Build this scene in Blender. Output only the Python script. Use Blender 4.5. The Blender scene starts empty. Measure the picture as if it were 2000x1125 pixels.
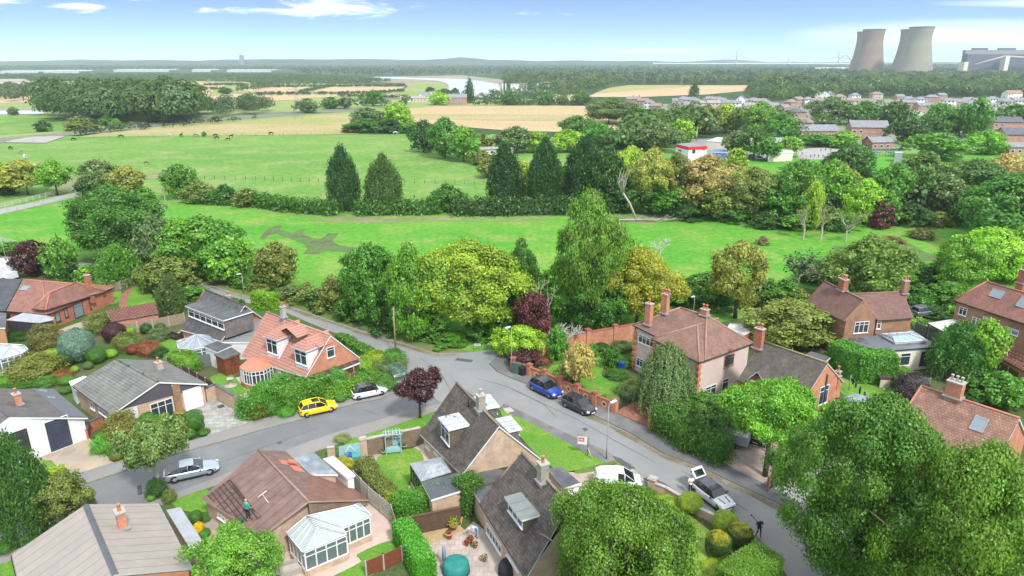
import bpy, bmesh, math, random
import numpy as np
from mathutils import Vector, Matrix
from mathutils.geometry import tessellate_polygon
R = math.radians
SC = bpy.context.scene
COL = SC.collection
# ---------------- camera, sky, sun, exposure ----------------
F = 1333.0; PITCH = R(18.35); CH = 36.0
cam_d = bpy.data.cameras.new("camera"); cam = bpy.data.objects.new("camera", cam_d); COL.objects.link(cam)
cam.location = (0,0, CH); cam.rotation_euler = (R(90) - PITCH, 0,0)
cam_d.sensor_width = 36; cam_d.lens = 36 * F / 2000; cam_d.clip_start = .5; cam_d.clip_end = 60000
SC.camera = cam
SUN_EL, SUN_AZ = R(50), R(150)          # azimuth clockwise from +Y
W = bpy.data.worlds.new("World"); SC.world = W; W.use_nodes = True
nt = W.node_tree; nt.nodes.clear()
def N(t, kind, **kw):
 n = t.nodes.new(kind)
 for k, v in kw.items():
  if k in n.inputs: n.inputs[k].default_value = v
  else: setattr(n, k, v)
 return n
def L(t, a, b): t.links.new(a, b)
sky = N(nt, 'ShaderNodeTexSky', sky_type='NISHITA', sun_disc=False, sun_elevation=SUN_EL, sun_rotation=SUN_AZ, altitude=0, air_density=1.0, dust_density=.3, ozone_density=1.2)
tc = N(nt, 'ShaderNodeTexCoord')
sx = N(nt, 'ShaderNodeSeparateXYZ'); L(nt, tc.outputs['Generated'], sx.inputs[0])
# the air near the horizon is looked up a little higher in the sky model, for a clearer blue
mz = N(nt, 'ShaderNodeMath', operation='MULTIPLY_ADD'); mz.inputs[1].default_value = 5.0; mz.inputs[2].default_value = .17; L(nt, sx.outputs[2], mz.inputs[0])
mx = N(nt, 'ShaderNodeMath', operation='MINIMUM'); mx2 = N(nt, 'ShaderNodeMath', operation='MAXIMUM')
L(nt, mz.outputs[0], mx.inputs[0]); mx.inputs[1].default_value = .62
L(nt, mx.outputs[0], mx2.inputs[0]); L(nt, sx.outputs[2], mx2.inputs[1])
cb = N(nt, 'ShaderNodeCombineXYZ'); L(nt, sx.outputs[0], cb.inputs[0]); L(nt, sx.outputs[1], cb.inputs[1]); L(nt, mx2.outputs[0], cb.inputs[2])
L(nt, cb.outputs[0], sky.inputs[0])
# thin clouds: noise over a flat cloud deck
dz = N(nt, 'ShaderNodeMath', operation='ADD'); dz.inputs[1].default_value = .035; L(nt, sx.outputs[2], dz.inputs[0])
px = N(nt, 'ShaderNodeMath', operation='DIVIDE'); L(nt, sx.outputs[0], px.inputs[0]); L(nt, dz.outputs[0], px.inputs[1])
py = N(nt, 'ShaderNodeMath', operation='DIVIDE'); L(nt, sx.outputs[1], py.inputs[0]); L(nt, dz.outputs[0], py.inputs[1])
cc = N(nt, 'ShaderNodeCombineXYZ'); L(nt, px.outputs[0], cc.inputs[0]); L(nt, py.outputs[0], cc.inputs[1])
cn = N(nt, 'ShaderNodeTexNoise', noise_dimensions='3D'); cn.inputs['Scale'].default_value = .42; cn.inputs['Detail'].default_value = 8; cn.inputs['Roughness'].default_value = .6; cn.inputs['Distortion'].default_value = .3
mp = N(nt, 'ShaderNodeMapping'); mp.inputs['Location'].default_value = (3.3,1.7,0)
L(nt, cc.outputs[0], mp.inputs[0]); L(nt, mp.outputs[0], cn.inputs['Vector'])
cr = N(nt, 'ShaderNodeMapRange', interpolation_type='SMOOTHSTEP'); cr.inputs['From Min'].default_value = .55; cr.inputs['From Max'].default_value = .76; L(nt, cn.outputs['Fac'], cr.inputs['Value'])
cr.inputs['To Max'].default_value = .9
hz_ = N(nt, 'ShaderNodeMapRange', interpolation_type='SMOOTHSTEP'); hz_.inputs['From Min'].default_value = .10; hz_.inputs['From Max'].default_value = .35; hz_.inputs['To Max'].default_value = .7; L(nt, sx.outputs[2], hz_.inputs['Value'])   # more cloud overhead
def MT(op, a, b=0.0, c=0.0):
 n = N(nt, 'ShaderNodeMath', operation=op)
 for k, v in enumerate((a, b, c)):
  if hasattr(v, 'links'): L(nt, v, n.inputs[k])
  else: n.inputs[k].default_value = v
 return n.outputs[0]
yy = MT('MAXIMUM', sx.outputs[1],.05); uu_ = MT('DIVIDE', sx.outputs[0], yy); ww_ = MT('DIVIDE', sx.outputs[2], yy)
cv = N(nt, 'ShaderNodeCombineXYZ'); L(nt, MT('MULTIPLY', uu_, 7.0), cv.inputs[0]); L(nt, MT('MULTIPLY', ww_, 46.0), cv.inputs[1])
cw = N(nt, 'ShaderNodeTexNoise'); cw.inputs['Scale'].default_value = 1.6; cw.inputs['Detail'].default_value = 9; cw.inputs['Roughness'].default_value = .62; cw.inputs['Distortion'].default_value = .5; L(nt, cv.outputs[0], cw.inputs['Vector'])
acc = 0.0; veil = 0.0      # a few long clouds low in the north-western sky, and thin veils to the east
for (u0, w0, ru, rw, st) in ((-.255,.0690,.155,.0160,1),(-.73,.082,.10,.020,1),(-.585,.072,.055,.010,.8),(-.52,.083,.05,.006,.7),(-.41,.066,.06,.005,.6),(.05,.062,.05,.004,.4)):
 d = MT('ADD', MT('POWER', MT('ABSOLUTE', MT('DIVIDE', MT('SUBTRACT', uu_, u0), ru)),2.0), MT('POWER', MT('ABSOLUTE', MT('DIVIDE', MT('SUBTRACT', ww_, w0), rw)),2.0)); acc = MT('MAXIMUM', acc, MT('MULTIPLY', MT('MAXIMUM', MT('SUBTRACT', 1.0, d),0.0), st))
for (u0, w0, ru, rw, st) in ((.66,.034,.30,.024,.5),(.72,.075,.16,.006,.4),(.20,.014,.10,.006,.3)):
 d = MT('ADD', MT('POWER', MT('ABSOLUTE', MT('DIVIDE', MT('SUBTRACT', uu_, u0), ru)),2.0), MT('POWER', MT('ABSOLUTE', MT('DIVIDE', MT('SUBTRACT', ww_, w0), rw)),2.0)); veil = MT('MAXIMUM', veil, MT('MULTIPLY', MT('MAXIMUM', MT('SUBTRACT', 1.0, d),0.0), st))
cf = N(nt, 'ShaderNodeMapRange', interpolation_type='SMOOTHSTEP'); L(nt, MT('ADD', acc, MT('MULTIPLY', MT('SUBTRACT', cw.outputs['Fac'],.55),4.4)), cf.inputs['Value']); cf.inputs['From Min'].default_value = 0; cf.inputs['From Max'].default_value = 1.3
low = MT('MAXIMUM', MT('MULTIPLY', MT('MULTIPLY', cf.outputs[0],.82), MT('MINIMUM', MT('MULTIPLY', acc, 6.0),1.0)), MT('MULTIPLY', veil, MT('MULTIPLY', cw.outputs['Fac'],1.7)))
up_ = N(nt, 'ShaderNodeMapRange'); up_.inputs['From Min'].default_value = .11; up_.inputs['From Max'].default_value = .2; L(nt, sx.outputs[2], up_.inputs['Value'])
cmm = N(nt, 'ShaderNodeMath', operation='MAXIMUM'); L(nt, MT('MAXIMUM', low, MT('MULTIPLY', cr.outputs[0], up_.outputs[0])), cmm.inputs[0]); L(nt, hz_.outputs[0], cmm.inputs[1])
shs = N(nt, 'ShaderNodeHueSaturation', Saturation=1.02, Value=1.24, Hue=.494); L(nt, sky.outputs[0], shs.inputs['Color'])
cmx = N(nt, 'ShaderNodeMixRGB'); L(nt, cmm.outputs[0], cmx.inputs[0]); L(nt, shs.outputs[0], cmx.inputs[1]); cmx.inputs[2].default_value = (8.2,8.3,8.5,1)
bg = N(nt, 'ShaderNodeBackground'); bg.inputs['Strength'].default_value = .115; L(nt, cmx.outputs[0], bg.inputs[0])
wo = N(nt, 'ShaderNodeOutputWorld'); L(nt, bg.outputs[0], wo.inputs[0])
sl = bpy.data.lights.new("sun", 'SUN'); sl.energy = 2.35; sl.angle = R(7); sl.color = (1,.965,.92)
so = bpy.data.objects.new("sun", sl); COL.objects.link(so)
sd = Vector((math.sin(SUN_AZ) * math.cos(SUN_EL), math.cos(SUN_AZ) * math.cos(SUN_EL), math.sin(SUN_EL)))
so.rotation_euler = sd.to_track_quat('Z', 'Y').to_euler()
SC.view_settings.view_transform = 'Standard'; SC.view_settings.look = 'None'; SC.view_settings.gamma = 1; SC.view_settings.exposure = 1.12
SC.cycles.max_bounces = 5; SC.cycles.diffuse_bounces = 3; SC.cycles.glossy_bounces = 2; SC.cycles.transmission_bounces = 3; SC.cycles.transparent_max_bounces = 6; SC.cycles.volume_bounces = 1
SC.cycles.use_denoising = True

# ---------------- projection helpers: a photo pixel to a point in the place ----------------
def ray(x, y):
 a = (x - 1000) / F; v = -(y - 562.5) / F
 return np.array([a, math.cos(PITCH) + v * math.sin(PITCH),-math.sin(PITCH) + v * math.cos(PITCH)])
def G(x, y, z=0.0):
 d = ray(x, y); t = (z - CH) / d[2]; return np.array([0,0, CH]) + d * t
def proj(p):
 z = p[2] - CH; d = p[1] * math.cos(PITCH) - z * math.sin(PITCH); u = p[1] * math.sin(PITCH) + z * math.cos(PITCH)
 return 1000 + F * p[0] / d, 562.5 - F * u / d
def place(cx, by, top):
 """ground point below a crown whose middle is seen at cx, with its foot at by; and the height that reaches top"""
 g = G(cx, by); x, y = g[0], g[1]; h = 5.0
 for _ in range(12):
  lo, hi = 0.0,60.0
  for _k in range(24):
   m = (lo + hi) / 2
   if proj((x, y, m))[1] > top: lo = m
   else: hi = m
  h = (lo + hi) / 2
  x += (cx - proj((x, y, h * .6))[0]) * math.hypot(y, CH - h / 2) / F
 return x, y, h
def ppm(x, y, z=1.0): return F / (y * math.cos(PITCH) + (CH - z) * math.sin(PITCH))
def hitp(px_, py_, P, n):
 d = ray(px_, py_); o = np.array([0,0, CH]); t = np.dot(np.array(P) - o, n) / np.dot(d, n); return o + d * t

# ---------------- objects ----------------
def tag(o, label=None, cat=None, group=None, kind=None):
 if label: o['label'] = label
 if cat: o['category'] = cat
 if group: o['group'] = group
 if kind: o['kind'] = kind
 return o
def thing(name, label, cat, loc=(0,0,0), rz=0.0, group=None):
 o = bpy.data.objects.new(name, None); COL.objects.link(o); o.location = loc; o.rotation_euler = (0,0, rz); o.empty_display_size = .2
 return tag(o, label, cat, group)
def link(name, me, parent=None, loc=(0,0,0)):
 o = bpy.data.objects.new(name, me); COL.objects.link(o); o.location = loc
 if parent: o.parent = parent
 return o
class MB:
 def __init__(s, off=(0,0,0)): s.v = []; s.f = []; s.m = []; s.uv = []; s.off = np.array(off, float); s.sm = []
 def vs(s, pts): b = len(s.v); s.v += [tuple(np.array(p, float) - s.off) for p in pts]; return b
 def poly(s, pts, m=0, sm=False):
  P = [np.array(p, float) for p in pts]; b = s.vs(P); s.f.append(tuple(range(b, b + len(P)))); s.m.append(m); s.sm.append(sm)
  n = np.zeros(3)
  for i in range(len(P)): n += np.cross(P[i] - P[0], P[(i + 1) % len(P)] - P[0])
  l = np.linalg.norm(n); n = n / l if l > 1e-9 else np.array([0,0,1.])
  u = np.cross((0,0,1.), n)
  u = u / np.linalg.norm(u) if np.linalg.norm(u) > .02 else np.array([1., 0,0]); w = np.cross(n, u)
  s.uv.append([(float(np.dot(p, u)), float(np.dot(p, w))) for p in P])
 def box(s, c, d, rz=0.0, m=0, tilt=None):
  c = np.array(c, float); hx, hy, hz = d[0] / 2, d[1] / 2, d[2] / 2; ca, sa = math.cos(rz), math.sin(rz)
  def T(x, y, z): return c + np.array([ca * x - sa * y, sa * x + ca * y, z])
  q = [T(x, y, z) for z in (-hz, hz) for x, y in ((-hx, -hy),(hx, -hy),(hx, hy),(-hx, hy))]
  for f in ((3,2,1,0),(4,5,6,7),(0,1,5,4),(1,2,6,5),(2,3,7,6),(3,0,4,7)): s.poly([q[i] for i in f], m)
 def prism(s, pts, z0, z1, m=0, mt=None):
  """vertical prism over ccw-or-cw plan points"""
  A = sum(pts[i][0] * pts[(i + 1) % len(pts)][1] - pts[(i + 1) % len(pts)][0] * pts[i][1] for i in range(len(pts)))
  if A < 0: pts = pts[::-1]
  n = len(pts)
  for i in range(n):
   a, b = pts[i], pts[(i + 1) % n]; s.poly([(a[0], a[1], z0),(b[0], b[1], z0),(b[0], b[1], z1),(a[0], a[1], z1)], m)
  s.cap(pts, z1, m if mt is None else mt)
 def cap(s, pts, z, m=0):
  A = sum(pts[i][0] * pts[(i + 1) % len(pts)][1] - pts[(i + 1) % len(pts)][0] * pts[i][1] for i in range(len(pts)))
  if A < 0: pts = pts[::-1]
  for t in tessellate_polygon([[Vector((p[0], p[1],0)) for p in pts]]):
   q = [pts[i] for i in t]
   a = (q[1][0] - q[0][0]) * (q[2][1] - q[0][1]) - (q[2][0] - q[0][0]) * (q[1][1] - q[0][1])
   if a < 0: q = q[::-1]
   s.poly([(p[0], p[1], z) for p in q], m)
 def tube(s, pts, rad, n=6, m=0, cap=True):
  P = [np.array(p, float) for p in pts]; k = len(P)
  if not hasattr(rad, '__len__'): rad = [rad] * k
  rings = []
  for i in range(k):
   t = P[min(i + 1, k - 1)] - P[max(i - 1,0)]; t = t / (np.linalg.norm(t) + 1e-9)
   a = np.cross(t, (0,0,1.)) if abs(t[2]) < .9 else np.cross(t, (1., 0,0)); a /= np.linalg.norm(a); b = np.cross(t, a)
   rings.append(s.vs([P[i] + rad[i] * (a * math.cos(2 * math.pi * j / n) + b * math.sin(2 * math.pi * j / n)) for j in range(n)]))
  for i in range(k - 1):
   for j in range(n):
    q = (rings[i] + j, rings[i] + (j + 1) % n, rings[i + 1] + (j + 1) % n, rings[i + 1] + j); s.f.append(q); s.m.append(m); s.sm.append(True); s.uv.append([(j / n, i),((j + 1) / n, i),((j + 1) / n, i + 1),(j / n, i + 1)])
  if cap:
   for b, rv in ((rings[0],1),(rings[-1],0)):
    q = tuple(range(b, b + n)); s.f.append(q[::-1] if rv else q); s.m.append(m); s.sm.append(False); s.uv.append([(0,0)] * n)
 def bar(s, a, b, w, m=0): s.tube([a, b], w / 2 * 1.2,4, m)
 def lathe(s, c, prof, n=16, m=0, smooth=True):
  c = np.array(c, float); rs = [s.vs([c + np.array([r * math.cos(2 * math.pi * j / n), r * math.sin(2 * math.pi * j / n), z]) for j in range(n)]) for r, z in prof]
  for i in range(len(prof) - 1):
   for j in range(n):
    s.f.append((rs[i] + j, rs[i] + (j + 1) % n, rs[i + 1] + (j + 1) % n, rs[i + 1] + j)); s.m.append(m); s.sm.append(smooth); s.uv.append([(j / n, 0),((j + 1) / n, 0),((j + 1) / n, 1),(j / n, 1)])
  s.f.append(tuple(range(rs[-1], rs[-1] + n))); s.m.append(m); s.sm.append(False); s.uv.append([(0,0)] * n)
  s.f.append(tuple(range(rs[0], rs[0] + n))[::-1]); s.m.append(m); s.sm.append(False); s.uv.append([(0,0)] * n)
 def mesh(s, name, mats):
  me = bpy.data.meshes.new(name); me.from_pydata(s.v, [], s.f)
  for mt in (mats if isinstance(mats, (list, tuple)) else [mats]): me.materials.append(mt)
  me.polygons.foreach_set('material_index', s.m); me.polygons.foreach_set('use_smooth', s.sm)
  ul = me.uv_layers.new(name='uv'); ul.data.foreach_set('uv', [c for f in s.uv for p in f for c in p])
  me.update(); return me
 def build(s, name, mats, parent=None, loc=(0,0,0)): return link(name, s.mesh(name, mats), parent, loc)

# ---------------- materials ----------------
_M = {}
def _base(name):
 m = bpy.data.materials.new(name); m.use_nodes = True; t = m.node_tree; return m, t, t.nodes['Principled BSDF']
def C4(c): return (c[0], c[1], c[2],1)
def plain(name, c, rough=.7, var=.12, sc=1.2, bump=0.0, metal=0.0, spec=.3, fine=0.0, c2=None, thr=(.45,.7), sc2=.35):
 if name in _M: return _M[name]
 m, t, b = _base(name); co = N(t, 'ShaderNodeTexCoord')
 n1 = N(t, 'ShaderNodeTexNoise'); n1.inputs['Scale'].default_value = sc; n1.inputs['Detail'].default_value = 6; n1.inputs['Roughness'].default_value = .65; L(t, co.outputs['Object'], n1.inputs['Vector'])
 mr = N(t, 'ShaderNodeMapRange'); mr.inputs['From Min'].default_value = .3; mr.inputs['From Max'].default_value = .7; mr.inputs['To Min'].default_value = 1 - var; mr.inputs['To Max'].default_value = 1 + var; L(t, n1.outputs['Fac'], mr.inputs['Value'])
 src = None
 if c2:
  n2 = N(t, 'ShaderNodeTexNoise'); n2.inputs['Scale'].default_value = sc2; n2.inputs['Detail'].default_value = 7; n2.inputs['Roughness'].default_value = .6; L(t, co.outputs['Object'], n2.inputs['Vector'])
  r2 = N(t, 'ShaderNodeMapRange'); r2.inputs['From Min'].default_value = thr[0]; r2.inputs['From Max'].default_value = thr[1]; L(t, n2.outputs['Fac'], r2.inputs['Value'])
  mm = N(t, 'ShaderNodeMixRGB'); mm.inputs[1].default_value = C4(c); mm.inputs[2].default_value = C4(c2); L(t, r2.outputs[0], mm.inputs[0]); src = mm.outputs[0]
 vm = N(t, 'ShaderNodeMixRGB', blend_type='MULTIPLY'); vm.inputs[0].default_value = 1
 if src: L(t, src, vm.inputs[1])
 else: vm.inputs[1].default_value = C4(c)
 L(t, mr.outputs[0], vm.inputs[2]); out = vm.outputs[0]
 if fine:
  n3 = N(t, 'ShaderNodeTexNoise'); n3.inputs['Scale'].default_value = 14; n3.inputs['Detail'].default_value = 3; L(t, co.outputs['Object'], n3.inputs['Vector'])
  r3 = N(t, 'ShaderNodeMapRange'); r3.inputs['From Min'].default_value = .3; r3.inputs['From Max'].default_value = .7; r3.inputs['To Min'].default_value = 1 - fine; r3.inputs['To Max'].default_value = 1 + fine; L(t, n3.outputs['Fac'], r3.inputs['Value'])
  v3 = N(t, 'ShaderNodeMixRGB', blend_type='MULTIPLY'); v3.inputs[0].default_value = 1; L(t, out, v3.inputs[1]); L(t, r3.outputs[0], v3.inputs[2]); out = v3.outputs[0]
 L(t, out, b.inputs['Base Color']); b.inputs['Roughness'].default_value = rough; b.inputs['Metallic'].default_value = metal; b.inputs['Specular IOR Level'].default_value = spec
 if bump:
  bp = N(t, 'ShaderNodeBump'); bp.inputs['Strength'].default_value = bump; bp.inputs['Distance'].default_value = .1; L(t, n1.outputs['Fac'], bp.inputs['Height']); L(t, bp.outputs[0], b.inputs['Normal'])
 _M[name] = m; return m
def tiled(name, c, c2, tw, th, mortar=.02, joint=.35, off=.5, stain=None, sth=(.52,.75), stsc=.5, rough=.85, bump=.5, streak=1.0, amt=1.0, jit=.25):
 """roof tiles, bricks, slabs: brick texture in metres on the face's own plane"""
 if name in _M: return _M[name]
 m, t, b = _base(name); uv = N(t, 'ShaderNodeUVMap'); co = N(t, 'ShaderNodeTexCoord')
 br = N(t, 'ShaderNodeTexBrick', offset=off); br.inputs['Scale'].default_value = 1; br.inputs['Brick Width'].default_value = tw; br.inputs['Row Height'].default_value = th; br.inputs['Mortar Size'].default_value = mortar; br.inputs['Mortar Smooth'].default_value = .3; br.inputs['Bias'].default_value = 0
 br.inputs['Color1'].default_value = C4(c); br.inputs['Color2'].default_value = C4(c2); br.inputs['Mortar'].default_value = C4([x * joint for x in c]); L(t, uv.outputs[0], br.inputs['Vector'])
 n1 = N(t, 'ShaderNodeTexNoise'); n1.inputs['Scale'].default_value = 1.1; n1.inputs['Detail'].default_value = 8; n1.inputs['Roughness'].default_value = .7; L(t, co.outputs['Object'], n1.inputs['Vector'])
 mr = N(t, 'ShaderNodeMapRange'); mr.inputs['From Min'].default_value = .3; mr.inputs['From Max'].default_value = .7; mr.inputs['To Min'].default_value = 1 - jit; mr.inputs['To Max'].default_value = 1 + jit; L(t, n1.outputs['Fac'], mr.inputs['Value'])
 vm = N(t, 'ShaderNodeMixRGB', blend_type='MULTIPLY'); vm.inputs[0].default_value = 1; L(t, br.outputs[0], vm.inputs[1]); L(t, mr.outputs[0], vm.inputs[2]); out = vm.outputs[0]
 if stain:
  mp_ = N(t, 'ShaderNodeMapping'); mp_.inputs['Scale'].default_value = (1, streak, 1); L(t, uv.outputs[0], mp_.inputs[0])
  n2 = N(t, 'ShaderNodeTexNoise'); n2.inputs['Scale'].default_value = stsc; n2.inputs['Detail'].default_value = 9; n2.inputs['Roughness'].default_value = .7; L(t, mp_.outputs[0], n2.inputs['Vector'])
  r2 = N(t, 'ShaderNodeMapRange'); r2.inputs['From Min'].default_value = sth[0]; r2.inputs['From Max'].default_value = sth[1]; r2.inputs['To Max'].default_value = amt; L(t, n2.outputs['Fac'], r2.inputs['Value'])
  mm = N(t, 'ShaderNodeMixRGB'); mm.inputs[2].default_value = C4(stain); L(t, out, mm.inputs[1]); L(t, r2.outputs[0], mm.inputs[0]); out = mm.outputs[0]
 L(t, out, b.inputs['Base Color']); b.inputs['Roughness'].default_value = rough; b.inputs['Specular IOR Level'].default_value = .25
 if bump:
  bp = N(t, 'ShaderNodeBump'); bp.inputs['Strength'].default_value = bump; bp.inputs['Distance'].default_value = .03; bp.invert = True; L(t, br.outputs['Fac'], bp.inputs['Height']); L(t, bp.outputs[0], b.inputs['Normal'])
 _M[name] = m; return m
def ground(name, c, c2, c3, s1=.02, s2=.15, s3=3.0, t1=(.4,.62), t2=(.5,.75), amt=.8, stripes=None, rough=.95):
 """grass, fields and earth: three noise scales in world metres"""
 if name in _M: return _M[name]
 m, t, b = _base(name); co = N(t, 'ShaderNodeTexCoord')
 def nz(s, d=6, vec=None):
  n = N(t, 'ShaderNodeTexNoise'); n.inputs['Scale'].default_value = s; n.inputs['Detail'].default_value = d; n.inputs['Roughness'].default_value = .62; L(t, vec or co.outputs['Object'], n.inputs['Vector']); return n
 def rg(src, lo, hi, a=0, z=1):
  r = N(t, 'ShaderNodeMapRange'); r.inputs['From Min'].default_value = lo; r.inputs['From Max'].default_value = hi; r.inputs['To Min'].default_value = a; r.inputs['To Max'].default_value = z; L(t, src, r.inputs['Value']); return r.outputs[0]
 mp_ = N(t, 'ShaderNodeMapping'); mp_.inputs['Scale'].default_value = (.45,1,1); L(t, co.outputs['Object'], mp_.inputs[0])
 m1 = N(t, 'ShaderNodeMixRGB'); m1.inputs[1].default_value = C4(c); m1.inputs[2].default_value = C4(c2); L(t, rg(nz(s1,6, mp_.outputs[0]).outputs['Fac'], *t1), m1.inputs[0])
 m2 = N(t, 'ShaderNodeMixRGB'); m2.inputs[2].default_value = C4(c3); L(t, m1.outputs[0], m2.inputs[1]); L(t, rg(nz(s2,9).outputs['Fac'], t2[0], t2[1],0, amt), m2.inputs[0])
 out = m2.outputs[0]
 if stripes:
  wv = N(t, 'ShaderNodeTexWave', bands_direction='Y'); wv.inputs['Scale'].default_value = stripes[0]; wv.inputs['Distortion'].default_value = 2.5; wv.inputs['Detail'].default_value = 2; wv.inputs['Detail Scale'].default_value = .3; L(t, co.outputs['Object'], wv.inputs['Vector'])
  ms = N(t, 'ShaderNodeMixRGB'); ms.inputs[2].default_value = C4(stripes[1]); L(t, out, ms.inputs[1]); L(t, rg(wv.outputs['Fac'],.55,.9,0, stripes[2]), ms.inputs[0]); out = ms.outputs[0]
 v3 = N(t, 'ShaderNodeMixRGB', blend_type='MULTIPLY'); v3.inputs[0].default_value = 1; L(t, out, v3.inputs[1]); n3 = nz(s3,5); L(t, rg(n3.outputs['Fac'],.3,.7,.72,1.28), v3.inputs[2])
 L(t, v3.outputs[0], b.inputs['Base Color']); b.inputs['Roughness'].default_value = rough; b.inputs['Specular IOR Level'].default_value = .1
 bp = N(t, 'ShaderNodeBump'); bp.inputs['Strength'].default_value = .5; bp.inputs['Distance'].default_value = .12; L(t, n3.outputs['Fac'], bp.inputs['Height']); L(t, bp.outputs[0], b.inputs['Normal'])
 _M[name] = m; return m
def leafmat():
 m, t, b = _base('leaves'); t.nodes.remove(b); o = t.nodes['Material Output']
 oi = N(t, 'ShaderNodeObjectInfo'); ge = N(t, 'ShaderNodeNewGeometry'); co = N(t, 'ShaderNodeTexCoord')
 n1 = N(t, 'ShaderNodeTexNoise'); n1.inputs['Scale'].default_value = 3.2; n1.inputs['Detail'].default_value = 3; L(t, co.outputs['Object'], n1.inputs['Vector'])
 n2 = N(t, 'ShaderNodeTexNoise'); n2.inputs['Scale'].default_value = 6.5; n2.inputs['Detail'].default_value = 4; L(t, co.outputs['Object'], n2.inputs['Vector'])
 hs = N(t, 'ShaderNodeHueSaturation'); L(t, oi.outputs['Color'], hs.inputs['Color'])
 h1 = N(t, 'ShaderNodeMapRange'); h1.inputs['From Min'].default_value = .3; h1.inputs['From Max'].default_value = .7; h1.inputs['To Min'].default_value = .508; h1.inputs['To Max'].default_value = .488; L(t, n1.outputs['Fac'], h1.inputs['Value']); L(t, h1.outputs[0], hs.inputs['Hue'])
 a1 = N(t, 'ShaderNodeMapRange'); a1.inputs['To Min'].default_value = .84; a1.inputs['To Max'].default_value = 1.2; L(t, ge.outputs['Random Per Island'], a1.inputs['Value'])
 a2 = N(t, 'ShaderNodeMapRange'); a2.inputs['From Min'].default_value = .32; a2.inputs['From Max'].default_value = .68; a2.inputs['To Min'].default_value = .66; a2.inputs['To Max'].default_value = 1.34; L(t, n2.outputs['Fac'], a2.inputs['Value'])
 mm = N(t, 'ShaderNodeMath', operation='MULTIPLY'); L(t, a1.outputs[0], mm.inputs[0]); L(t, a2.outputs[0], mm.inputs[1]); L(t, mm.outputs[0], hs.inputs['Value'])
 df = N(t, 'ShaderNodeBsdfDiffuse'); tr = N(t, 'ShaderNodeBsdfTranslucent'); gl = N(t, 'ShaderNodeBsdfGlossy'); gl.inputs['Roughness'].default_value = .45; gl.inputs['Color'].default_value = (.6,.65,.6,1)
 L(t, hs.outputs[0], df.inputs[0]); L(t, hs.outputs[0], tr.inputs[0])
 x1 = N(t, 'ShaderNodeMixShader'); x1.inputs[0].default_value = .38; L(t, df.outputs[0], x1.inputs[1]); L(t, tr.outputs[0], x1.inputs[2])
 x2 = N(t, 'ShaderNodeMixShader'); x2.inputs[0].default_value = .05; L(t, x1.outputs[0], x2.inputs[1]); L(t, gl.outputs[0], x2.inputs[2]); L(t, x2.outputs[0], o.inputs[0])
 return m
LEAF = leafmat()
def glassy(name, c=(.02,.03,.04), rough=.08):
 if name in _M: return _M[name]
 m, t, b = _base(name); b.inputs['Base Color'].default_value = C4(c); b.inputs['Roughness'].default_value = rough; b.inputs['Specular IOR Level'].default_value = .8; _M[name] = m; return m
def paint(name, c, metal=0.0):
 if name in _M: return _M[name]
 m, t, b = _base(name); b.inputs['Base Color'].default_value = C4(c); b.inputs['Roughness'].default_value = .28; b.inputs['Metallic'].default_value = metal; b.inputs['Coat Weight'].default_value = .6; b.inputs['Coat Roughness'].default_value = .08; _M[name] = m; return m
def objcol(name, rough=.8):
 m, t, b = _base(name); oi = N(t, 'ShaderNodeObjectInfo'); co = N(t, 'ShaderNodeTexCoord'); n1 = N(t, 'ShaderNodeTexNoise'); n1.inputs['Scale'].default_value = 1.0; n1.inputs['Detail'].default_value = 7; L(t, co.outputs['Object'], n1.inputs['Vector'])
 r = N(t, 'ShaderNodeMapRange'); r.inputs['From Min'].default_value = .3; r.inputs['From Max'].default_value = .7; r.inputs['To Min'].default_value = .78; r.inputs['To Max'].default_value = 1.2; L(t, n1.outputs['Fac'], r.inputs['Value'])
 v = N(t, 'ShaderNodeMixRGB', blend_type='MULTIPLY'); v.inputs[0].default_value = 1; L(t, oi.outputs['Color'], v.inputs[1]); L(t, r.outputs[0], v.inputs[2]); L(t, v.outputs[0], b.inputs['Base Color']); b.inputs['Roughness'].default_value = rough; b.inputs['Specular IOR Level'].default_value = .2
 return m
TINT = objcol('tinted')
WHITE = plain('white_upvc', (.62,.63,.64),.4,.04); OFFW = plain('off_white', (.5,.48,.44),.6,.08); BLACK = plain('black_plastic', (.02,.02,.022),.4,.1)
GLASS = glassy('window_glass', (.035,.045,.055)); GLASSL = glassy('pale_glass', (.16,.2,.22),.12); DARKG = glassy('car_glass', (.012,.014,.017),.04)
BARK = plain('bark', (.10,.08,.06),.95,.3,6); PALEBARK = plain('pale_bark', (.36,.33,.28),.9,.25,5)
LEADG = plain('lead_grey', (.22,.24,.26),.5,.2,2); FELT = plain('roof_felt', (.075,.08,.09),.8,.25,1.5, c2=(.13,.13,.12), thr=(.5,.7)); CONC = plain('concrete', (.33,.31,.28),.9,.15,2, fine=.08)
METAL = plain('galvanised', (.22,.235,.245),.45,.1,3, metal=.3); TERRA = plain('terracotta', (.42,.15,.075),.8,.15,4)
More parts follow.
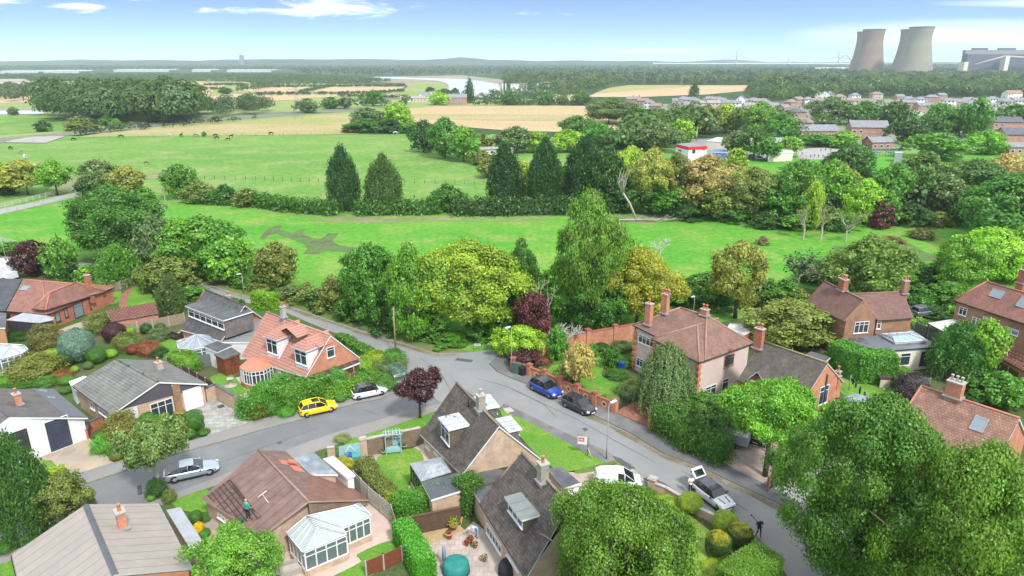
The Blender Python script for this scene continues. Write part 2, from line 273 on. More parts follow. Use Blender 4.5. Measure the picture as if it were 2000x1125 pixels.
# ================= GROUND =================
def smooth(pts, k=3):
 n = len(pts); out = []
 for i in range(n):
  p0, p1, p2, p3 = [np.array(pts[(i + j) % n], float) for j in (-1,0,1,2)]
  for q in range(k):
   t = q / k; out.append(tuple(.5 * (2 * p1 + (p2 - p0) * t + (2 * p0 - 5 * p1 + 4 * p2 - p3) * t * t + (3 * p1 - p0 - 3 * p2 + p3) * t ** 3)))
 return out
def gpts(px): return [tuple(G(*p)[:2]) for p in px]
def sheet(name, px, z, mat, sm=False, raise_=0.0, mats=None):
 pts = gpts(px)
 if sm: pts = smooth(pts)
 b = MB()
 if raise_: b.prism(pts, 0, raise_, 1 if mats else 0,0)
 elif z > .15 and z < .19 and px[0][1] > 600: b.prism(pts, 0, z)
 else: b.cap(pts, z)
 return tag(b.build(name, mats or mat), kind='structure')
M_far = ground('woodland_floor', (.028,.06,.02),(.045,.085,.03),(.09,.12,.045),.003,.01,.1, t2=(.58,.75))
M_past = ground('pasture_grass', (.085,.205,.034),(.125,.23,.048),(.20,.245,.085),.012,.06,.5,(.38,.6),(.47,.66),.75)
M_pnear = ground('meadow_grass', (.060,.225,.022),(.10,.25,.03),(.18,.25,.06),.03,.11,.9,(.38,.6),(.48,.66),.75)
M_lawn = ground('lawn_grass', (.075,.20,.024),(.125,.235,.035),(.25,.27,.08),.12,.35,5,(.4,.65),(.55,.75),.7)
M_lawn2 = ground('dry_lawn_grass', (.13,.25,.03),(.22,.30,.06),(.30,.31,.10),.12,.35,5,(.4,.6),(.5,.75),.7)
M_straw = ground('stubble', (.36,.27,.15),(.40,.31,.19),(.22,.24,.08),.01,.02,.5,(.4,.6),(.55,.8),.6, stripes=(.09,(.30,.20,.11),.35))
M_hay = ground('hay_field', (.20,.24,.07),(.33,.26,.14),(.14,.22,.05),.01,.03,.5,(.4,.6),(.5,.75),.7, stripes=(.06,(.33,.25,.13),.5))
M_dull = ground('rough_grass', (.17,.24,.07),(.24,.25,.10),(.10,.16,.05),.01,.04,.5)
M_soil = ground('garden_soil', (.045,.10,.02),(.09,.085,.045),(.05,.13,.02),.15,.5,4)
M_mud = ground('bare_earth', (.19,.15,.10),(.24,.20,.14),(.10,.19,.05),.1,.25,2, t2=(.42,.6), amt=.9)
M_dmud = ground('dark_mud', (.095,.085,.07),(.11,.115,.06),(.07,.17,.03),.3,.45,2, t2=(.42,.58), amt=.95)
M_reed = ground('reed_bed', (.16,.17,.14),(.11,.14,.08),(.22,.21,.18),.03,.1,.6)
M_mudbank = ground('mud_bank', (.24,.20,.16),(.17,.17,.11),(.28,.25,.2),.01,.03,.2)
M_verge = ground('verge_grass', (.08,.15,.03),(.17,.15,.07),(.06,.12,.02),.2,.5,4)
M_water = plain('river_water', (.42,.45,.50),.25,.08,.02, spec=.5)
M_road = plain('asphalt_road', (.185,.195,.195),.9,.10,.25, fine=.10, c2=(.20,.19,.18), thr=(.45,.65), sc2=.07)
M_road2 = plain('asphalt_side_road', (.135,.14,.145),.9,.08,.3, fine=.10, c2=(.155,.16,.16), thr=(.45,.7), sc2=.15)
M_foot = plain('asphalt_footway', (.115,.115,.12),.95,.12,.5, fine=.12, c2=(.17,.16,.15), thr=(.45,.65), sc2=.25)
M_footl = plain('asphalt_footway_pale', (.21,.20,.185),.95,.12,.5, fine=.12, c2=(.16,.16,.16), thr=(.45,.65), sc2=.25)
M_kerb = plain('kerb_stone', (.24,.225,.20),.9,.2,2)
M_cdrive = plain('worn_concrete', (.34,.27,.20),.9,.12,.6, fine=.1, c2=(.25,.23,.20), thr=(.45,.65), sc2=.5)
M_slab = tiled('stone_slabs', (.33,.33,.31),(.24,.245,.23),.6,.6,.02,.5, stain=(.17,.19,.12), sth=(.5,.7), amt=.5)
M_slabp = tiled('pink_slabs', (.40,.33,.29),(.33,.28,.25),.6,.6,.02,.6, stain=(.28,.25,.22), sth=(.45,.7), amt=.6)
M_slabb = plain('buff_paving', (.44,.34,.29),.9,.1,1, fine=.06)
M_block = tiled('red_block_paving', (.30,.13,.09),(.22,.10,.07),.2,.1,.008,.5, stain=(.2,.13,.1), sth=(.45,.7), amt=.5)
M_gravelp = plain('pink_gravel', (.28,.215,.19),.95,.12,.5, fine=.25, c2=(.22,.18,.15), thr=(.4,.7), sc2=.6)
M_gravel = plain('yellow_gravel', (.33,.25,.13),.95,.15,1, fine=.3)
M_gravelg = plain('grey_gravel', (.26,.26,.25),.95,.12,1, fine=.25)

b = MB(); b.cap([(-8900,-300),(8900,-300),(8900,8900),(-8900,8900)],0); tag(b.build('ground', M_far), kind='structure')
big = lambda n, px, z, m, s=False: sheet(n, px, z, m, s)
big('pasture', [(-900,262),(-200,262),(60,258),(150,266),(260,262),(500,262),(680,258),(810,262),(960,262),(1300,290),(2300,300),(2600,620),(2300,1500),(-300,1500),(-900,700)],.02, M_past)
big('meadow', [(-400,425),(0,415),(170,378),(300,393),(450,402),(600,425),(900,430),(1150,425),(1400,428),(1560,448),(1750,440),(1900,420),(2200,470),(2400,620),(1900,640),(1500,660),(1000,690),(820,680),(560,595),(370,545),(120,510),(-400,470)],.04, M_pnear, True)
big('distant_grassland', [(-600,160),(400,158),(700,165),(800,175),(870,185),(1000,205),(1150,205),(700,222),(560,232),(300,250),(150,262),(0,270),(-600,262)],.05, M_dull)
big('green_field', [(-200,228),(0,227),(110,231),(190,240),(150,252),(60,260),(-200,268)],.10, M_past, True)
for n, px in dict(a=[(452,181),(500,170.5),(607,170.5),(575,180.5)], b=[(607,179),(645,169.5),(792,169.5),(775,178),(725,181)], c=[(410,189),(450,184.5),(722,184),(700,187.5),(600,192),(575,196),(510,197.5),(425,197.5)],
    d=[(380,161),(490,161.5),(485,165),(370,165)], e=[(370,167),(441,167),(425,174),(350,176)], f=[(190,158.5),(400,159.5),(400,161),(190,162)], g=[(360,176),(420,176),(405,186),(360,190)],
    h=[(-100,170),(50,169),(42,177),(-100,180)], i=[(12,190),(92,189),(95,199),(0,202),(-40,200)], j=[(400,155),(470,155),(460,157.5),(400,157.5)], k=[(-60,131),(60,131),(50,133.5),(-60,134)]).items():
 big('stubble_field', px, .25, M_straw)
big('hay_field', [(150,268),(215,257),(360,243),(580,229),(690,222),(700,262),(500,264.5),(340,266)],.12, M_hay)
big('harvested_field', [(800,212),(850,208),(1150,207),(1190,214),(1265,222),(1300,234),(1290,250),(1200,260),(1000,256),(900,248),(800,238)],.15, M_straw)
big('field_strip', [(802,223),(900,224),(1100,224),(1280,226),(1260,236),(1000,236),(802,233)],.22, M_hay)
big('paddock_field', [(960,197),(1010,193),(1050,195),(1040,202),(965,203)],.3, M_past)
big('brown_field', [(1080,185),(1140,184),(1122,200),(1078,201)],.3, M_straw)
big('upland_field', [(1145,190),(1190,172),(1230,167),(1300,167),(1460,167),(1455,178),(1380,185),(1250,190)],.3, M_straw)
big('upland_grass', [(1160,183),(1190,172),(1230,166.5),(1330,166.5),(1350,170),(1250,176)],.4, M_hay)
big('river_bank', [(640,152),(900,147),(985,156),(975,190),(700,196),(735,190),(800,172),(790,163),(720,160)],.3, M_mudbank)
big('marsh', [(760,190),(800,168),(815,159.5),(862,162),(873,174),(860,186),(800,193)],.4, M_dull)
big('river', [(718,151),(760,150.6),(850,153.5),(895,154.5),(945,160),(972,166),(975,179),(960,187),(880,186),(877,172),(872,163),(850,157.5),(810,155.5),(765,154)],.5, M_water, True)
big('mud_flat', [(-100,214),(85,212),(85,218),(-100,219)],.3, M_mudbank)
big('creek', [(-100,218),(86,216.5),(86,223.5),(-100,226)],.35, M_water)
big('embankment', [(-100,274),(0,270),(90,262),(200,250),(330,235),(500,222),(620,215),(720,212),(720,217),(640,221),(500,231),(330,245),(220,258),(150,264),(90,268),(0,280),(-100,286)],.2, M_reed, True)
big('stony_yard', [(25,274),(60,268),(130,266),(90,280),(10,279)],.25, plain('pale_stone', (.27,.26,.23),.9,.2,.3))
big('earth_patch', [(110,352),(160,345),(260,343),(330,334),(325,345),(250,356),(180,366),(110,368)],.06, M_mud, True)
big('farm_track', [(-60,424),(0,408),(70,396),(130,380),(165,374),(168,381),(130,390),(60,406),(0,420),(-60,436)],.07, M_gravelg)
big('worn_earth', [(610,431),(650,427),(700,424),(760,427),(830,424),(900,428),(1000,429),(1070,427),(1060,431),(960,433),(850,431),(720,435)],.07, M_mud, True)
big('worn_earth', [(1200,425),(1290,424),(1320,430),(1240,436)],.07, M_mud, True)
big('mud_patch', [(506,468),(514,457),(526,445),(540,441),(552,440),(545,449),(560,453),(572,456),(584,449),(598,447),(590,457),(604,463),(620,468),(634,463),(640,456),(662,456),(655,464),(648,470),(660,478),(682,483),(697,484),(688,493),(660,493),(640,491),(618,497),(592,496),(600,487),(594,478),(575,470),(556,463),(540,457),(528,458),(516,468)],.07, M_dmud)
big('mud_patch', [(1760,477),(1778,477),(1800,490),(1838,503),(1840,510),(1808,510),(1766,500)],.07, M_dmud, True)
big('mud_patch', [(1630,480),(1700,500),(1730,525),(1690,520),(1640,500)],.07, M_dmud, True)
big('sports_field', [(1420,318),(1560,300),(1660,308),(1800,290),(2100,300),(2100,345),(1800,345),(1500,350),(1430,340)],.08, M_pnear)
big('playground', [(1555,292),(1620,288),(1690,300),(1680,312),(1560,312)],.12, plain('playground_tarmac', (.27,.26,.25),.9,.08,.3))
big('school_yard', [(1350,272),(1480,268),(1560,290),(1550,305),(1440,312),(1350,300)],.10, plain('school_yard_tarmac', (.2,.2,.19),.9,.08,.3))
big('estate_ground', [(1250,205),(1500,195),(2150,190),(2200,300),(1700,290),(1600,262),(1480,235),(1330,225)],.08, plain('estate_paving', (.16,.18,.12),.9,.3,.08))
# ---- the streets ----
big('garden_ground', [(-500,510),(130,523),(375,560),(560,604),(780,700),(1000,735),(1260,660),(1460,620),(1560,560),(1700,590),(2050,560),(2600,700),(2600,1700),(-500,1700)],.06, M_soil)
big('verge', [(-100,485),(130,502),(300,520),(475,560),(600,598),(760,650),(880,682),(990,692),(985,712),(860,705),(750,668),(562,604),(375,555),(130,520),(-100,505)],.065, M_verge, True)
sheet('main_road', [(-60,496),(130,511),(190,516),(275,528),(375,547),(475,577),(562,597),(662,632),(750,660),(800,675),(850,690),(905,690),(975,683),(985,700),(955,712),(970,727),(1000,741),(1037,755),(1100,785),(1162,815),(1225,845),(1300,890),(1362,912),(1425,942),(1512,982),(1560,1012),(1640,1070),(1700,1130),(1800,1230),(1560,1230),(1545,1140),(1515,1090),(1480,1050),(1430,1018),(1340,976),(1257,938),(1230,911),(1185,883),(1092,841),(1025,808),(985,790),(940,775),(895,777),(850,791),(800,765),(802,730),(790,708),(760,694),(725,680),(675,658),(645,648),(597,628),(540,603),(470,590),(375,562),(275,543),(190,529),(130,523),(-60,508)],.075, M_road)
sheet('side_road', [(860,788),(790,807),(720,827),(650,848),(600,865),(550,885),(490,907),(430,932),(350,962),(275,990),(150,1035),(0,1085),(-80,1112),(-80,1037),(0,1006),(87,975),(172,946),(260,917),(350,887),(432,865),(510,842),(587,822),(660,800),(695,790),(740,782),(780,765),(798,745),(830,760)],.08, M_road2)
K = [M_foot, M_kerb]; KL = [M_footl, M_kerb]
sheet('footway', [(-80,1036),(0,1005),(87,974),(172,945),(260,916),(350,886),(432,864),(510,841),(587,821),(660,799),(695,789),(740,781),(778,765),(797,745),(801,728),(790,709),(782,712),(788,728),(780,742),(755,760),(692,777),(582,802),(550,810),(497,825),(412,852),(220,906),(125,936),(0,975),(-80,1003)],0, None, raise_=.16, mats=KL)
sheet('footway', [(862,789),(790,808),(720,828),(650,849),(600,866),(550,886),(490,908),(430,933),(350,963),(275,991),(150,1036),(0,1086),(-80,1113),(-80,1135),(0,1105),(140,1055),(280,1003),(335,980),(400,957),(500,925),(600,890),(687,859),(750,840),(842,808),(870,800),(940,790),(975,800),(984,791),(940,776),(895,778)],0, None, raise_=.16, mats=KL)
sheet('footway', [(984,791),(1025,809),(1092,842),(1185,884),(1230,912),(1196,913),(1150,890),(1100,863),(1025,823),(975,800)],0, None, raise_=.155, mats=K)
sheet('footway', [(1256,939),(1340,977),(1430,1019),(1480,1051),(1515,1092),(1500,1092),(1455,1060),(1400,1032),(1330,988),(1275,955),(1245,945)],0, None, raise_=.155, mats=K)
sheet('footway', [(970,726),(1000,740),(1037,754),(1100,784),(1162,814),(1225,844),(1300,889),(1362,911),(1425,941),(1512,981),(1560,1011),(1640,1069),(1700,1129),(1725,1105),(1660,1050),(1590,990),(1505,952),(1405,904),(1272,840),(1200,808),(1090,758),(1030,733),(1002,722),(985,700),(1000,690),(985,683),(956,712)],0, None, raise_=.16, mats=K)
# drives, paths, patios
sheet('driveway', [(55,886),(172,855),(222,906),(125,936),(117,920),(100,901),(67,901)],.165, M_cdrive)
sheet('driveway', [(355,800),(422,783),(497,825),(405,853),(380,830)],.17, M_slab)
sheet('driveway', [(1202,808),(1240,784),(1280,795),(1275,839)],.165, M_block)
sheet('driveway', [(1405,904),(1425,878),(1475,866),(1550,866),(1512,905),(1507,925),(1500,951)],.165, M_gravelp)
sheet('driveway', [(1105,925),(1196,910),(1231,912),(1256,938),(1262,960),(1160,985),(1100,965)],.165, M_cdrive)
sheet('path', [(1512,957),(1560,925),(1620,890),(1640,900),(1600,960),(1560,985)],.165, M_gravelg)
sheet('path', [(233,600),(237,576),(262,561),(274,560),(252,574),(250,600)],.09, M_block, True)
sheet('patio', [(720,972),(742,990),(765,1022),(767,1057),(697,1086),(706,1098),(650,1140),(500,1140),(480,1060),(600,990)],.09, M_slabb)
sheet('patio', [(805,1035),(850,1015),(905,1010),(900,1030),(935,1060),(1010,1160),(850,1160)],.085, M_gravel)
sheet('patio', [(822,1075),(880,1045),(905,1040),(960,1100),(990,1160),(850,1160)],.09, M_slabp)
sheet('path', [(905,1040),(925,1020),(950,1040),(1005,1110),(1030,1160),(990,1160),(955,1100)],.095, plain('smooth_concrete', (.36,.32,.27),.9,.1,1))
sheet('patio', [(690,900),(745,885),(747,893),(736,905),(732,925),(722,935),(700,925)],.09, M_slabp, True)
sheet('patio', [(332,655),(365,645),(405,672),(365,692),(345,680)],.09, M_slabb)
sheet('patio', [(440,745),(475,735),(560,755),(520,790),(480,785),(465,770)],.085, M_slabb)
sheet('patio', [(100,650),(180,622),(210,640),(150,680),(120,690)],.085, M_cdrive)
sheet('patio', [(800,880),(826,868),(870,905),(850,935),(830,915)],.085, M_slabb)
sheet('patio', [(65,1150),(110,1150),(410,1020),(425,1000),(470,1060),(420,1150)],.085, M_cdrive)
sheet('path', [(795,950),(810,948),(822,975),(818,985)],.09, M_slab)
for px in ([(735,905),(745,891),(812,877),(828,905),(810,925),(797,950),(808,972),(815,1000),(770,1000),(745,970),(722,938)],
  [(360,1000),(335,975),(400,955),(420,985),(430,1000)],[(697,1085),(766,1057),(776,1087),(700,1140),(630,1140),(706,1099)],
  [(410,740),(435,730),(454,734),(481,766),(457,773),(432,762)],[(300,660),(330,655),(358,685),(355,695),(325,692),(308,680)],
  [(208,577),(236,569),(231,592),(213,594)],[(253,574),(272,561),(308,583),(306,597),(251,600)],[(66,901),(96,900),(122,926),(98,938),(72,940)],
  [(1157,700),(1200,695),(1180,720),(1178,738),(1226,757),(1213,777),(1165,773),(1120,750),(1070,730),(1085,712),(1130,715)],
  [(1647,738),(1746,751),(1748,772),(1675,783),(1640,765)],[(1865,745),(1890,715),(1980,735),(1990,790),(1900,770)],[(-40,1060),(20,1075),(50,1180),(-40,1180)]):
 sheet('lawn', px, .1, M_lawn, True)
sheet('lawn', [(687,860),(750,841),(845,808),(852,812),(838,832),(790,850),(700,873),(672,872)],.165, M_lawn)
sheet('lawn', [(975,801),(1025,823),(1100,863),(1150,890),(1196,913),(1150,925),(1095,925),(1055,900),(1020,860),(985,825)],.165, M_lawn)
sheet('lawn', [(1180,975),(1245,958),(1300,975),(1350,1010),(1410,1060),(1455,1110),(1450,1180),(1080,1180),(1050,1040)],.12, M_lawn2, True)
sheet('flower_bed', [(1190,905),(1205,903),(1232,909),(1205,912),(1180,920),(1130,928),(1125,922)],.17, M_verge, True)
for i, px in enumerate(([(242,906),(249,902),(254,914),(246,917)],[(268,953),(276,950),(279,966),(270,968)],[(424,796),(436,792),(440,797),(428,801)])):
 sheet('tarmac_patch', px, .175, plain('dark_patch', (.055,.057,.06),.9,.1))
M_lit = ground('leaf_litter', (.14,.11,.07),(.20,.18,.14),(.09,.11,.05),.4,.8,5)
def strip(name, pts, w, z, mat):
 P = [G(*p)[:2] for p in pts]; Q = []
 for i, p in enumerate(P): d = P[min(i + 1, len(P) - 1)] - P[max(i - 1,0)]; d /= np.linalg.norm(d); k = w * (.5 + .5 * abs(math.sin(i * 1.9))); Q.append(p + np.array([d[1],-d[0]]) * k)
 b = MB(); b.cap([tuple(p) for p in P + Q[::-1]], z); tag(b.build(name, mat), kind='structure')
strip('gutter_litter', [(1037,756),(1070,772),(1100,786),(1135,802),(1162,816),(1190,830),(1225,847),(1262,867),(1300,891),(1335,902),(1362,914),(1395,929),(1425,944),(1470,964),(1512,984),(1560,1014)],.75,.088, M_lit)
strip('gutter_litter', [(400,556),(475,578),(520,588),(562,599),(610,616),(662,634),(705,648),(750,662),(800,677),(850,691),(890,692)],.9,.088, M_lit)
for pts in ([(1000,762),(1060,790),(1085,815)],[(930,740),(990,756),(1050,785),(1120,817),(1200,862),(1280,905)],[(620,838),(560,858),(500,880),(430,905)],[(700,800),(740,812)],[(1330,920),(1400,962),(1460,1000)],[(820,700),(860,730),(880,765)]): strip('road_crack', pts, -.09,.0885, plain('crack_seal', (.09,.09,.09),.9,.1))
for i, px in enumerate(([(1196,893),(1212,898),(1240,917),(1228,921),(1207,908)],[(1257,937),(1270,934),(1300,948),(1326,966),(1316,968),(1285,952)],[(832,768),(842,765),(846,769),(836,773)],[(1136,838),(1144,836),(1150,841),(1142,844)],[(705,640),(716,644),(709,647),(698,643)],[(1372,934),(1384,931),(1392,937),(1380,940)],[(540,866),(548,863),(553,866),(545,870)],[(893,700),(925,704),(920,709),(888,705)])): sheet('tarmac_patch', px, .178 if i < 2 else .086, plain('mid_patch', (.075,.078,.082) if i < 2 else (.11,.11,.112),.9,.1))
b = MB(); b.cap(gpts([(982,801),(996,798),(1005,806),(990,810)]),.18); tag(b.build('drain_cover', CONC), 'pale square concrete cover set in the front lawn by the footway', 'drain cover')
# ================= HOUSES =================
def A2(p): return np.array([p[0], p[1]], float)
def plane(P, Q, S):
 n = np.cross(np.array(Q, float) - P, np.array(S, float) - P); n /= np.linalg.norm(n)
 if n[2] < 0: n = -n
 return (np.array(P, float), n)
def pz(pl, x, y): return pl[0][2] - (pl[1][0] * (x - pl[0][0]) + pl[1][1] * (y - pl[0][1])) / pl[1][2]
class House:
 def __init__(s, name, label, px, cat='house', z=0, group=None):
  g = G(px[0], px[1]); s.o = np.array([g[0], g[1],0]); s.e = thing(name, label, cat, tuple(s.o),0, group); s.W = {}; s.P = {}; s.z0 = .05
 def mb(s): return MB(s.o)
 def part(s, b, name, mats, parent=None, label=None):
  o = b.build(name, mats, parent or s.e)
  if label: o['label'] = label
  return o
 def roof(s, faces, mat, fascia=WHITE, th=.16, name='roof', ridge=None, rc=None, label=None):
  b = s.mb(); cnt = {}
  for f in faces:
   n = np.cross(f[1] - f[0], f[2] - f[0])
   if n[2] < 0: f = f[::-1]
   for t in ([f] if len(f) == 3 else [[f[0], f[1], f[2]],[f[0], f[2], f[3]]]): b.poly(t, 0); b.poly([p - np.array([0,0, th]) for p in t[::-1]],1)
   for i in range(len(f)):
    k = tuple(sorted((tuple(np.round(f[i],2)), tuple(np.round(f[(i + 1) % len(f)],2))))); cnt.setdefault(k, []).append((f[i], f[(i + 1) % len(f)]))
  for k, v in cnt.items():
   if len(v) == 1:
    p, q = v[0]; d = np.array([0,0, th]); b.poly([p - d, q - d, q, p],1)
  o = s.part(b, name, [mat, fascia], label=label)
  if rc is not None and ridge:
   r = s.mb()
   for p, q in ridge: r.tube([p + np.array([0,0,.02]), q + np.array([0,0,.02])],.11,6)
   s.part(r, 'ridge_tiles', rc, o)
  # gutters along level perimeter edges
  g = s.mb(); any_ = False
  for k, v in cnt.items():
   if len(v) == 1 and abs(v[0][0][2] - v[0][1][2]) < .5 and np.linalg.norm(v[0][0] - v[0][1]) > .6:
    p, q = v[0]; d = np.array([0,0,-.07]); g.tube([p + d, q + d],.065,5); any_ = True
  if any_: s.part(g, 'gutter', s.gut if hasattr(s, 'gut') else BLACK, o)
  return o
 def walls(s, key, plan, names, planes, mat, th=.13, label=None):
  """plan: ccw-or-cw list of xy; each named segment remembered for windows"""
  b = s.mb(); n = len(plan); A = sum(plan[i][0] * plan[(i + 1) % n][1] - plan[(i + 1) % n][0] * plan[i][1] for i in range(n))
  for i in range(n):
   p, q = A2(plan[i]), A2(plan[(i + 1) % n])
   pts = []
   for k in range(13):
    r = p + (q - p) * k / 12; z = min(pz(pl, *r) for pl in planes) - th if planes else None
    pts.append((r[0], r[1], z))
   if A < 0: f = [(q[0], q[1], s.z0),(p[0], p[1], s.z0)] + pts
   else: f = [(p[0], p[1], s.z0),(q[0], q[1], s.z0)] + pts[::-1]
   b.poly(f, 0)
   s.W[key + names[i]] = (p, q, A)
  return s.part(b, 'wall', mat, label=label)
 def gable(s, R0, R1, A0=None, A1=None, B0=None, B1=None, ze=2.5, zr=5, roof=None, wall=None, ov=.3, vg=.15, key='', zeA=None, zeB=None, ridge=None, hip0=0, hip1=0, fascia=WHITE, endwalls=True, label=None, wlabel=None):
  zeA = zeA or ze; zeB = zeB or ze
  r0, r1 = G(*R0, zr), G(*R1, zr)
  g = lambda p, z: None if p is None else G(*p, z)
  a0, a1, b0, b1 = g(A0, zeA), g(A1, zeA), g(B0, zeB), g(B1, zeB)
  d = r1 - r0; u = d / np.linalg.norm(d)
  def comp(x, y, sgn, z):   # complete a pair of eave corners along the ridge direction
   if x is None and y is not None: x = y - d
   if y is None and x is not None: y = x + d
   return x, y
  if (hip0 or hip1) and b0 is not None and b1 is not None:
   e = b1 - b0
   if a0 is None and a1 is not None: a0 = a1 - e
   if a1 is None and a0 is not None: a1 = a0 + e
  if hip0 and not hip1 and b1 is None: t_ = np.dot(r1[:2] - b0[:2], u[:2]); b1 = np.array([b0[0] + u[0] * t_, b0[1] + u[1] * t_, zeB])
  a0, a1 = comp(a0, a1,-1, zeA); b0, b1 = comp(b0, b1,1, zeB)
  def mir(x, z):
   t = np.dot(x[:2] - r0[:2], u[:2]); f = r0[:2] + u[:2] * t; m = 2 * f - x[:2]; return np.array([m[0], m[1], z])
  if a0 is None: a0, a1 = mir(b0, zeA), mir(b1, zeA)
  if b0 is None: b0, b1 = mir(a0, zeB), mir(a1, zeB)
  s.P[key + 'A'] = plane(r0, r1, a1); s.P[key + 'B'] = plane(r0, r1, b1); a0[2] = pz(s.P[key + 'A'], a0[0], a0[1]); b0[2] = pz(s.P[key + 'B'], b0[0], b0[1]); pls = [s.P[key + 'A'], s.P[key + 'B']]
  faces = [[r0, r1, a1, a0],[b0, b1, r1, r0]]
  rl = [(r0, r1)]
  if hip0: faces.append([a0, b0, r0]); pls.append(plane(a0, b0, r0)); s.P[key + '0'] = pls[-1]; rl += [(r0, a0),(r0, b0)]
  if hip1: faces.append([b1, a1, r1]); pls.append(plane(a1, b1, r1)); s.P[key + '1'] = pls[-1]; rl += [(r1, a1),(r1, b1)]
  s.roof(faces, roof, fascia, ridge=rl, rc=ridge, label=label)
  # wall plan: inset
  uu = lambda p, q: (q - p) / np.linalg.norm(q - p)
  def ins(c, e, v):   # c corner, e other eave side corner (same end), v other end (same side)
   i1 = uu(c, e)[:2] * ov; i2 = uu(c, v)[:2] * (vg); return c[:2] + i1 + i2
  v0 = vg; plan = []
  def corner(c, e, v, hp): return c[:2] + uu(c, e)[:2] * ov + uu(c, v)[:2] * (ov if hp else vg)
  plan = [corner(b0, a0, b1, hip0), corner(b1, a1, b0, hip1), corner(a1, b1, a0, hip1), corner(a0, b0, a1, hip0)]
  s.walls(key, plan, ['B', '1', 'A', '0'], pls, wall, label=wlabel)
  s.r = (r0, r1, a0, a1, b0, b1)
  return s
 def flat(s, px, z, roof, wall, key='f', name='flat_roof', fascia=WHITE, ov=.12, slope=0, label=None, z0=.05, wn='wall', nowall=False, fd=.2):
  pts = [G(*p, z) for p in px]; n = len(pts); A = sum(pts[i][0] * pts[(i + 1) % n][1] - pts[(i + 1) % n][0] * pts[i][1] for i in range(n))
  if A < 0: pts = pts[::-1]
  c = sum(pts) / n; b = s.mb(); b.cap([p[:2] for p in pts], z, 0)
  for i in range(n):
   p, q = pts[i], pts[(i + 1) % n]; b.poly([(p[0], p[1], z - fd),(q[0], q[1], z - fd),(q[0], q[1], z),(p[0], p[1], z)],1)
  r = s.part(b, name, [roof, fascia], label=label)
  if nowall: return r
  w = s.mb(); I = []
  for i in range(n):
   a, p, q = pts[i - 1][:2], pts[i][:2], pts[(i + 1) % n][:2]
   e1 = (p - a) / np.linalg.norm(p - a); e2 = (q - p) / np.linalg.norm(q - p); n1 = np.array([-e1[1], e1[0]]); n2 = np.array([-e2[1], e2[0]])
   I.append(p + (n1 + n2) / (1 + np.dot(n1, n2)) * ov)
  for i in range(n):
   p, q = I[i], I[(i + 1) % n]; w.poly([(p[0], p[1], z0),(q[0], q[1], z0),(q[0], q[1], z - .19),(p[0], p[1], z - .19)],0); s.W[key + str(i)] = (p, q, 1)
  s.part(w, wn, wall); s.I = I
  return r
 def wallkey(s, px):
  """the wall a pixel falls on (nearest one facing the camera)"""
  best = None
  for k, (p, q, A) in s.W.items():
   u = (q - p) / np.linalg.norm(q - p); n = np.array([u[1],-u[0],0]) * (1 if A > 0 else -1); P = np.array([p[0], p[1],0])
   d = ray(*px)
   if np.dot(d, n) >= -1e-6: continue
   h = hitp(*px, P, n); t = np.dot(h[:2] - p, u)
   if -.4 < t < np.linalg.norm(q - p) + .4 and -.5 < h[2] < 9:
    dist = np.linalg.norm(h - np.array([0,0, CH]))
    if best is None or dist < best[0]: best = (dist, k)
  return best[1] if best else None
 def win(s, TL, BR, n=2, top=True, frame=WHITE, glass=None, k=None, name='window', tr=.28, sill=True, panel=None, label=None, dep=.07):
  glass = glass or GLASS
  k = k or s.wallkey(((TL[0] + BR[0]) / 2,(TL[1] + BR[1]) / 2))
  if not k: print('no wall for', TL, BR); return
  p, q, A = s.W[k]; u = (q - p) / np.linalg.norm(q - p); nn = np.array([u[1],-u[0],0]) * (1 if A > 0 else -1); P = np.array([p[0], p[1],0])
  h1, h2 = hitp(*TL, P, nn), hitp(*BR, P, nn); t1, t2 = sorted((np.dot(h1[:2] - p, u), np.dot(h2[:2] - p, u)))
  Lw = np.linalg.norm(q - p); t1 = max(t1,.06); t2 = min(t2, Lw - .06); z0, z1 = sorted((h1[2], h2[2]))
  return s.winat(k, t1, t2, max(z0,.12), z1, n, top, frame, glass, name, tr, sill, panel, label, dep)
 def winat(s, k, t1, t2, z0, z1, n=2, top=True, frame=WHITE, glass=GLASS, name='window', tr=.28, sill=True, panel=None, label=None, dep=.07):
  p, q, A = s.W[k]; u = (q - p) / np.linalg.norm(q - p); nn = np.array([u[1],-u[0]]) * (1 if A > 0 else -1); ang = math.atan2(u[1], u[0])
  def C(t, o, z): return (p[0] + u[0] * t + nn[0] * o, p[1] + u[1] * t + nn[1] * o, z)
  b = s.mb(); fw = .075; w = t2 - t1; hgt = z1 - z0
  b.box(C((t1 + t2) / 2,.02, z1 - fw / 2),(w, dep, fw), ang); b.box(C((t1 + t2) / 2,.02, z0 + fw / 2),(w, dep, fw), ang)
  for i in range(n + 1):
   t = t1 + fw / 2 + (w - fw) * i / n; b.box(C(t, .018,(z0 + z1) / 2),(fw, dep, hgt - 2 * fw), ang)
  if top: b.box(C((t1 + t2) / 2,.016, z1 - hgt * tr),(w - 2 * fw, dep - .01,.05), ang)
  if sill: b.box(C((t1 + t2) / 2,.05, z0 - .035),(w + .12,.16,.06), ang)
  f = s.part(b, name, frame, label=label)
  g = s.mb(); g.box(C((t1 + t2) / 2,.004,(z0 + z1) / 2),(w - .05,.03, hgt - .05), ang); s.part(g, 'panel' if panel else 'pane', panel or glass, f)
  return f
 def door(s, TL, BR, mat, name='door', frame=WHITE, k=None, label=None): return s.win(TL, BR, 1, False, frame, None, k, name, sill=False, panel=mat, label=label)
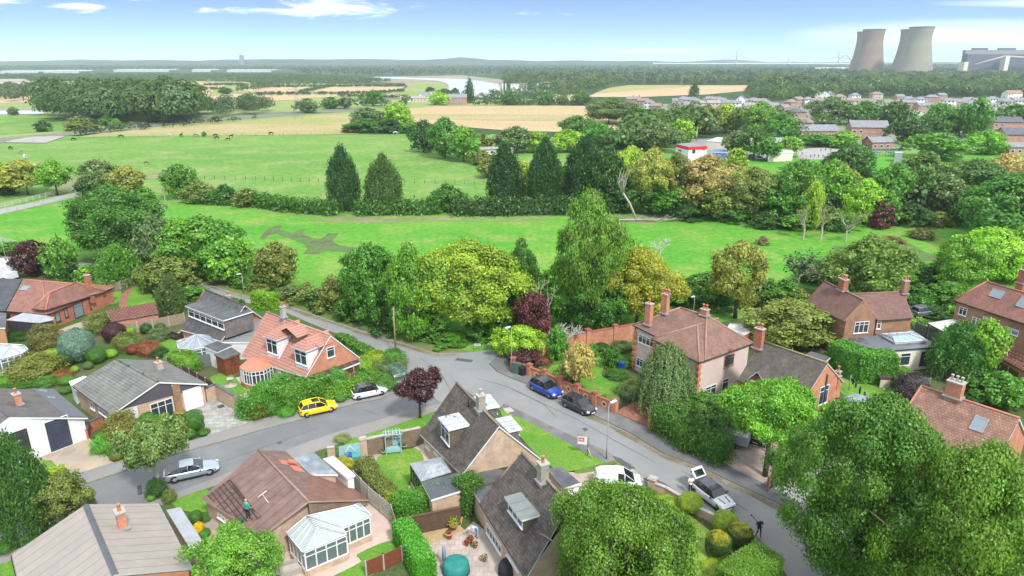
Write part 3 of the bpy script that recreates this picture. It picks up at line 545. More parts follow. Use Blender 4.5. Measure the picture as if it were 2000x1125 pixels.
 def chimney(s, px, w, d, h, mat, pl=None, pots=1, zb=None, rz=None, top=None, pot=TERRA, cap=CONC):
  pl = pl or s.P.get('A')
  P = hitp(px[0], px[1], pl[0], pl[1]) if not isinstance(pl, float) else G(px[0], px[1], pl)
  r = s.r; ang = math.atan2(*(r[1] - r[0])[1::-1]) if rz is None else rz
  b = s.mb(); b.box((P[0], P[1], P[2] + h / 2 - .7),(w, d, h + 1.4), ang, 0); b.box((P[0], P[1], P[2] + h + .06),(w + .14, d + .14,.12), ang, 1)
  c = s.part(b, 'chimney', [mat, cap])
  for i in range(pots):
   g = s.mb(); ox = (i - (pots - 1) / 2) * .42; g.lathe((P[0] + math.cos(ang) * ox, P[1] + math.sin(ang) * ox, P[2] + h + .1),[(.15,0),(.11,.1),(.10,.42),(.14,.46),(.14,.55)],10); s.part(g, 'chimney_pot', pot, c)
  f = s.mb(); f.box((P[0], P[1], P[2] + .04),(w + .3, d + .3,.14), ang); s.part(f, 'flashing', LEADG, c)
  return P
 def rooflight(s, px, pl, w, h, glass=GLASSL, name='roof_window'):
  P = hitp(px[0], px[1], pl[0], pl[1]); n = pl[1]; u = np.cross((0,0,1.), n); u /= np.linalg.norm(u); v = np.cross(n, u)
  def Q(a, c, o): return P + u * a + v * c + n * o
  b = s.mb(); g = s.mb()
  for (x0, x1, y0, y1) in ((-w / 2, w / 2,-h / 2,-h / 2 + .1),(-w / 2, w / 2, h / 2 - .1, h / 2),(-w / 2,-w / 2 + .1,-h / 2 + .1, h / 2 - .1),(w / 2 - .1, w / 2,-h / 2 + .1, h / 2 - .1)):
   b.poly([Q(x0, y0,.1), Q(x1, y0,.1), Q(x1, y1,.1), Q(x0, y1,.1)])
   for (a, c),(e, f) in (((x0, y0),(x1, y0)),((x1, y0),(x1, y1)),((x1, y1),(x0, y1)),((x0, y1),(x0, y0))): b.poly([Q(a, c, -.02), Q(e, f, -.02), Q(e, f, .1), Q(a, c, .1)])
  o = s.part(b, name, LEADG); g.poly([Q(-w / 2 + .08,-h / 2 + .08,.07), Q(w / 2 - .08,-h / 2 + .08,.07), Q(w / 2 - .08, h / 2 - .08,.07), Q(-w / 2 + .08, h / 2 - .08,.07)]); s.part(g, 'pane', glass, o)
 def dormer(s, P1, P2, zt, depth, pl, wall, roof, n=2, kind='flat', fascia=WHITE, ov=.2, zh=1.0, side=1, winz=(.25,.2), glass=None, frame=WHITE, label=None, slope=.0):
  """front roof edge from pixel P1 to P2 at height zt; runs back into the roof plane pl"""
  p, q = G(*P1, zt), G(*P2, zt); u = (q - p) / np.linalg.norm(q - p); nn = np.array([-u[1], u[0],0])
  if np.dot(nn[:2], pl[1][:2]) > 0: nn = -nn       # points into the slope
  w = np.linalg.norm(q - p); a, c = p + u * ov + nn * ov, q - u * ov + nn * ov
  zf = min(pz(pl, a[0], a[1]), pz(pl, c[0], c[1])) - .1
  d = thing('dormer', None, None, (0,0,0)); d.parent = s.e
  if label: d['label'] = label
  pb, qb = p + nn * depth, q + nn * depth; ab, cb_ = a + nn * (depth - ov), c + nn * (depth - ov)
  wb = s.mb(); zt2 = zt - .14
  plan = [a[:2], c[:2], cb_[:2], ab[:2]]; wb.prism(plan, zf, zt2); s.part(wb, 'wall', wall, d)
  rb = s.mb()
  if kind == 'flat':
   T = [np.array([*x[:2], zt + (.12 if i < 2 else 0)]) for i, x in enumerate((p, q, qb, pb))]
   T = [np.array([*p[:2], zt]), np.array([*q[:2], zt]), np.array([*qb[:2], zt + slope]), np.array([*pb[:2], zt + slope])]
   if np.cross(T[1] - T[0], T[2] - T[0])[2] < 0: T = T[::-1]
   rb.poly(T, 0)
   for i in range(4): rb.poly([T[i] - (0,0,.16), T[(i + 1) % 4] - (0,0,.16), T[(i + 1) % 4], T[i]],1)
   for i in range(1,3):
    e = T[0] + (T[1] - T[0]) * i / 3; f = T[3] + (T[2] - T[3]) * i / 3; rb.tube([e + (0,0,.02), f + (0,0,.02)],.035,4,0)
  else:
   m1 = (p + q) / 2 + nn * (w / 2 if kind == 'hip' else 0); m2 = (p + q) / 2 + nn * (depth + 1.0)
   m1 = np.array([*m1[:2], zt + zh]); m2 = np.array([*m2[:2], zt + zh])
   for f in ([p, m1, m2, pb],[q, qb, m2, m1]) + (([p, q, m1],) if kind == 'hip' else ()):
    f = [np.array(x) for x in f]
    if np.cross(f[1] - f[0], f[2] - f[0])[2] < 0: f = f[::-1]
    rb.poly(f, 0); rb.poly([x - (0,0,.1) for x in f[::-1]],1)
    for i in range(len(f)): rb.poly([f[i] - (0,0,.1), f[(i + 1) % len(f)] - (0,0,.1), f[(i + 1) % len(f)], f[i]],1)
   if kind == 'gable':
    a3, c3 = p + nn * .25 + u * .2, q + nn * .25 - u * .2; mm = (a3 + c3) / 2; g3 = s.mb(); f = [np.array([*a3[:2], zt - .15]), np.array([*c3[:2], zt - .15]), np.array([*mm[:2], zt + zh - .22])]; g3.poly(f); g3.poly(f[::-1]); s.part(g3, 'gable', wall, d)
  s.part(rb, 'dormer_roof', [roof, fascia], d)
  A = 1 if np.cross(np.append(c[:2] - a[:2],0), np.append(nn[:2],0))[2] > 0 else -1
  s.W['_d'] = (a[:2], c[:2], A); Lw = np.linalg.norm(c - a)
  f = s.winat('_d', .12, Lw - .12, zf + winz[0] + .1, zt2 - winz[1], n, True, frame, glass or GLASS, tr=.3)
  f.parent = d; del s.W['_d']
  return d
 def cons(s, eave, ze, tops, faces, glazed, wall, roofg, frame=WHITE, base=.6, nb=3, npan=3, name='conservatory', zt=None, solid=False, label=None, z0=.05, fw=.09):
  """eave: pixels at ze; tops: [(px, z)]; faces: index lists, 0..n-1 eave points, 100+i top points; glazed: eave index pairs"""
  E = [G(*p, ze) if len(p) == 2 else np.array(p) for p in eave]; T = [G(*p[:2], p[2]) if len(p) == 3 else np.array(p[:3]) for p in tops]
  V = lambda i: T[i - 100] if i >= 100 else E[i]
  d = thing(name, None, None); d.parent = s.e
  if label: d['label'] = label
  g = s.mb(); fr = s.mb()
  for f in faces:
   P = [V(i) for i in f]
   if np.cross(P[1] - P[0], P[2] - P[0])[2] < 0: Pn = P[::-1]
   else: Pn = P
   g.poly(Pn, 0); g.poly([x - (0,0,.04) for x in Pn[::-1]],0)
   if not solid:
    for i in range(len(P)): fr.bar(P[i] + (0,0,.03), P[(i + 1) % len(P)] + (0,0,.03),.08)
    # glazing bars from the first edge (eave) up to the opposite edge or apex
    e0, e1 = P[0], P[1]; t0, t1 = (P[3], P[2]) if len(P) == 4 else (P[2], P[2])
    for k in range(1, nb + 1):
     t = k / (nb + 1); fr.bar(e0 + (e1 - e0) * t + (0,0,.03), t0 + (t1 - t0) * t + (0,0,.03),.05)
  s.part(g, 'roof', roofg, d)
  wa = s.mb(); pn = s.mb()
  for (i, j) in glazed:
   p, q = E[i], E[j]; u = (q - p) / np.linalg.norm(q - p); c = sum(E) / len(E); p2, q2 = p + (c - p) * .05, q + (c - q) * .05; p2[2] = q2[2] = 0
   ang = math.atan2(u[1], u[0]); w = np.linalg.norm(q2 - p2); m = (p2 + q2) / 2
   if base > .1: wa.box((m[0], m[1], z0 + base / 2),(w, .22, base), ang)
   k = max(1, int(round(w / 1.0))) if npan is None else npan
   zm = base + z0 + (ze - base - z0) * .68
   for zz in (base + z0 + fw / 2, ze - .14) + ((zm,) if ze - z0 > 1 else ()): fr.box((m[0], m[1], zz),(w, .1, fw if zz != zm else .06), ang)
   for t in range(k + 1):
    x = p2 + (q2 - p2) * t / k; fr.box((x[0], x[1],(base + z0 + fw + ze - .19) / 2),(fw, .104, ze - .19 - base - z0 - fw), ang)
   pn.box((m[0], m[1],(base + z0 + ze) / 2),(w - .02,.03, max(ze - base - z0 - .2,.03)), ang)
  if base > .1: s.part(wa, 'base_wall', wall, d)
  s.part(fr, 'frame', frame, d); s.part(pn, 'pane', GLASS if solid else glassy('conservatory_glass', (.10,.125,.13),.1), d)
  # floor
  fl = s.mb(); fl.cap([e[:2] for e in E], z0 + .1); s.part(fl, 'floor', CONC, d)
  return d

T_grey = tiled('grey_green_tiles', (.15,.155,.145),(.12,.125,.115),1.2,.33,.025,.35, off=0, stain=(.19,.19,.15), sth=(.45,.7), amt=.6)
T_greyv = tiled('beige_concrete_tiles', (.28,.25,.22),(.265,.238,.21),.95,90,.028,.5, off=0, stain=(.21,.20,.18), sth=(.45,.75), amt=.5, jit=.08)
T_brown = tiled('brown_red_tiles', (.175,.115,.097),(.158,.104,.088),.9,90,.03,.45, off=0, stain=(.10,.06,.05), sth=(.5,.75), stsc=.8, amt=.7)
T_brownp = tiled('plain_brown_tiles', (.20,.105,.08),(.18,.095,.072),.33,.3,.012,.7, stain=(.11,.07,.06), sth=(.5,.75), stsc=1.2, amt=.6)
T_slate = tiled('dark_slate_tiles', (.085,.082,.080),(.065,.063,.062),.33,.3,.02,.4, stain=(.16,.155,.13), sth=(.5,.72), stsc=1.5, amt=.6)
T_mottle = tiled('mottled_dark_tiles', (.10,.085,.075),(.065,.058,.055),.3,.25,.02,.4, stain=(.14,.12,.09), sth=(.48,.7), stsc=2.2, amt=.7, jit=.4)
T_orange = tiled('salmon_tiles', (.355,.185,.14),(.32,.165,.125),3.0,.36,.035,.45, off=.3, stain=(.38,.16,.12), sth=(.45,.7), amt=.4, jit=.1)
T_red = tiled('weathered_red_tiles', (.25,.125,.095),(.20,.10,.08),.28,.24,.015,.5, stain=(.12,.075,.065), sth=(.5,.68), stsc=.8, streak=.4, amt=.75)
T_pink = tiled('rosemary_tiles', (.215,.125,.095),(.17,.10,.08),.28,.24,.012,.55, stain=(.105,.08,.07), sth=(.5,.7), stsc=.45, amt=.75)
T_plum = tiled('plum_tiles', (.17,.095,.08),(.135,.078,.068),.28,.24,.012,.55, stain=(.17,.15,.10), sth=(.55,.75), stsc=.6, amt=.6)
T_dark = tiled('dark_moss_tiles', (.10,.088,.075),(.075,.068,.06),.28,.24,.012,.5, stain=(.17,.165,.10), sth=(.52,.75), stsc=.5, amt=.7)
T_oran = tiled('orange_clay_tiles', (.265,.15,.105),(.20,.115,.09),.3,.27,.02,.4, stain=(.15,.09,.07), sth=(.48,.68), stsc=.6, amt=.7, jit=.35)
T_garage = tiled('garage_tiles', (.19,.085,.06),(.15,.065,.05),.45,.4,.06,.3, stain=(.12,.06,.05), sth=(.5,.7), amt=.5)
B_buff = tiled('buff_brick', (.42,.31,.22),(.34,.245,.175),.23,.075,.012,1.15, stain=(.30,.22,.17), sth=(.5,.75), amt=.5, bump=.2)
B_buffd = tiled('brown_brick', (.27,.155,.095),(.20,.115,.07),.23,.075,.012,1.2, stain=(.14,.085,.06), sth=(.5,.72), amt=.6, bump=.2)
B_red = tiled('red_brick', (.33,.125,.075),(.26,.10,.06),.23,.075,.012,1.2, stain=(.18,.09,.07), sth=(.52,.75), amt=.5, bump=.2)
B_orb = tiled('orange_brick', (.42,.19,.115),(.34,.15,.09),.23,.075,.012,1.2, stain=(.24,.12,.08), sth=(.52,.75), amt=.5, bump=.2)
RENDER = plain('pink_render', (.52,.43,.39),.85,.07,.8, c2=(.44,.36,.33), thr=(.5,.75)); WREND = plain('white_render', (.60,.60,.60),.8,.05,.5)
CREAM = plain('cream_render', (.60,.56,.46),.85,.06,.6); TILEH = tiled('tile_hanging', (.17,.16,.15),(.13,.12,.115),.3,.2,.015,.5, bump=.5); SHINGLE = tiled('brown_hung_tiles', (.17,.13,.09),(.12,.10,.07),.3,.15,.02,.4)
DARKCLAD = plain('dark_cladding', (.075,.07,.08),.7,.1,1); NAVY = tiled('navy_garage_door', (.045,.05,.075),(.04,.046,.07),4,.25,.015,.5, bump=.3); LEAD = plain('lead_sheet', (.27,.29,.31),.5,.15,1.2, c2=(.23,.25,.27), thr=(.5,.7), sc2=.8)
LEADM = plain('mossy_lead', (.36,.38,.39),.5,.1,1, c2=(.10,.095,.06), thr=(.60,.62), sc2=1.1); FELTB = plain('blue_grey_felt', (.15,.18,.20),.6,.2,1, c2=(.27,.30,.31), thr=(.45,.65), sc2=.7); FELTG = plain('green_grey_felt', (.17,.19,.18),.7,.1,1.4)
FELTD = plain('dark_roof_felt', (.07,.078,.085),.7,.2,1, c2=(.10,.105,.09), thr=(.5,.7)); CORR = plain('white_corrugated', (.44,.44,.42),.5,.12,1); MOSSY = plain('mossy_flat_roof', (.085,.09,.09),.55,.3,.8, c2=(.035,.04,.025), thr=(.5,.6), sc2=.6)
POLYC = plain('opal_polycarbonate', (.30,.34,.33),.35,.06,.8); GREYDOOR = plain('grey_door', (.12,.13,.15),.5); OAK = plain('stained_wood', (.16,.05,.025),.6,.2,3); DKBROWN = plain('dark_brown_frame', (.05,.03,.022),.5)
TIMBER = plain('weathered_timber', (.24,.19,.14),.9,.2,3); TIMBERD = plain('dark_timber', (.09,.055,.035),.9,.25,3); TEAL = plain('teal_paint', (.22,.38,.38),.6,.1,2)

# --- bungalow at the bottom left ---
h = House('bungalow', 'beige tiled bungalow in the bottom left corner with a dark ridge strip and brick chimney', (225,1060))
h.gable((167,985),(225,1122),(310,981),(377,1109),(22,1084), None, ze=2.57, zr=4.55, roof=T_greyv, wall=B_orb, ridge=None, fascia=plain('grey_fascia', (.36,.36,.35),.7))
r0, r1 = h.r[:2]; b = h.mb(); up = np.array([0,0,.05])
for s_ in (h.r[2] - r0, h.r[4] - r0):
 e = s_ / np.linalg.norm(s_) * .22; b.poly([r0 + up, r1 + up, r1 + e + up, r0 + e + up] if s_[0] < 0 else [r0 + up, r0 + e + up, r1 + e + up, r1 + up])
h.part(b, 'ridge_strip', plain('lead_dark', (.085,.09,.10),.6))
h.chimney((240,1030),.75,.55,1.35, B_orb, h.P['A'],1)
h.flat([(325,996),(352,990),(405,1071),(377,1080)],2.35, LEAD, CREAM, 'g')
# --- brown roof bungalow ---
h = House('bungalow', 'brown tiled bungalow with a man on its half-cleaned roof and a white conservatory', (560,970)); BW = h
h.gable((505,879),(602,979),(557,881), None, (391,959),(512,1046), ze=2.65, zr=4.15, roof=T_brown, wall=B_buff, ridge=plain('pale_ridge_tiles', (.24,.16,.12),.85,.2,2), fascia=plain('brown_verge', (.32,.24,.2),.8))
pA = h.P['A']; q1 = hitp(602,926, pA[0], pA[1]); q2 = hitp(662,929, pA[0], pA[1]); q3 = hitp(720,976, pA[0], pA[1]); q4 = h.r[3]
e1 = np.array(h.r[1]); dz = np.array([0,0,.02]); h.roof([[q1 + dz, q2 + dz, q3 + dz, e1 + dz]], T_brownp, plain('brown_verge', (.3,.2,.15),.8), name='catslide_roof')
h.P['C'] = pA
w = h.mb()
for p, q in ((q2, q3),):
 c = (q1 + q3) / 2; p2, q2_ = p + (c - p) * .06, q + (c - q) * .06
 w.poly([(p2[0], p2[1],.05),(q2_[0], q2_[1],.05),(q2_[0], q2_[1], q2_[2] - .15),(p2[0], p2[1], p2[2] - .15)])
gp = G(512,1046,2.65); gq = e1
pa, pb = q3 + (e1 - q3) * .03 + (q2 - q3) * .04, e1 + (q1 - e1) * .04
w.poly([(pb[0], pb[1],.05),(pa[0], pa[1],.05),(pa[0], pa[1], pa[2] - .15),(pb[0], pb[1], pb[2] - .15)])
w.poly([(pa[0], pa[1],.05),(pb[0], pb[1],.05),(pb[0], pb[1], pb[2] - .15),(pa[0], pa[1], pa[2] - .15)])
h.part(w, 'wall', B_buff)
h.flat([(572,894),(611,881),(660,926),(605,926)],2.6, FELTB, B_buff, 'g')
h.flat([(630,896),(652,890),(694,927),(677,933)],2.3, CORR, WHITE, 'k', name='lean_to_roof')
h.win((425,1000),(441,1020),2); h.win((517,1062),(534,1083),1, frame=WHITE)
h.cons([(559,1041),(591,1079),(677,1044),(667,1030),(725,1006),(702,983)],2.35,[(599,1008,3.0),(617,1029,3.0),(662,985,3.0),(690,988,3.0)],
 [[0,1,101,100],[1,2,101],[3,4,103,100],[4,5,103],[2,3,100,101]],[(0,1),(1,2),(2,3),(3,4)], B_buff, POLYC, nb=3, npan=4, base=.55, label='L-shaped white conservatory with an opal hipped roof and its door open')
t = plain('new_red_tiles', (.42,.16,.10),.85,.1)
b = h.mb()
for (x, y, a, c) in ((565,905,.5,.9),(577,913,.9,.5),(571,900,.3,.4)):
 P = hitp(x, y, pA[0], pA[1]); n = pA[1]; u = np.cross((0,0,1.), n); u /= np.linalg.norm(u); v = np.cross(n, u); b.poly([P + u * i * a + v * j * c + n * .03 for i, j in ((-1,-1),(1,-1),(1,1),(-1,1))])
h.part(b, 'replacement_tiles', t)
pB = h.P['B']; n = pB[1]; u = np.cross((0,0,1.), n); u /= np.linalg.norm(u); v = np.cross(n, u)
def onroof(pl, poly, name, mat, off=.025):
 b = h.mb(); b.poly([hitp(x, y, pl[0], pl[1]) + pl[1] * off for x, y in poly]); return h.part(b, name, mat)
onroof(pB, [(405,968),(450,934),(480,990),(505,1002),(512,1012),(478,1020),(430,995)][::-1], 'moss', tiled('mossy_brown_tiles', (.14,.085,.075),(.12,.075,.065),.9,.35,.05,.3, off=0, stain=(.045,.035,.025), sth=(.52,.60), stsc=3.5, amt=.9))
onroof(pB, [(449,936),(458,945),(500,1000),(490,998),(460,962)][::-1], 'dark_moss', plain('black_moss', (.045,.035,.025),.95,.4,3),.04)
# --- grey bungalow in the middle left ---
h = House('bungalow', 'grey-green tiled bungalow with white garage door and dark clad gable facing its slab drive', (280,790))
h.gable((227,701),(310,746),(322,703),(406,750),(141,755),(217,810), ze=2.6, zr=4.43, roof=T_grey, wall=B_buff, ridge=T_grey, vg=.35)
h.chimney((311,721),.6,.6,.8, B_buff, h.P['A'],1)
k1 = '1'; h.door((356,764),(400,803), WHITE, 'garage_door', k='1'); h.win((292,790),(342,811),3, k='1'); h.door((243,801),(274,830), WHITE, 'door', k='1')
p, q, A = h.W['1']; u = (q - p) / np.linalg.norm(q - p); nn = np.array([u[1],-u[0]]) * (1 if A > 0 else -1); Lw = np.linalg.norm(q - p); b = h.mb(); b2 = h.mb()
def wp(t, z, o=.008): return (p[0] + u[0] * t + nn[0] * o, p[1] + u[1] * t + nn[1] * o, z)
zg = lambda t: min(pz(h.P['A'], *(p + u * t)), pz(h.P['B'], *(p + u * t))) - .2
tm = Lw * .5; b.poly([wp(.9,2.62), wp(Lw * .64,2.4), wp(Lw * .64, zg(Lw * .64)), wp(tm, zg(tm)), wp(.9, zg(.9))]); b.poly([wp(Lw * .72,2.35), wp(Lw - .3,2.35), wp(Lw - .3, zg(Lw - .3)), wp(Lw * .72, zg(Lw * .72))])
h.part(b, 'gable_cladding', DARKCLAD); b2.box(wp(Lw * .68,1.75,.1),(.75,.3,3.4), math.atan2(u[1], u[0])); h.part(b2, 'brick_pier', B_buffd)
h.win((175,782),(186,802),2, k='B'); h.win((192,795),(209,815),2, k='B')
h.flat([(134,745),(165,734),(175,738),(141,756)],2.3, WHITE, WHITE, 'k', name='lean_to_roof')
# --- white bungalow at the left edge ---
h = House('bungalow', 'white rendered bungalow with navy garage door at the left edge', (60,850))
h.gable((-50,757),(18,815),(104,759),(172,816), None, None, ze=2.48, zr=5.1, roof=tiled('dull_grey_tiles', (.12,.115,.11),(.10,.095,.09),.33,.33,.015,.5, stain=(.15,.13,.11), sth=(.45,.7), amt=.6), wall=WREND, ridge=FELT, vg=.3)
h.chimney((36,790),.7,.55,1.1, B_orb, h.P['A'],1)
h.door((84,826),(146,874), NAVY, 'garage_door', k='1'); h.win((17,848),(62,878),3, k='1', frame=DKBROWN)
onroof(h.P['A'],[(62,759),(104,759.5),(171,815),(130,813.5)], 'new_felt_strip', plain('smooth_grey_felt', (.105,.11,.125),.6,.05,1))
h.rooflight((84,764), h.P['A'],.6,.6); h.rooflight((100,777), h.P['A'],.6,.6)
# --- red bungalow, upper left ---
h = House('bungalow', 'red hipped-roof brick bungalow with a tall narrow chimney and dark framed windows, upper left', (90,600)); TR = plain('red_ridge_tiles', (.36,.15,.10),.85,.15,2)
h.gable((97,571),(150,551), None, None, (91,614),(206,569), ze=2.5, zr=4.9, roof=T_red, wall=B_red, ridge=TR, hip0=1, hip1=1, fascia=DKBROWN, key='m'); rr = h.r
h.gable((45,546),(82,549), None, None, (12,607),(91,614), ze=2.5, zr=4.95, roof=T_red, wall=B_red, ridge=TR, hip1=1, key='n', fascia=DKBROWN)
P0, P1, P2, P3 = G(-70,541,4.95), G(43,545,4.95), G(10,607,2.5), G(-110,603,2.5); h.roof([[P3, P2, P1, P0]], tiled('dark_ribbed_tiles', (.075,.08,.09),(.07,.075,.085),.5,.42,.04,.4, off=0), DKBROWN, name='roof', label='dark grey ribbed roof of the extension')
h.flat([(-110,608),(12,611),(10,640),(-110,640)],2.45, FELT, plain('tan_boards', (.4,.22,.1),.8,.1), 'x', nowall=False)
h.chimney((177,574),.7,.55,2.9, B_red, h.P['mB'],1)
h.rooflight((49,563), h.P['nB'],1.2,1.0)
for a, c, n_ in (((141,594),(165,615),1),((172,584),(179,603),1),((124,603),(134,618),1),((106,613),(119,626),1)): h.win(a, c, n_, frame=DKBROWN, k='mB', glass=GLASSL)
h.cons([(11,625),(75,631),(104,625),(106,620),(47,614)],2.45,[(45,611,2.95),(90,616,2.95)],[[0,1,101,100],[1,2,101],[2,3,101],[3,4,100,101],[4,0,100]],[(0,1),(1,2)], B_red, LEAD, frame=DKBROWN, nb=2, npan=4, base=.5, solid=True, name='garden_room', label='garden room with a pale grey roof and dark posts')
# --- white conservatory cut by the left edge ---
h = House('conservatory', 'white conservatory with a pale ribbed roof cut off by the left edge, among shrubs', (20,720), 'conservatory')
h.cons([(-60,712),(0,702),(41,691),(55,683),(47,674),(-60,668)],2.4,[(-60,675,3.1),(22,676,3.1)],[[0,1,101,100],[1,2,101],[2,3,101],[3,4,101],[4,5,100,101]],[(0,1),(1,2),(2,3)], B_red, POLYC, nb=3, npan=3)
# --- slate chalet with wide dormer ---
h = House('chalet_house', 'dark slate chalet house with a wide flat-roofed dormer and an orange brick gable', (430,650))
h.gable((401,566),(478,596), None, (512,620),(351,636),(432,666), ze=2.65, zr=6.04, roof=T_slate, wall=B_orb, ridge=T_slate)
h.chimney((447,590),.5,.5,.9, B_buff, h.P['A'],1)
h.dormer((361,597),(436,626),5.35,4.2, h.P['B'], TILEH, FELTD, n=6, winz=(1.0,.25), label='wide flat dormer hung with grey tiles')
h.flat([(487,668),(432,668),(520,615),(548,628)],2.5, FELTG, WREND, 'k'); h.flat([(397,676),(423,667),(455,674),(425,688)],2.5, FELTD, WREND, 'l')
h.win((366,643),(380,652),2, k='B')
c = G(386,668,2.3)[:2]; E = [(c[0] + 2.5 * math.cos(a), c[1] + 2.5 * math.sin(a),2.3) for a in [math.pi / 4 * i + .2 for i in range(8)]]
h.cons(E, 2.3,[(c[0], c[1],3.3,0)],[[i, (i + 1) % 8,100] for i in range(8)],[(i, (i + 1) % 8) for i in range(8)], WREND, glassy('tinted_roof_glass', (.20,.23,.27),.15), nb=1, npan=2, base=.5, label='round white conservatory with a tent-shaped glass roof')
# --- salmon chalet ---
h = House('chalet_house', 'salmon tiled chalet house with two white hipped dormers and a brick gable, on the corner', (590,700)); SR = plain('salmon_ridge_tiles', (.38,.21,.16),.85,.12,2)
h.gable((520,609),(646,655), None, (704,699),(470,687),(597,736), ze=2.57, zr=6.5, roof=T_orange, wall=CREAM, ridge=SR, wlabel='cream side walls and brick gable end')
b = h.mb(); p, q, A = h.W['1']; u = (q - p) / np.linalg.norm(q - p); nn = np.array([u[1],-u[0]]) * (1 if A > 0 else -1); Lw = np.linalg.norm(q - p)
b.poly([wp(.02,.1), wp(Lw - .02,.1)] + [wp(Lw * k / 12, min(pz(h.P['A'], *(p + u * Lw * k / 12)), pz(h.P['B'], *(p + u * Lw * k / 12))) - .17) for k in range(12,-1,-1)]); h.part(b, 'brick_gable', B_orb)
h.win((637,680),(654,695),1, k='1')
h.chimney((554,620),.5,.5,1.3, CONC, h.P['A'],1)
for P1, P2 in (((512,655),(540,665)),((567,676),(598,687))): h.dormer(P1, P2,5.55,3.4, h.P['B'], WREND, T_orange, n=2, kind='hip', zh=.95, winz=(.55,.15), ov=.25, label=None)
for P1, P2 in (((598,614),(560,608)),): pass
h.gable((556,610),(570,614), None, None, (597,634),(570,620), ze=4.6, zr=5.8, roof=T_orange, wall=CREAM, key='z') if False else None
pA = h.P['A']
for (x, y) in ((575,622),(617,640)):
 P = hitp(x, y, pA[0], pA[1]); n = np.array([pA[1][0], pA[1][1]]); n /= np.linalg.norm(n); t = np.array([-n[1], n[0]]); b = h.mb(); zt = P[2] - .8
 rp = [np.array([*(P[:2] + t * a + n * c), z]) for a, c, z in ((-1.7,1.6, zt - .9),(1.7,1.6, zt - .9),(0,.6, zt),(0,-1.2, zt),(-1.7,-1, zt - .9),(1.7,-1, zt - .9))]
 for f in ([rp[0], rp[2], rp[3], rp[4]],[rp[1], rp[5], rp[3], rp[2]],[rp[0], rp[1], rp[2]]):
  if np.cross(f[1] - f[0], f[2] - f[0])[2] < 0: f = f[::-1]
  b.poly(f)
 h.part(b, 'dormer_roof', T_orange)
h.win((545,720),(563,733),2, k='B'); h.win((573,731),(589,743),2, k='B')
h.cons([(467,716),(474,722),(490,726),(515,722),(533,713),(520,700),(490,698)],2.45,[(503,704,3.5)],[[0,1,100],[1,2,100],[2,3,100],[3,4,100],[4,5,100],[5,6,100],[6,0,100]],[(0,1),(1,2),(2,3),(3,4)], B_red, plain('salmon_sheet_roof', (.5,.19,.12),.7,.08,1), npan=3, base=.6, solid=True, name='garden_room', label='white framed bay room with a salmon roof')
h.flat([(600,735),(607,745),(704,707),(695,698)],2.45, plain('dark_polycarbonate', (.05,.045,.045),.3), B_red, 'v', name='verandah_roof', nowall=True)
b = h.mb()
for i in range(8):
 a = G(600 + 95 * i / 7,735 - 37 * i / 7,2.5); c = G(607 + 97 * i / 7,745 - 38 * i / 7,2.5); b.bar(a, c, .08)
 if i % 3 == 0 or i == 7: b.bar((c[0], c[1],.05),(c[0], c[1],2.3),.1)
h.part(b, 'verandah_frame', TIMBER)
# --- stone-tiled chalet in the centre ---
h = House('chalet_house', 'dark mottled chalet house in the centre with white lead-roofed dormers and pale brick gable', (930,880))
h.gable((891,747),(975,832), None, (1057,896),(820,837),(902,927), ze=2.56, zr=6.58, roof=T_mottle, wall=B_buff, ridge=plain('lichen_ridge', (.2,.165,.11),.95,.3,3))
h.chimney((939,800),.65,.65,1.4, plain('stone_chimney', (.27,.25,.2),.9,.2,3), h.P['B'],1, pot=CONC)
h.dormer((855,815),(876,840),5.2,3.3, h.P['B'], SHINGLE, LEADM, n=2, winz=(.35,.12), label='dormer with a white lead roof facing the garden')
h.dormer((976,793),(955,774) if False else (957,769),5.3,3.0, h.P['A'], TILEH, LEADM, n=2, winz=(.6,.15))
h.dormer((1020,837),(997,811),5.3,3.0, h.P['A'], TILEH, LEADM, n=2, winz=(.6,.15))
b = h.mb(); P = hitp(915,795, *h.P['B']); b.tube([P, P + (0,0,.7)],.06,6); b.tube([P + (0,0,.7), P + (0,0,.85)],.1,6); h.part(b, 'vent_pipe', BLACK)
h.win((832,866),(840,880),1, k='B'); h.win((848,880),(858,893),1, k='B')
h.cons([(800,905),(822,940),(882,922),(862,892)],2.5,[(843,906,3.35),(862,903,3.35)],[[0,1,100],[1,2,101,100],[2,3,101],[3,0,100,101]],[(0,1),(1,2)], B_buff, tiled('grey_tile_roof', (.27,.30,.32),(.25,.28,.30),.5,.35,.02,.7), frame=DKBROWN, npan=4, base=.6, solid=True, name='garden_room', label='garden room with a pale grey pyramid roof')
h.flat([(823,941),(842,976),(920,952),(897,922)],2.5, FELTD, B_buff, 'k'); h.win((823,955),(838,985),3, frame=DKBROWN)
h.flat([(907,931),(1005,903),(1030,915),(945,990),(926,962)],2.35, MOSSY, B_buff, 'm')
# --- near chalet below it ---
h = House('chalet_house', 'dark chalet house at the bottom centre with grey felt dormer, half hidden by a tree', (1050,1020))
h.gable((1019,885),(1113,985), None, None, (937,991),(1027,1130), ze=2.5, zr=6.8, roof=T_mottle, wall=B_buff, ridge=plain('lichen_ridge', (.2,.165,.11),.95,.3,3))
h.chimney((1060,940),.65,.65,1.5, plain('stone_chimney', (.27,.25,.2),.9,.2,3), h.P['B'],1)
h.dormer((985,970),(1020,1016),5.25,4.0, h.P['B'], SHINGLE, FELTG, n=3, winz=(.4,.12), label='dormer with a grey-green felt roof and ragged lichen edge')
h.win((951,1020),(980,1085),5, k='B'); h.win((991,1083),(1013,1115),3, k='B')
h.flat([(1071,915),(1096,910),(1133,943),(1103,953)],2.5, FELT, B_buff, 'g'); h.flat([(1103,953),(1135,943),(1150,957),(1118,968)],2.2, CORR, WHITE, 'j')
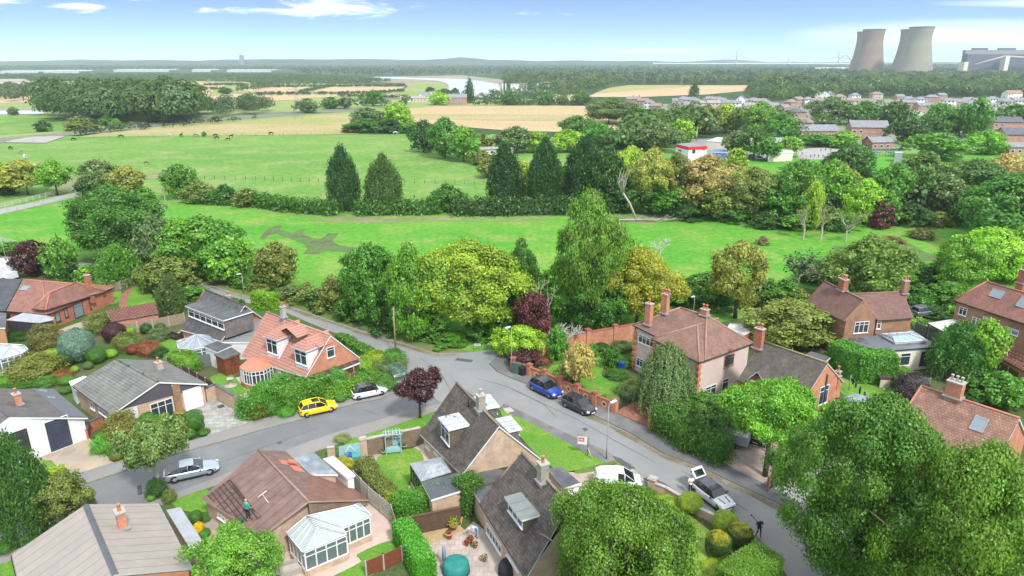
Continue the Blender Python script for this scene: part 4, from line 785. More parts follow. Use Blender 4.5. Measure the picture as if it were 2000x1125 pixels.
# --- pink rendered house ---
h = House('house', 'pink rendered two-storey house with a big hipped rosemary-tile roof and orange quoins', (1360,740)); PR = plain('rosemary_ridge', (.30,.17,.13),.9,.2,2)
h.gut = DKBROWN
h.gable((1329,601),(1380,617), None, (1471,670),(1235,644),(1377,704), ze=5.25, zr=8.3, roof=T_pink, wall=RENDER, ridge=PR, hip0=1, hip1=1, fascia=DKBROWN, key='')
r0, r1, a0, a1, b0, b1 = h.r
u = (b1 - b0) / np.linalg.norm(b1 - b0); nn = np.array([u[1],-u[0],0]);  nn = nn if np.dot(nn, b0 - r0) > 0 else -nn
L_ = np.linalg.norm(b1 - b0); s0, s1 = b0 + u * L_ * .36, b1; w0 = (s1 - s0); wl = np.linalg.norm(w0)
f0, f1 = s0 + nn * .9, s1 + nn * .9; f1 = f1 - u * .02; mid = (s0 + s1) / 2; hz = np.array([0,0,1.0]) * (wl / 2 * .62); inn = mid - nn * (wl / 2 - .9) + hz; inn2 = mid - nn * (wl * .9) + hz
lift = np.array([0,0,.01]); h.roof([[f0 + lift, f1 + lift, inn + lift],[f1 + lift, f1 - nn * (wl * .8) * .4 + lift, inn2 + lift, inn + lift],[s0 - nn * (wl * .5) + lift, f0 + lift, inn + lift, inn2 + lift]], T_pink, DKBROWN, ridge=[(f0, inn),(f1, inn),(inn, inn2)], rc=PR)
ps = [f0 - nn * .3 + u * .3, f1 - nn * .3 - u * .3, s1 - nn * .6 - u * .3, s0 - nn * .6 + u * .3]; w = h.mb(); w.prism([x[:2] for x in ps],.05,5.1); h.part(w, 'wall', RENDER); h.W['bay'] = (ps[0][:2], ps[1][:2],1 if np.cross(ps[1] - ps[0], ps[2] - ps[1])[2] > 0 else -1)
q_ = plain('orange_quoin', (.42,.17,.09),.85,.2,6)
for P in (ps[0], ps[1], np.array([*h.W['B'][0],0])):
 qb = h.mb(); zz = .1
 for i in range(13): w_ = .5 if i % 2 else .34; pr = h.mb(); c_, s_ = math.cos(math.atan2(u[1], u[0])), math.sin(math.atan2(u[1], u[0])); qb.prism([(P[0] - nn[0] * .02 + c_ * x - s_ * y, P[1] - nn[1] * .02 + s_ * x + c_ * y) for x, y in ((-w_ / 2,-w_ / 2),(w_ / 2,-w_ / 2),(w_ / 2, w_ / 2),(-w_ / 2, w_ / 2))],.1 + i * .385,.1 + (i + 1) * .385)
 h.part(qb, 'quoin', q_)
h.win((1248,652),(1277,680),4, k='B'); h.win((1244,697),(1262,722),3, k='B'); h.win((1300,690),(1325,712),3, k='bay'); h.win((1300,735),(1325,757),3, k='bay')
h.win((1415,696),(1432,711),1, k='1', frame=plain('brick_surround', (.3,.13,.09),.8)); h.win((1378,757),(1397,770),2, k='1'); h.win((1411,742),(1421,760),1, k='1')
for px_, hh, pl, n_ in (((1266,634),2.6, 'B', 1),((1298,612),2.4, 'B', 3),((1376,616),.7, 'A', 2)): h.chimney(px_, .8,.6, hh, B_orb, h.P[pl], n_)
# --- brick and dark-tile house beside it ---
h = House('house', 'brick house with dark mossy roof, two small eaves gables and a tall end wall', (1560,790)); h.gut = DKBROWN
h.gable((1487,666),(1617,709), None, (1650,747),(1441,735),(1571,780), ze=4.55, zr=7.6, roof=T_dark, wall=B_orb, ridge=plain('mossy_ridge', (.20,.17,.10),.95,.3,3), fascia=plain('cream_barge', (.5,.4,.32),.8))
h.chimney((1480,680),.9,.6,2.2, B_red, h.P['B'],2); h.chimney((1636,735),.4,.4,.5, TERRA, h.P['A'],1)
for P1, P2 in (((1462,738),(1493,748)),((1518,757),(1549,768))): h.dormer(P1, P2,5.1,3.2, h.P['B'], B_orb, T_dark, n=3, kind='gable', zh=1.0, winz=(-.6,.1), ov=.15)
h.win((1602,757),(1614,785),2, k='1'); h.win((1582,792),(1589,817),1, k='1'); h.win((1612,794),(1629,820),2, k='1'); h.win((1596,812),(1604,832),1, k='1')
b = h.mb(); p, q, A = h.W['1']; u = (q - p) / np.linalg.norm(q - p); nn2 = np.array([u[1],-u[0]]) * (1 if A > 0 else -1); x = p + (q - p) * .52 + nn2 * .1; b.tube([(x[0], x[1],.3),(x[0], x[1],6.3)],.07,6); h.part(b, 'drainpipe', BLACK)
h.flat([(1425,752),(1448,735),(1470,745),(1450,770)],3.0, T_plum, B_orb, 'k')
h.flat([(1648,775),(1672,768),(1720,782),(1665,800)],2.5, FELTB, B_orb, 'l')
# --- brick house with cross gable and lantern roof extension ---
h = House('house', 'tan brick house with cross gable, two chimneys and a flat extension with glass roof lantern', (1690,680)); PL = plain('plum_ridge', (.22,.13,.10),.9,.2,2); h.gut = DKBROWN
h.gable((1610,549),(1687,586), None, (1716,622),(1572,587),(1649,627), ze=5.0, zr=7.6, roof=T_plum, wall=B_buffd, ridge=PL, key='a', fascia=plain('brick_verge', (.34,.2,.13),.9), vg=.06); ra = h.r
h.gable((1665,574),(1764,570), None, None, (1716,624),(1785,620), ze=5.0, zr=7.3, roof=T_plum, wall=B_buffd, ridge=PL, key='b', fascia=plain('brick_verge', (.34,.2,.13),.9), vg=.06); rb_ = h.r
h.r = ra; h.chimney((1645,567),1.1,.7,1.5, B_red, h.P['aB'],3); h.r = rb_; h.chimney((1765,573),.7,.7,1.7, B_buffd, h.P['bB'],2)
h.win((1670,629),(1694,649),3, k='a1'); h.win((1711,628),(1719,642),1, k='bB'); h.win((1610,612),(1620,630),1, k='aB'); h.win((1611,655),(1624,675),1, k='aB')
h.flat([(1646,661),(1706,687),(1834,677),(1777,642),(1710,645),(1712,655)],3.0, plain('wet_grey_roof', (.11,.12,.14),.35,.15,.6, c2=(.05,.04,.035), thr=(.55,.60), sc2=.25), CREAM, 'e', fascia=plain('anthracite', (.045,.05,.06),.5))
h.win((1760,690),(1775,713),1); h.win((1800,687),(1815,712),2, frame=plain('anthracite', (.045,.05,.06),.5))
h.cons([(1718,653),(1748,669),(1810,665),(1785,648)],3.25,[(1742,656,3.75),(1778,653,3.75)],[[0,1,100],[1,2,101,100],[2,3,101],[3,0,100,101]],[(0,1),(1,2),(2,3),(3,0)], WHITE, glassy('lantern_glass', (.22,.32,.36),.08), nb=3, npan=1, base=.0, name='roof_lantern', z0=3.02)
# --- house at the right edge ---
h = House('house', 'red-brown hipped-roof house cut by the right edge, with skylights and a lean-to garage', (1990,700)); h.gut = DKBROWN
h.gable((1927,550),(2100,600), None, None, (1862,586), None, ze=5.2, zr=8.2, roof=T_red, wall=B_buffd, ridge=TR, hip0=1, fascia=DKBROWN)
for a, c in (((1875,598),(1887,618)),((1900,618),(1912,640)),((1921,617),(1928,630)),((1964,637),(1988,657))): h.win(a, c, 2, k='B', glass=GLASSL if a[0] > 1950 else None)
h.rooflight((1947,574), h.P['B'],1.6,1.2); h.rooflight((1998,590), h.P['B'],1.0,1.6); h.chimney((1995,553),.9,.7,1.7, B_red, h.P['B'],2)
P0, P1, P2, P3 = G(1944,668,3.4), G(2120,742,3.4), G(2100,782,2.3), G(1940,690,2.3); h.roof([[P3, P2, P1, P0]], T_garage, DKBROWN, name='lean_to_roof')
w = h.mb(); w.prism([(P0 * .97 + P2 * .03)[:2],(P1 * .97 + P2 * .03)[:2],(P2 * .94 + P0 * .06)[:2],(P3 * .94 + P1 * .06)[:2]],.05,2.2); h.part(w, 'wall', B_orb)
# --- orange tiled bungalow, right ---
h = House('bungalow', 'orange clay-tiled bungalow at the right edge with a roof window and square brick chimney', (1900,900)); h.gut = BLACK
h.gable((1800,754),(1992,817), None, None, (1735,852), None, ze=2.6, zr=6.4, roof=T_oran, wall=B_orb, ridge=TR, hip0=1, fascia=WHITE)
P = h.chimney((1862,775),1.3,.9,1.5, B_orb, h.P['B'],3, pot=CONC); h.rooflight((1912,829), h.P['B'],1.1,1.5)
h.win((1965,922),(1978,945),2, k='1')
# --- outbuildings ---
def outb(name, label, cat, R0, R1, B0, B1, ze, zr, roof, wall, px, door=None, ov=.15, A1=None):
 h = House(name, label, px, cat); h.gable(R0, R1, None, A1, B0, B1, ze=ze, zr=zr, roof=roof, wall=wall, ridge=None, ov=ov, vg=.08); return h
outb('garage', 'long low garage with a chunky red-brown tiled roof behind the red bungalow', 'garage', (207,606),(302,590),(217,628),(310,612),2.1,3.0, T_garage, B_orb, (260,630))
h = House('summerhouse', 'red-brown wooden summerhouse with a dark felt roof beside the round conservatory', (440,710), 'shed')
h.gable((428,684),(455,679), None, None, (420,692),(440,702), ze=2.0, zr=2.5, roof=FELTD, wall=OAK, ridge=None) if False else h.flat([(418,692),(437,702),(470,690),(452,678)],2.4, FELTD, OAK, 's', fascia=OAK)
h.win((448,696),(460,708),2, frame=OAK)
h = House('shed', 'pale plastic garden store with a dark lid on the back lawn', (1731,748), 'shed'); h.flat([(1719,733),(1719,737),(1743,738),(1744,733)],1.5, plain('brown_lid', (.07,.05,.045),.6), plain('beige_plastic', (.48,.41,.34),.6), 's', fascia=plain('brown_lid', (.07,.05,.045),.6))
h = House('carport', 'open carport with a pale corrugated roof behind the brick house', (1870,665), 'carport')
h.flat([(1812,631),(1852,652),(1905,640),(1866,622)],2.5, CORR, WHITE, 's', nowall=True, fascia=DKBROWN); b = h.mb()
for p in ((1814,632),(1851,651),(1903,640),(1867,623)): g = G(*p, 2.4); b.bar((g[0], g[1],.05),(g[0], g[1],2.3),.12)
h.part(b, 'post', DKBROWN)
h = House('garage', 'flat-roofed garage with a white corrugated roof behind the pink house', (1440,660), 'garage'); h.flat([(1418,642),(1452,653),(1470,645),(1463,632),(1425,632)],2.6, CORR, B_red, 's')
h = House('garage', 'dark flat-roofed garage behind the hedge beside the brown brick house', (1590,700), 'garage'); h.flat([(1568,694),(1610,708),(1622,698),(1585,686)],2.3, FELTD, TIMBERD, 's')
# ================= VEGETATION =================
rng = np.random.default_rng(7)
def cards(C, Nn, S, asp=.62, rnd=.55, r=None):
 """leaf-shaped quads at C, facing roughly Nn"""
 r = r or rng; n = len(C); Nn = Nn + r.normal(0, rnd, (n, 3)); Nn /= np.linalg.norm(Nn, axis=1)[:, None] + 1e-9
 a = r.normal(0,1,(n, 3)); a -= (a * Nn).sum(1)[:, None] * Nn; a /= np.linalg.norm(a, axis=1)[:, None] + 1e-9; b = np.cross(Nn, a)
 S = (S * r.uniform(.6,1.35, n))[:, None]; V = np.empty((n, 4,3))
 V[:, 0] = C + a * S * .5; V[:, 1] = C + b * S * .5 * asp; V[:, 2] = C - a * S * .5; V[:, 3] = C - b * S * .5 * asp
 return V.reshape(-1,3)
def qmesh(name, V, mat, extra=None):
 n = len(V) // 4; me = bpy.data.meshes.new(name); E = extra or ([],[]); ev = np.array(E[0], float).reshape(-1,3); nv = len(V) + len(ev)
 me.vertices.add(nv); me.vertices.foreach_set('co', np.concatenate([V, ev]).ravel() if len(ev) else V.ravel())
 loops = list(range(4 * n)); st = list(range(0,4 * n, 4)); tot = [4] * n
 for f in E[1]: st.append(len(loops)); tot.append(len(f)); loops += [i + len(V) for i in f]
 me.loops.add(len(loops)); me.loops.foreach_set('vertex_index', loops); me.polygons.add(len(st)); me.polygons.foreach_set('loop_start', st); me.polygons.foreach_set('loop_total', tot)
 me.materials.append(mat); me.update(calc_edges=True); return me
SHAPES = {  # crown radius against height: (base, [(t, r)...])
 'round': (.10,[(0,.35),(.12,.75),(.35,1),(.6,.97),(.82,.72),(.95,.38),(1,.1)]),
 'broad': (.20,[(0,.45),(.15,.85),(.35,1),(.6,.92),(.8,.66),(.95,.36),(1,.1)]),
 'tall': (.08,[(0,.6),(.2,.92),(.42,1),(.68,.9),(.85,.66),(.96,.36),(1,.12)]),
 'open': (.30,[(0,.5),(.2,.9),(.45,1),(.7,.85),(.9,.5),(1,.2)]),
 'high': (.50,[(0,.55),(.2,.9),(.45,1),(.7,.85),(.9,.5),(1,.2)]),
 'bush': (.0,[(0,.8),(.2,1),(.5,.95),(.75,.72),(.92,.4),(1,.1)]),
 'cone': (.03,[(0,.8),(.1,1),(.35,.99),(.58,.9),(.78,.66),(.92,.34),(1,.05)]),
 'col': (.02,[(0,.7),(.15,.9),(.4,1),(.65,.95),(.85,.75),(.96,.45),(1,.15)]),
}
def rad(shape, t): p = SHAPES[shape][1]; return np.interp(t, [a for a, _ in p],[c for _, c in p])
_tc = {}
LODS = [.016,.026,.042,.07,.12]
def crown(shape, v, lod):
 k = (shape, v, lod)
 if k in _tc: return _tc[k]
 r = np.random.default_rng(hash((shape, v)) % 9999 if False else sum(map(ord, shape)) * 31 + v * 7); zb = SHAPES[shape][0]; s = LODS[lod]
 con = shape == 'cone'; nl = {'cone': 330, 'col': 90, 'bush': 46, 'open': 52, 'high': 44}.get(shape, 84 if lod else 125)
 t = r.random(nl) ** .9; th = r.random(nl) * 6.283; wob = 1 + (.25 if con else 1) * (.16 * np.sin(th * 2 + v) + .12 * np.sin(th * 3 + v * 2.3) + .1 * np.sin(t * 9 + v))
 lr = np.full(nl, .062) if con else r.uniform(.075,.145, nl) * {'col': .75, 'open': .95}.get(shape, 1)
 R_ = rad(shape, t) * .5 * wob * r.uniform(.9 if con else .86,1.14, nl); rr = np.maximum(R_ - lr * .8,0) * np.where(r.random(nl) < .8,1, r.random(nl) ** .5); H = 1 - zb
 LC = np.stack([np.cos(th) * rr, np.sin(th) * rr, zb + t * (H - lr * 1.0) + lr * .25],1)
 area = 3.4 * {'cone': 1.0, 'open': .8, 'bush': 1.0}.get(shape, 1); n = int(area * (1.9 if lod else 2.5) / (s * s * .31)); n = min(n, 110000)
 w = lr ** 2; idx = r.choice(nl, n, p=w / w.sum())
 d = r.normal(0,1,(n, 3)); d /= np.linalg.norm(d, axis=1)[:, None]; out = LC[idx].copy(); out[:, 2] = (out[:, 2] - (zb + H * .35)) * .6; out /= np.linalg.norm(out, axis=1)[:, None] + 1e-6
 d = d + out * .75 + np.array([0,0,.35]); d /= np.linalg.norm(d, axis=1)[:, None]
 rs = lr[idx] * (r.uniform(.7,1.08, n) if con else r.uniform(.32,1.22, n)); C = LC[idx] + d * rs[:, None] * np.array([1,1,.72 if not con else .8]); C += r.normal(0, s * (1.0 if con else .45), C.shape); C[:, 2] = np.maximum(C[:, 2],.01)
 if con: d = d * np.array([1,1,.3]) + np.array([0,0,-.25])
 m = int(n * .17); ti = r.random(m); ri = rad(shape, ti) * .40 * np.sqrt(r.random(m)); ph = r.random(m) * 6.283
 Ci = np.stack([np.cos(ph) * ri, np.sin(ph) * ri, zb + ti * H * .93],1); C = np.concatenate([C, Ci]); d = np.concatenate([d, r.normal(0,1,(m, 3))])
 V = cards(C, d, np.full(len(C), s * (1.0 if not con else 1.15)),.62 if not con else .45,.45, r)
 _tc[k] = (qmesh('crown_' + shape, V, LEAF), LC); return _tc[k]
def trunk(shape, v, mat, h0=None):
 k = ('tr', shape, v, mat.name)
 if k in _tc: return _tc[k]
 LC = crown(shape, v, 3)[1]; r = np.random.default_rng(v); b = MB(); zb = SHAPES[shape][0]
 top = .75 if shape in ('cone', 'col') else .5 + zb * .3
 b.tube([(0,0,0),(.004,.002, zb * .5 + .03),(.01 * math.sin(v),.008, zb + .1),(0,.01, top)],[.030,.022,.019,.007],7)
 if shape not in ('cone', 'col'):
  for i in r.choice(len(LC),13, replace=False):
   c = LC[i]; z0 = zb * .8 + .06 + r.random() * .2; m = np.array([c[0] * .45, c[1] * .45, z0 + (c[2] - z0) * .62]); b.tube([(0,0, min(z0, c[2] * .8)), m, c],[.011,.007,.003],5)
 _tc[k] = b.mesh('trunk_' + shape, mat); return _tc[k]
LC_ = dict(dg=(.028,.075,.016), mg=(.045,.125,.018), g=(.060,.165,.022), lg=(.10,.225,.025), lime=(.16,.29,.028), yg=(.19,.27,.03), ol=(.105,.135,.035), go=(.195,.21,.05), orr=(.24,.20,.085), oro=(.105,.14,.035), pu=(.050,.016,.026), mar=(.075,.022,.03), bl=(.10,.17,.16), gg=(.085,.13,.055), con=(.020,.058,.018), cono=(.056,.095,.032), rust=(.19,.075,.035), red=(.17,.035,.025), grass=(.07,.24,.02), wil=(.135,.225,.06), pg=(.15,.21,.06))
_cnt = [0]
def tree(shape, cx, by, top, w, col, label, cat='tree', name=None, group=None, v=None, mat=None, at=None, wy=1.0, vis=True):
 _cnt[0] += 1; v = (_cnt[0] * 7 % 4) if v is None else v
 if shape not in ('open', 'high') and by < 1120 and not at: by -= w * .5 * CH / math.hypot(*G(cx, by)[:2], CH)
 if at: x, y, h = at; wm = w
 else:
  x, y, h = place(cx, by, top); wm = w / ppm(x, y, h * .6)
 dist = math.hypot(x, y, CH); target = min(max(dist * .0032,.11),2.5) / ((wm * 2 + h) / 3); lod = min(range(5), key=lambda i: abs(math.log(LODS[i] / target)))
 c = LC_[col] if isinstance(col, str) else col; wm *= {'cone': .88, 'col': 1}.get(shape, 1.1); c = (c[0] * 1.72, c[1] * 1.74, c[2] * 1.2); rr = random.Random(_cnt[0]); j = rr.uniform(.88,1.14); c = (c[0] * j * rr.uniform(.92,1.1), c[1] * j, c[2] * j, 1)
 name = name or ('bush' if shape == 'bush' else 'conifer_tree' if shape in ('cone', 'col') else 'tree'); me, _ = crown(shape, v, lod)
 if shape == 'bush' and h < 4:
  o = link(name, me, None, (x, y, 0)); o.scale = (wm, wm * wy, h); o.color = c; o.rotation_euler.z = rr.random() * 6.28; return tag(o, label, cat, group)
 t = thing(name, label, cat, (x, y, 0), rr.random() * 6.28, group)
 a = link('crown', me, t); a.scale = (wm, wm * wy, h); a.color = c
 b = link('trunk', trunk(shape, v, mat or BARK), t); b.scale = (min(h, wm * 1.5), min(h, wm * 1.5), h)
 return t
def baretree(cx, by, top, w, label, mat=PALEBARK, v=0, group=None, name='bare_tree', dens=5, leaf=None, depth=4, lean=(0,0)):
 x, y, h = place(cx, by, top); wm = w / ppm(x, y, h * .6); r = random.Random(v * 13 + 5); b = MB(); tips = []
 def grow(p, d, l, rd, k):
  q = p + d * l; m = (p + q) / 2 + np.array([r.gauss(0,.05), r.gauss(0,.05),0]) * l; b.tube([p, m, q],[rd, rd * .85, rd * .65],5, cap=False); tips.append(q)
  if k == 0: return
  for i in range(dens if k > 1 else dens - 1):
   e = d + np.array([r.gauss(0,.62) * wm / h * 1.6, r.gauss(0,.62) * wm / h * 1.6, r.gauss(0,.3)]); e /= np.linalg.norm(e); e[2] = max(e[2],-.1); grow(p + (q - p) * r.uniform(.55,1), e, l * r.uniform(.55,.8), rd * .55, k - 1)
 d0 = np.array([lean[0], lean[1],1.0]); d0 /= np.linalg.norm(d0); grow(np.zeros(3), d0, h * .34, h * .022, depth)
 t = thing(name, label, 'tree', (x, y, 0),0, group); b.build('branches', mat, t)
 if leaf:
  C = np.array(tips); C = np.repeat(C, 6,0) + np.random.default_rng(v).normal(0, h * .03,(len(C) * 6,3)); me = qmesh('leaves', cards(C, np.tile([0,0,1.],(len(C),1)), np.full(len(C), leaf[1]), r=np.random.default_rng(v)), LEAF); o = link('leaves', me, t); o.color = (*LC_[leaf[0]],1)
 return t
def boxleaves(segs, h, w, s, r, rag=.06, z0=0.0, round_=0):
 """leaf skin over a clipped hedge running along segs (world xy)"""
 Cs, Ns, ev, ef = [],[],[],[]
 for p, q in zip(segs[:-1], segs[1:]):
  p, q = np.array(p, float), np.array(q, float); L_ = np.linalg.norm(q - p); u = (q - p) / L_; n = np.array([-u[1], u[0]]); L2 = L_ + w * .5
  per = w + 2 * h; k = int(per * L2 * 1.9 / (s * s * .31)); a = r.random(k) * per; t = (r.random(k) * L2 - w * .25)
  side = np.where(a < h, 0, np.where(a < h + w, 1,2)); off = np.where(side == 0,-w / 2, np.where(side == 1, a - h - w / 2, w / 2)); z = np.where(side == 0, a, np.where(side == 1, h, a - h - w))
  nn = np.where((side == 0)[:, None], np.append(-n, 0), np.where((side == 1)[:, None],[0,0,1.], np.append(n, 0)))
  c = np.append(p, 0) + np.outer(t, np.append(u, 0)) + np.outer(off, np.append(n, 0)); c[:, 2] = z + z0; c += r.normal(0, rag, c.shape); c += nn * (np.sin(t * 2.1 + off * 3) * np.sin(z * 2.7 + t) * rag * 1.2)[:, None]
  Cs.append(c); Ns.append(nn)
  k2 = int(2 * w * h * 1.9 / (s * s * .31)); e = np.where(r.random(k2) < .5,0,1); c = np.append(p, 0) + np.outer(e * L2 - w * .25 + (e - .5) * .02, np.append(u, 0)) + np.outer((r.random(k2) - .5) * w, np.append(n, 0)); c[:, 2] = r.random(k2) * h + z0; c += r.normal(0, rag, c.shape)
  Cs.append(c); Ns.append(np.outer(e * 2 - 1, np.append(u, 0)))
  b = len(ev); i_ = .12 + rag
  for zz in (z0, z0 + h - i_):
   for a_, o_ in ((-w * .25 + i_, -w / 2 + i_),(L_ + w * .25 - i_, -w / 2 + i_),(L_ + w * .25 - i_, w / 2 - i_),(-w * .25 + i_, w / 2 - i_)): ev.append([*(p + u * a_ + n * o_), zz])
  ef += [tuple(b + i for i in f) for f in ((4,5,6,7),(0,1,5,4),(1,2,6,5),(2,3,7,6),(3,0,4,7))]
 return np.concatenate(Cs), np.concatenate(Ns), ev, ef
def hedge(px, h, w, col, label, name='hedge', s=None, rag=.07, cat='hedge', group=None, z0=.05):
 P = [G(*p)[:2] for p in px]; o_ = np.array(P[0]); P = [p - o_ for p in P]; dist = math.hypot(o_[0], o_[1]); s = s or min(max(dist * .0030,.12),1.2)
 C, Nn, ev, ef = boxleaves(P, h, w, s, np.random.default_rng(int(px[0][0])), rag, z0); V = cards(C, Nn, np.full(len(C), s),.62,.5); me = qmesh(name, V, LEAF, (ev, ef)); o = link(name, me, None, (o_[0], o_[1],0)); c = LC_[col] if isinstance(col, str) else col; o.color = (c[0] * 1.6, c[1] * 1.55, c[2] * 1.15,1)
 return tag(o, label, cat, group)
_tp = {}
def topiary(cx, by, top, w, col, label, kind='ball', name='clipped_bush', group=None, cat='bush', rag=.012, wy=1.0):
 by -= w * .45 * CH / math.hypot(*G(cx, by)[:2], CH); x, y, h = place(cx, by, top); wm = w / ppm(x, y, h * .5); k = (kind, rag)
 if k not in _tp:
  r = np.random.default_rng(3); n = 9000; d = r.normal(0,1,(n, 3)); d /= np.linalg.norm(d, axis=1)[:, None]; d[:, 2] = np.where(d[:, 2] < -.75,-d[:, 2], d[:, 2])
  pw = {'ball': 1, 'drum': .45, 'mound': .8}[kind]; sgn = np.sign(d); e = sgn * np.abs(d) ** pw; m = np.abs(e); f = (m[:, 0] ** 2 + m[:, 1] ** 2) ** .5
  if kind == 'drum': C = d / ((d[:, 0] ** 2 + d[:, 1] ** 2) ** 2 + d[:, 2] ** 4)[:, None] ** .25
  else: C = d.copy()
  bump = 1 + rag * 4 * (np.sin(C[:, 0] * 7 + 1) * np.sin(C[:, 1] * 6) + .7 * np.sin(C[:, 2] * 9 + C[:, 0] * 5)); C = C * .5 * bump[:, None]; C[:, 2] += .5
  if kind == 'mound': C[:, 2] = np.maximum((C[:, 2] - .25) / .75,.01)
  C += r.normal(0, rag, C.shape); V = cards(C, d, np.full(n, .034 if rag < .02 else .05),.6,.45, r)
  bm = bmesh.new(); bmesh.ops.create_icosphere(bm, subdivisions=3, radius=.45 if rag < .02 else .39); ev = [list(v.co) for v in bm.verts]; ef = [tuple(v.index for v in f_.verts) for f_ in bm.faces]; bm.free()
  ev = [[a, b_, c_ + .5 if kind != 'mound' else max((c_ + .25) / .75,.0)] for a, b_, c_ in ev]
  _tp[k] = qmesh('clipped', V, LEAF, (ev, ef))
 o = link(name, _tp[k], None, (x, y, .05)); o.scale = (wm, wm * wy, h); c = LC_[col] if isinstance(col, str) else col; o.color = (c[0] * 1.6, c[1] * 1.6, c[2] * 1.2,1); o.rotation_euler.z = (cx * 1.7) % 6.28
 if kind == 'drum' and c[0] > .25:
  o.color = (.05,.11,.015,1); k2 = 'cap'
  if k2 not in _tp: r = np.random.default_rng(9); a = r.random(5200) * 6.283; q = np.sqrt(r.random(5200)) * .47; C = np.stack([np.cos(a) * q, np.sin(a) * q, 1.02 - q ** 4 * 5 * .9 + r.normal(0,.012,5200)],1); _tp[k2] = qmesh('golden_growth', cards(C, C * 0 + [0,0,1.], np.full(5200,.04),.6,.5, r), LEAF)
  g_ = link('golden_growth', _tp[k2], o); g_.color = (.42,.42,.02,1)
 return tag(o, label, cat, group)
def willow(cx, by, top, w, col, label, n=260, seed=1, open_=.0, name='weeping_tree', ls=None):
 x, y, h = place(cx, by, top); wm = w / ppm(x, y, h * .6); r = np.random.default_rng(seed); C, Nn = [],[]
 s = ls or min(max(math.hypot(x, y) * .0034,.14),.6)
 for i in range(n):
  t = r.random() ** .6; a = r.random() * 6.283; rr = wm / 2 * (t ** .8) * r.uniform(.8,1.0); z1 = h * (1 - .45 * t ** 2.2) * r.uniform(.90,1.0); z0 = max(h * (.08 + .75 * (1 - t) * r.random()),.3); k = int((z1 - z0) / (s * .36)) + 2
  zz = np.linspace(z1, z0, k); q = (z1 - zz) / max(z1 - z0,.1); rad_ = rr * (.82 + .2 * np.sqrt(q)); wa = a + .05 * np.sin(zz * 2 + i)
  C.append(np.stack([np.cos(wa) * rad_, np.sin(wa) * rad_, zz],1) + r.normal(0, s * .45,(k, 3))); Nn.append(np.tile([math.cos(a), math.sin(a),.5],(k, 1)))
 C = np.concatenate(C); Nn = np.concatenate(Nn); t = thing(name, label, 'tree', (x, y, 0)); o = link('crown', qmesh('weeping', cards(C, Nn, np.full(len(C), s),.5,.4, r), LEAF), t); o.color = (*LC_[col],1)
 b = MB(); b.tube([(0,0,0),(0,.1, h * .4),(0,0, h * .75)],[h * .03, h * .024, h * .012],7)
 for i in range(9): a = i * .7; b.tube([(0,0, h * .38),(math.cos(a) * wm * .18, math.sin(a) * wm * .18, h * .72),(math.cos(a) * wm * .36, math.sin(a) * wm * .36, h * .82)],[h * .014, h * .01,.02],5)
 b.build('trunk', BARK, t); return t

T = tree
# --- along the far side of the main road, left to right ---
T('round', 62,546,470,64, 'pu', 'deep purple-leaved tree beside the parked motorhome at the left edge')
T('tall', 116,549,466,52, 'g', 'bright green tree just right of the purple tree by the motorhome')
T('broad', 216,523,362,165, 'mg', 'very large dark green domed tree on the roadside at the left', v=1)
T('round', 303,537,420,74, 'gg', 'grey-green tree leaning out from the right of the great domed tree')
T('round', 392,558,424,150, 'g', 'wide fresh-green tree over the lane, with a yellow sprig at its top', v=2)
T('round', 350,548,428,60, 'lg', 'yellow-tipped tree between the grey-green tree and the wide fresh-green one')
T('round', 448,562,464,84, 'lg', 'yellow-green roadside tree below the wide fresh-green tree')
T('round', 537,572,474,80, 'ol', 'olive green rounded tree standing alone at the roadside above the grey lamp post')
T('cone', 228,566,484,78, 'g', 'square-shouldered bright green cypress behind the red bungalow', v=1)
T('col', 325,584,503,92, 'oro', 'dark yew with golden tips and broad rounded top beside the garden path')
T('bush', 290,568,520,46, 'lime', 'lime-green shrub at the left foot of the golden-tipped yew')
T('cone', 331,622,545,56, 'cono', 'small golden-green pyramid conifer behind the long low garage', v=2)
T('bush', 372,592,560,50, 'g', 'leafy green shrub by the upper corner of the slate chalet house')
T('bush', 140,552,515,36, 'dg', 'dark shrub under the bright green tree near the motorhome'); T('bush', 165,552,520,34, 'lg', 'light shrub behind the tall chimney of the red bungalow'); T('bush', 190,548,515,40, 'mg', 'mid-green shrub left of the square-shouldered cypress')
willow(200,572,542,36, 'lg', 'little weeping tree right beside the tall chimney of the red bungalow', 60,4, name='weeping_tree')
for i, (x, y, t, w, c, s) in enumerate([(20,500,474,50, 'mg', 'green roadside bush cut by the left edge, above the white motorhome'),(95,508,478,46, 'ol', 'olive bush behind the purple tree by the road')]): T('bush', x, y, t, w, c, s)
for i, (x, y, t, w, c, s) in enumerate([
 (478,588,548,50, 'mg', 'roadside bush right of the yellow-green tree'),(505,596,560,44, 'ol', 'low olive bush at the foot of the lamp post on the lane'),(570,612,566,50, 'gg', 'grey-green bush right of the lone olive tree'),(600,624,560,60, 'ol', 'olive hedgerow bush on the lane verge, left of a dark ivy bush'),
 (622,634,575,48, 'dg', 'dark ivy-covered bush halfway along the lane hedgerow'),(650,640,548,62, 'ol', 'tall olive-brown hedgerow bush left of the first roadside tree'),(690,655,590,66, 'mg', 'green bush under the first tall roadside tree'),(760,668,600,70, 'dg', 'dark bush behind the wooden telegraph pole'),
 (830,682,610,80, 'mg', 'mid-green bush at the lower left of the big yellow-green tree'),(880,690,652,70, 'g', 'low bright bush on the corner verge under the big yellow-green tree'),(945,682,625,70, 'mg', 'green bush at the lower right of the big yellow-green tree'),(985,676,610,56, 'dg', 'dark bush left of the maroon tree')]):
 T('bush', x, y - (22 if x < 700 else 8), t - (8 if x < 700 else 0), w, c, s, group='bushes along the lane hedgerow')
T('tall', 722,650,474,104, 'g', 'first tall roadside tree of the belt, mid green, left of the telegraph pole', v=1)
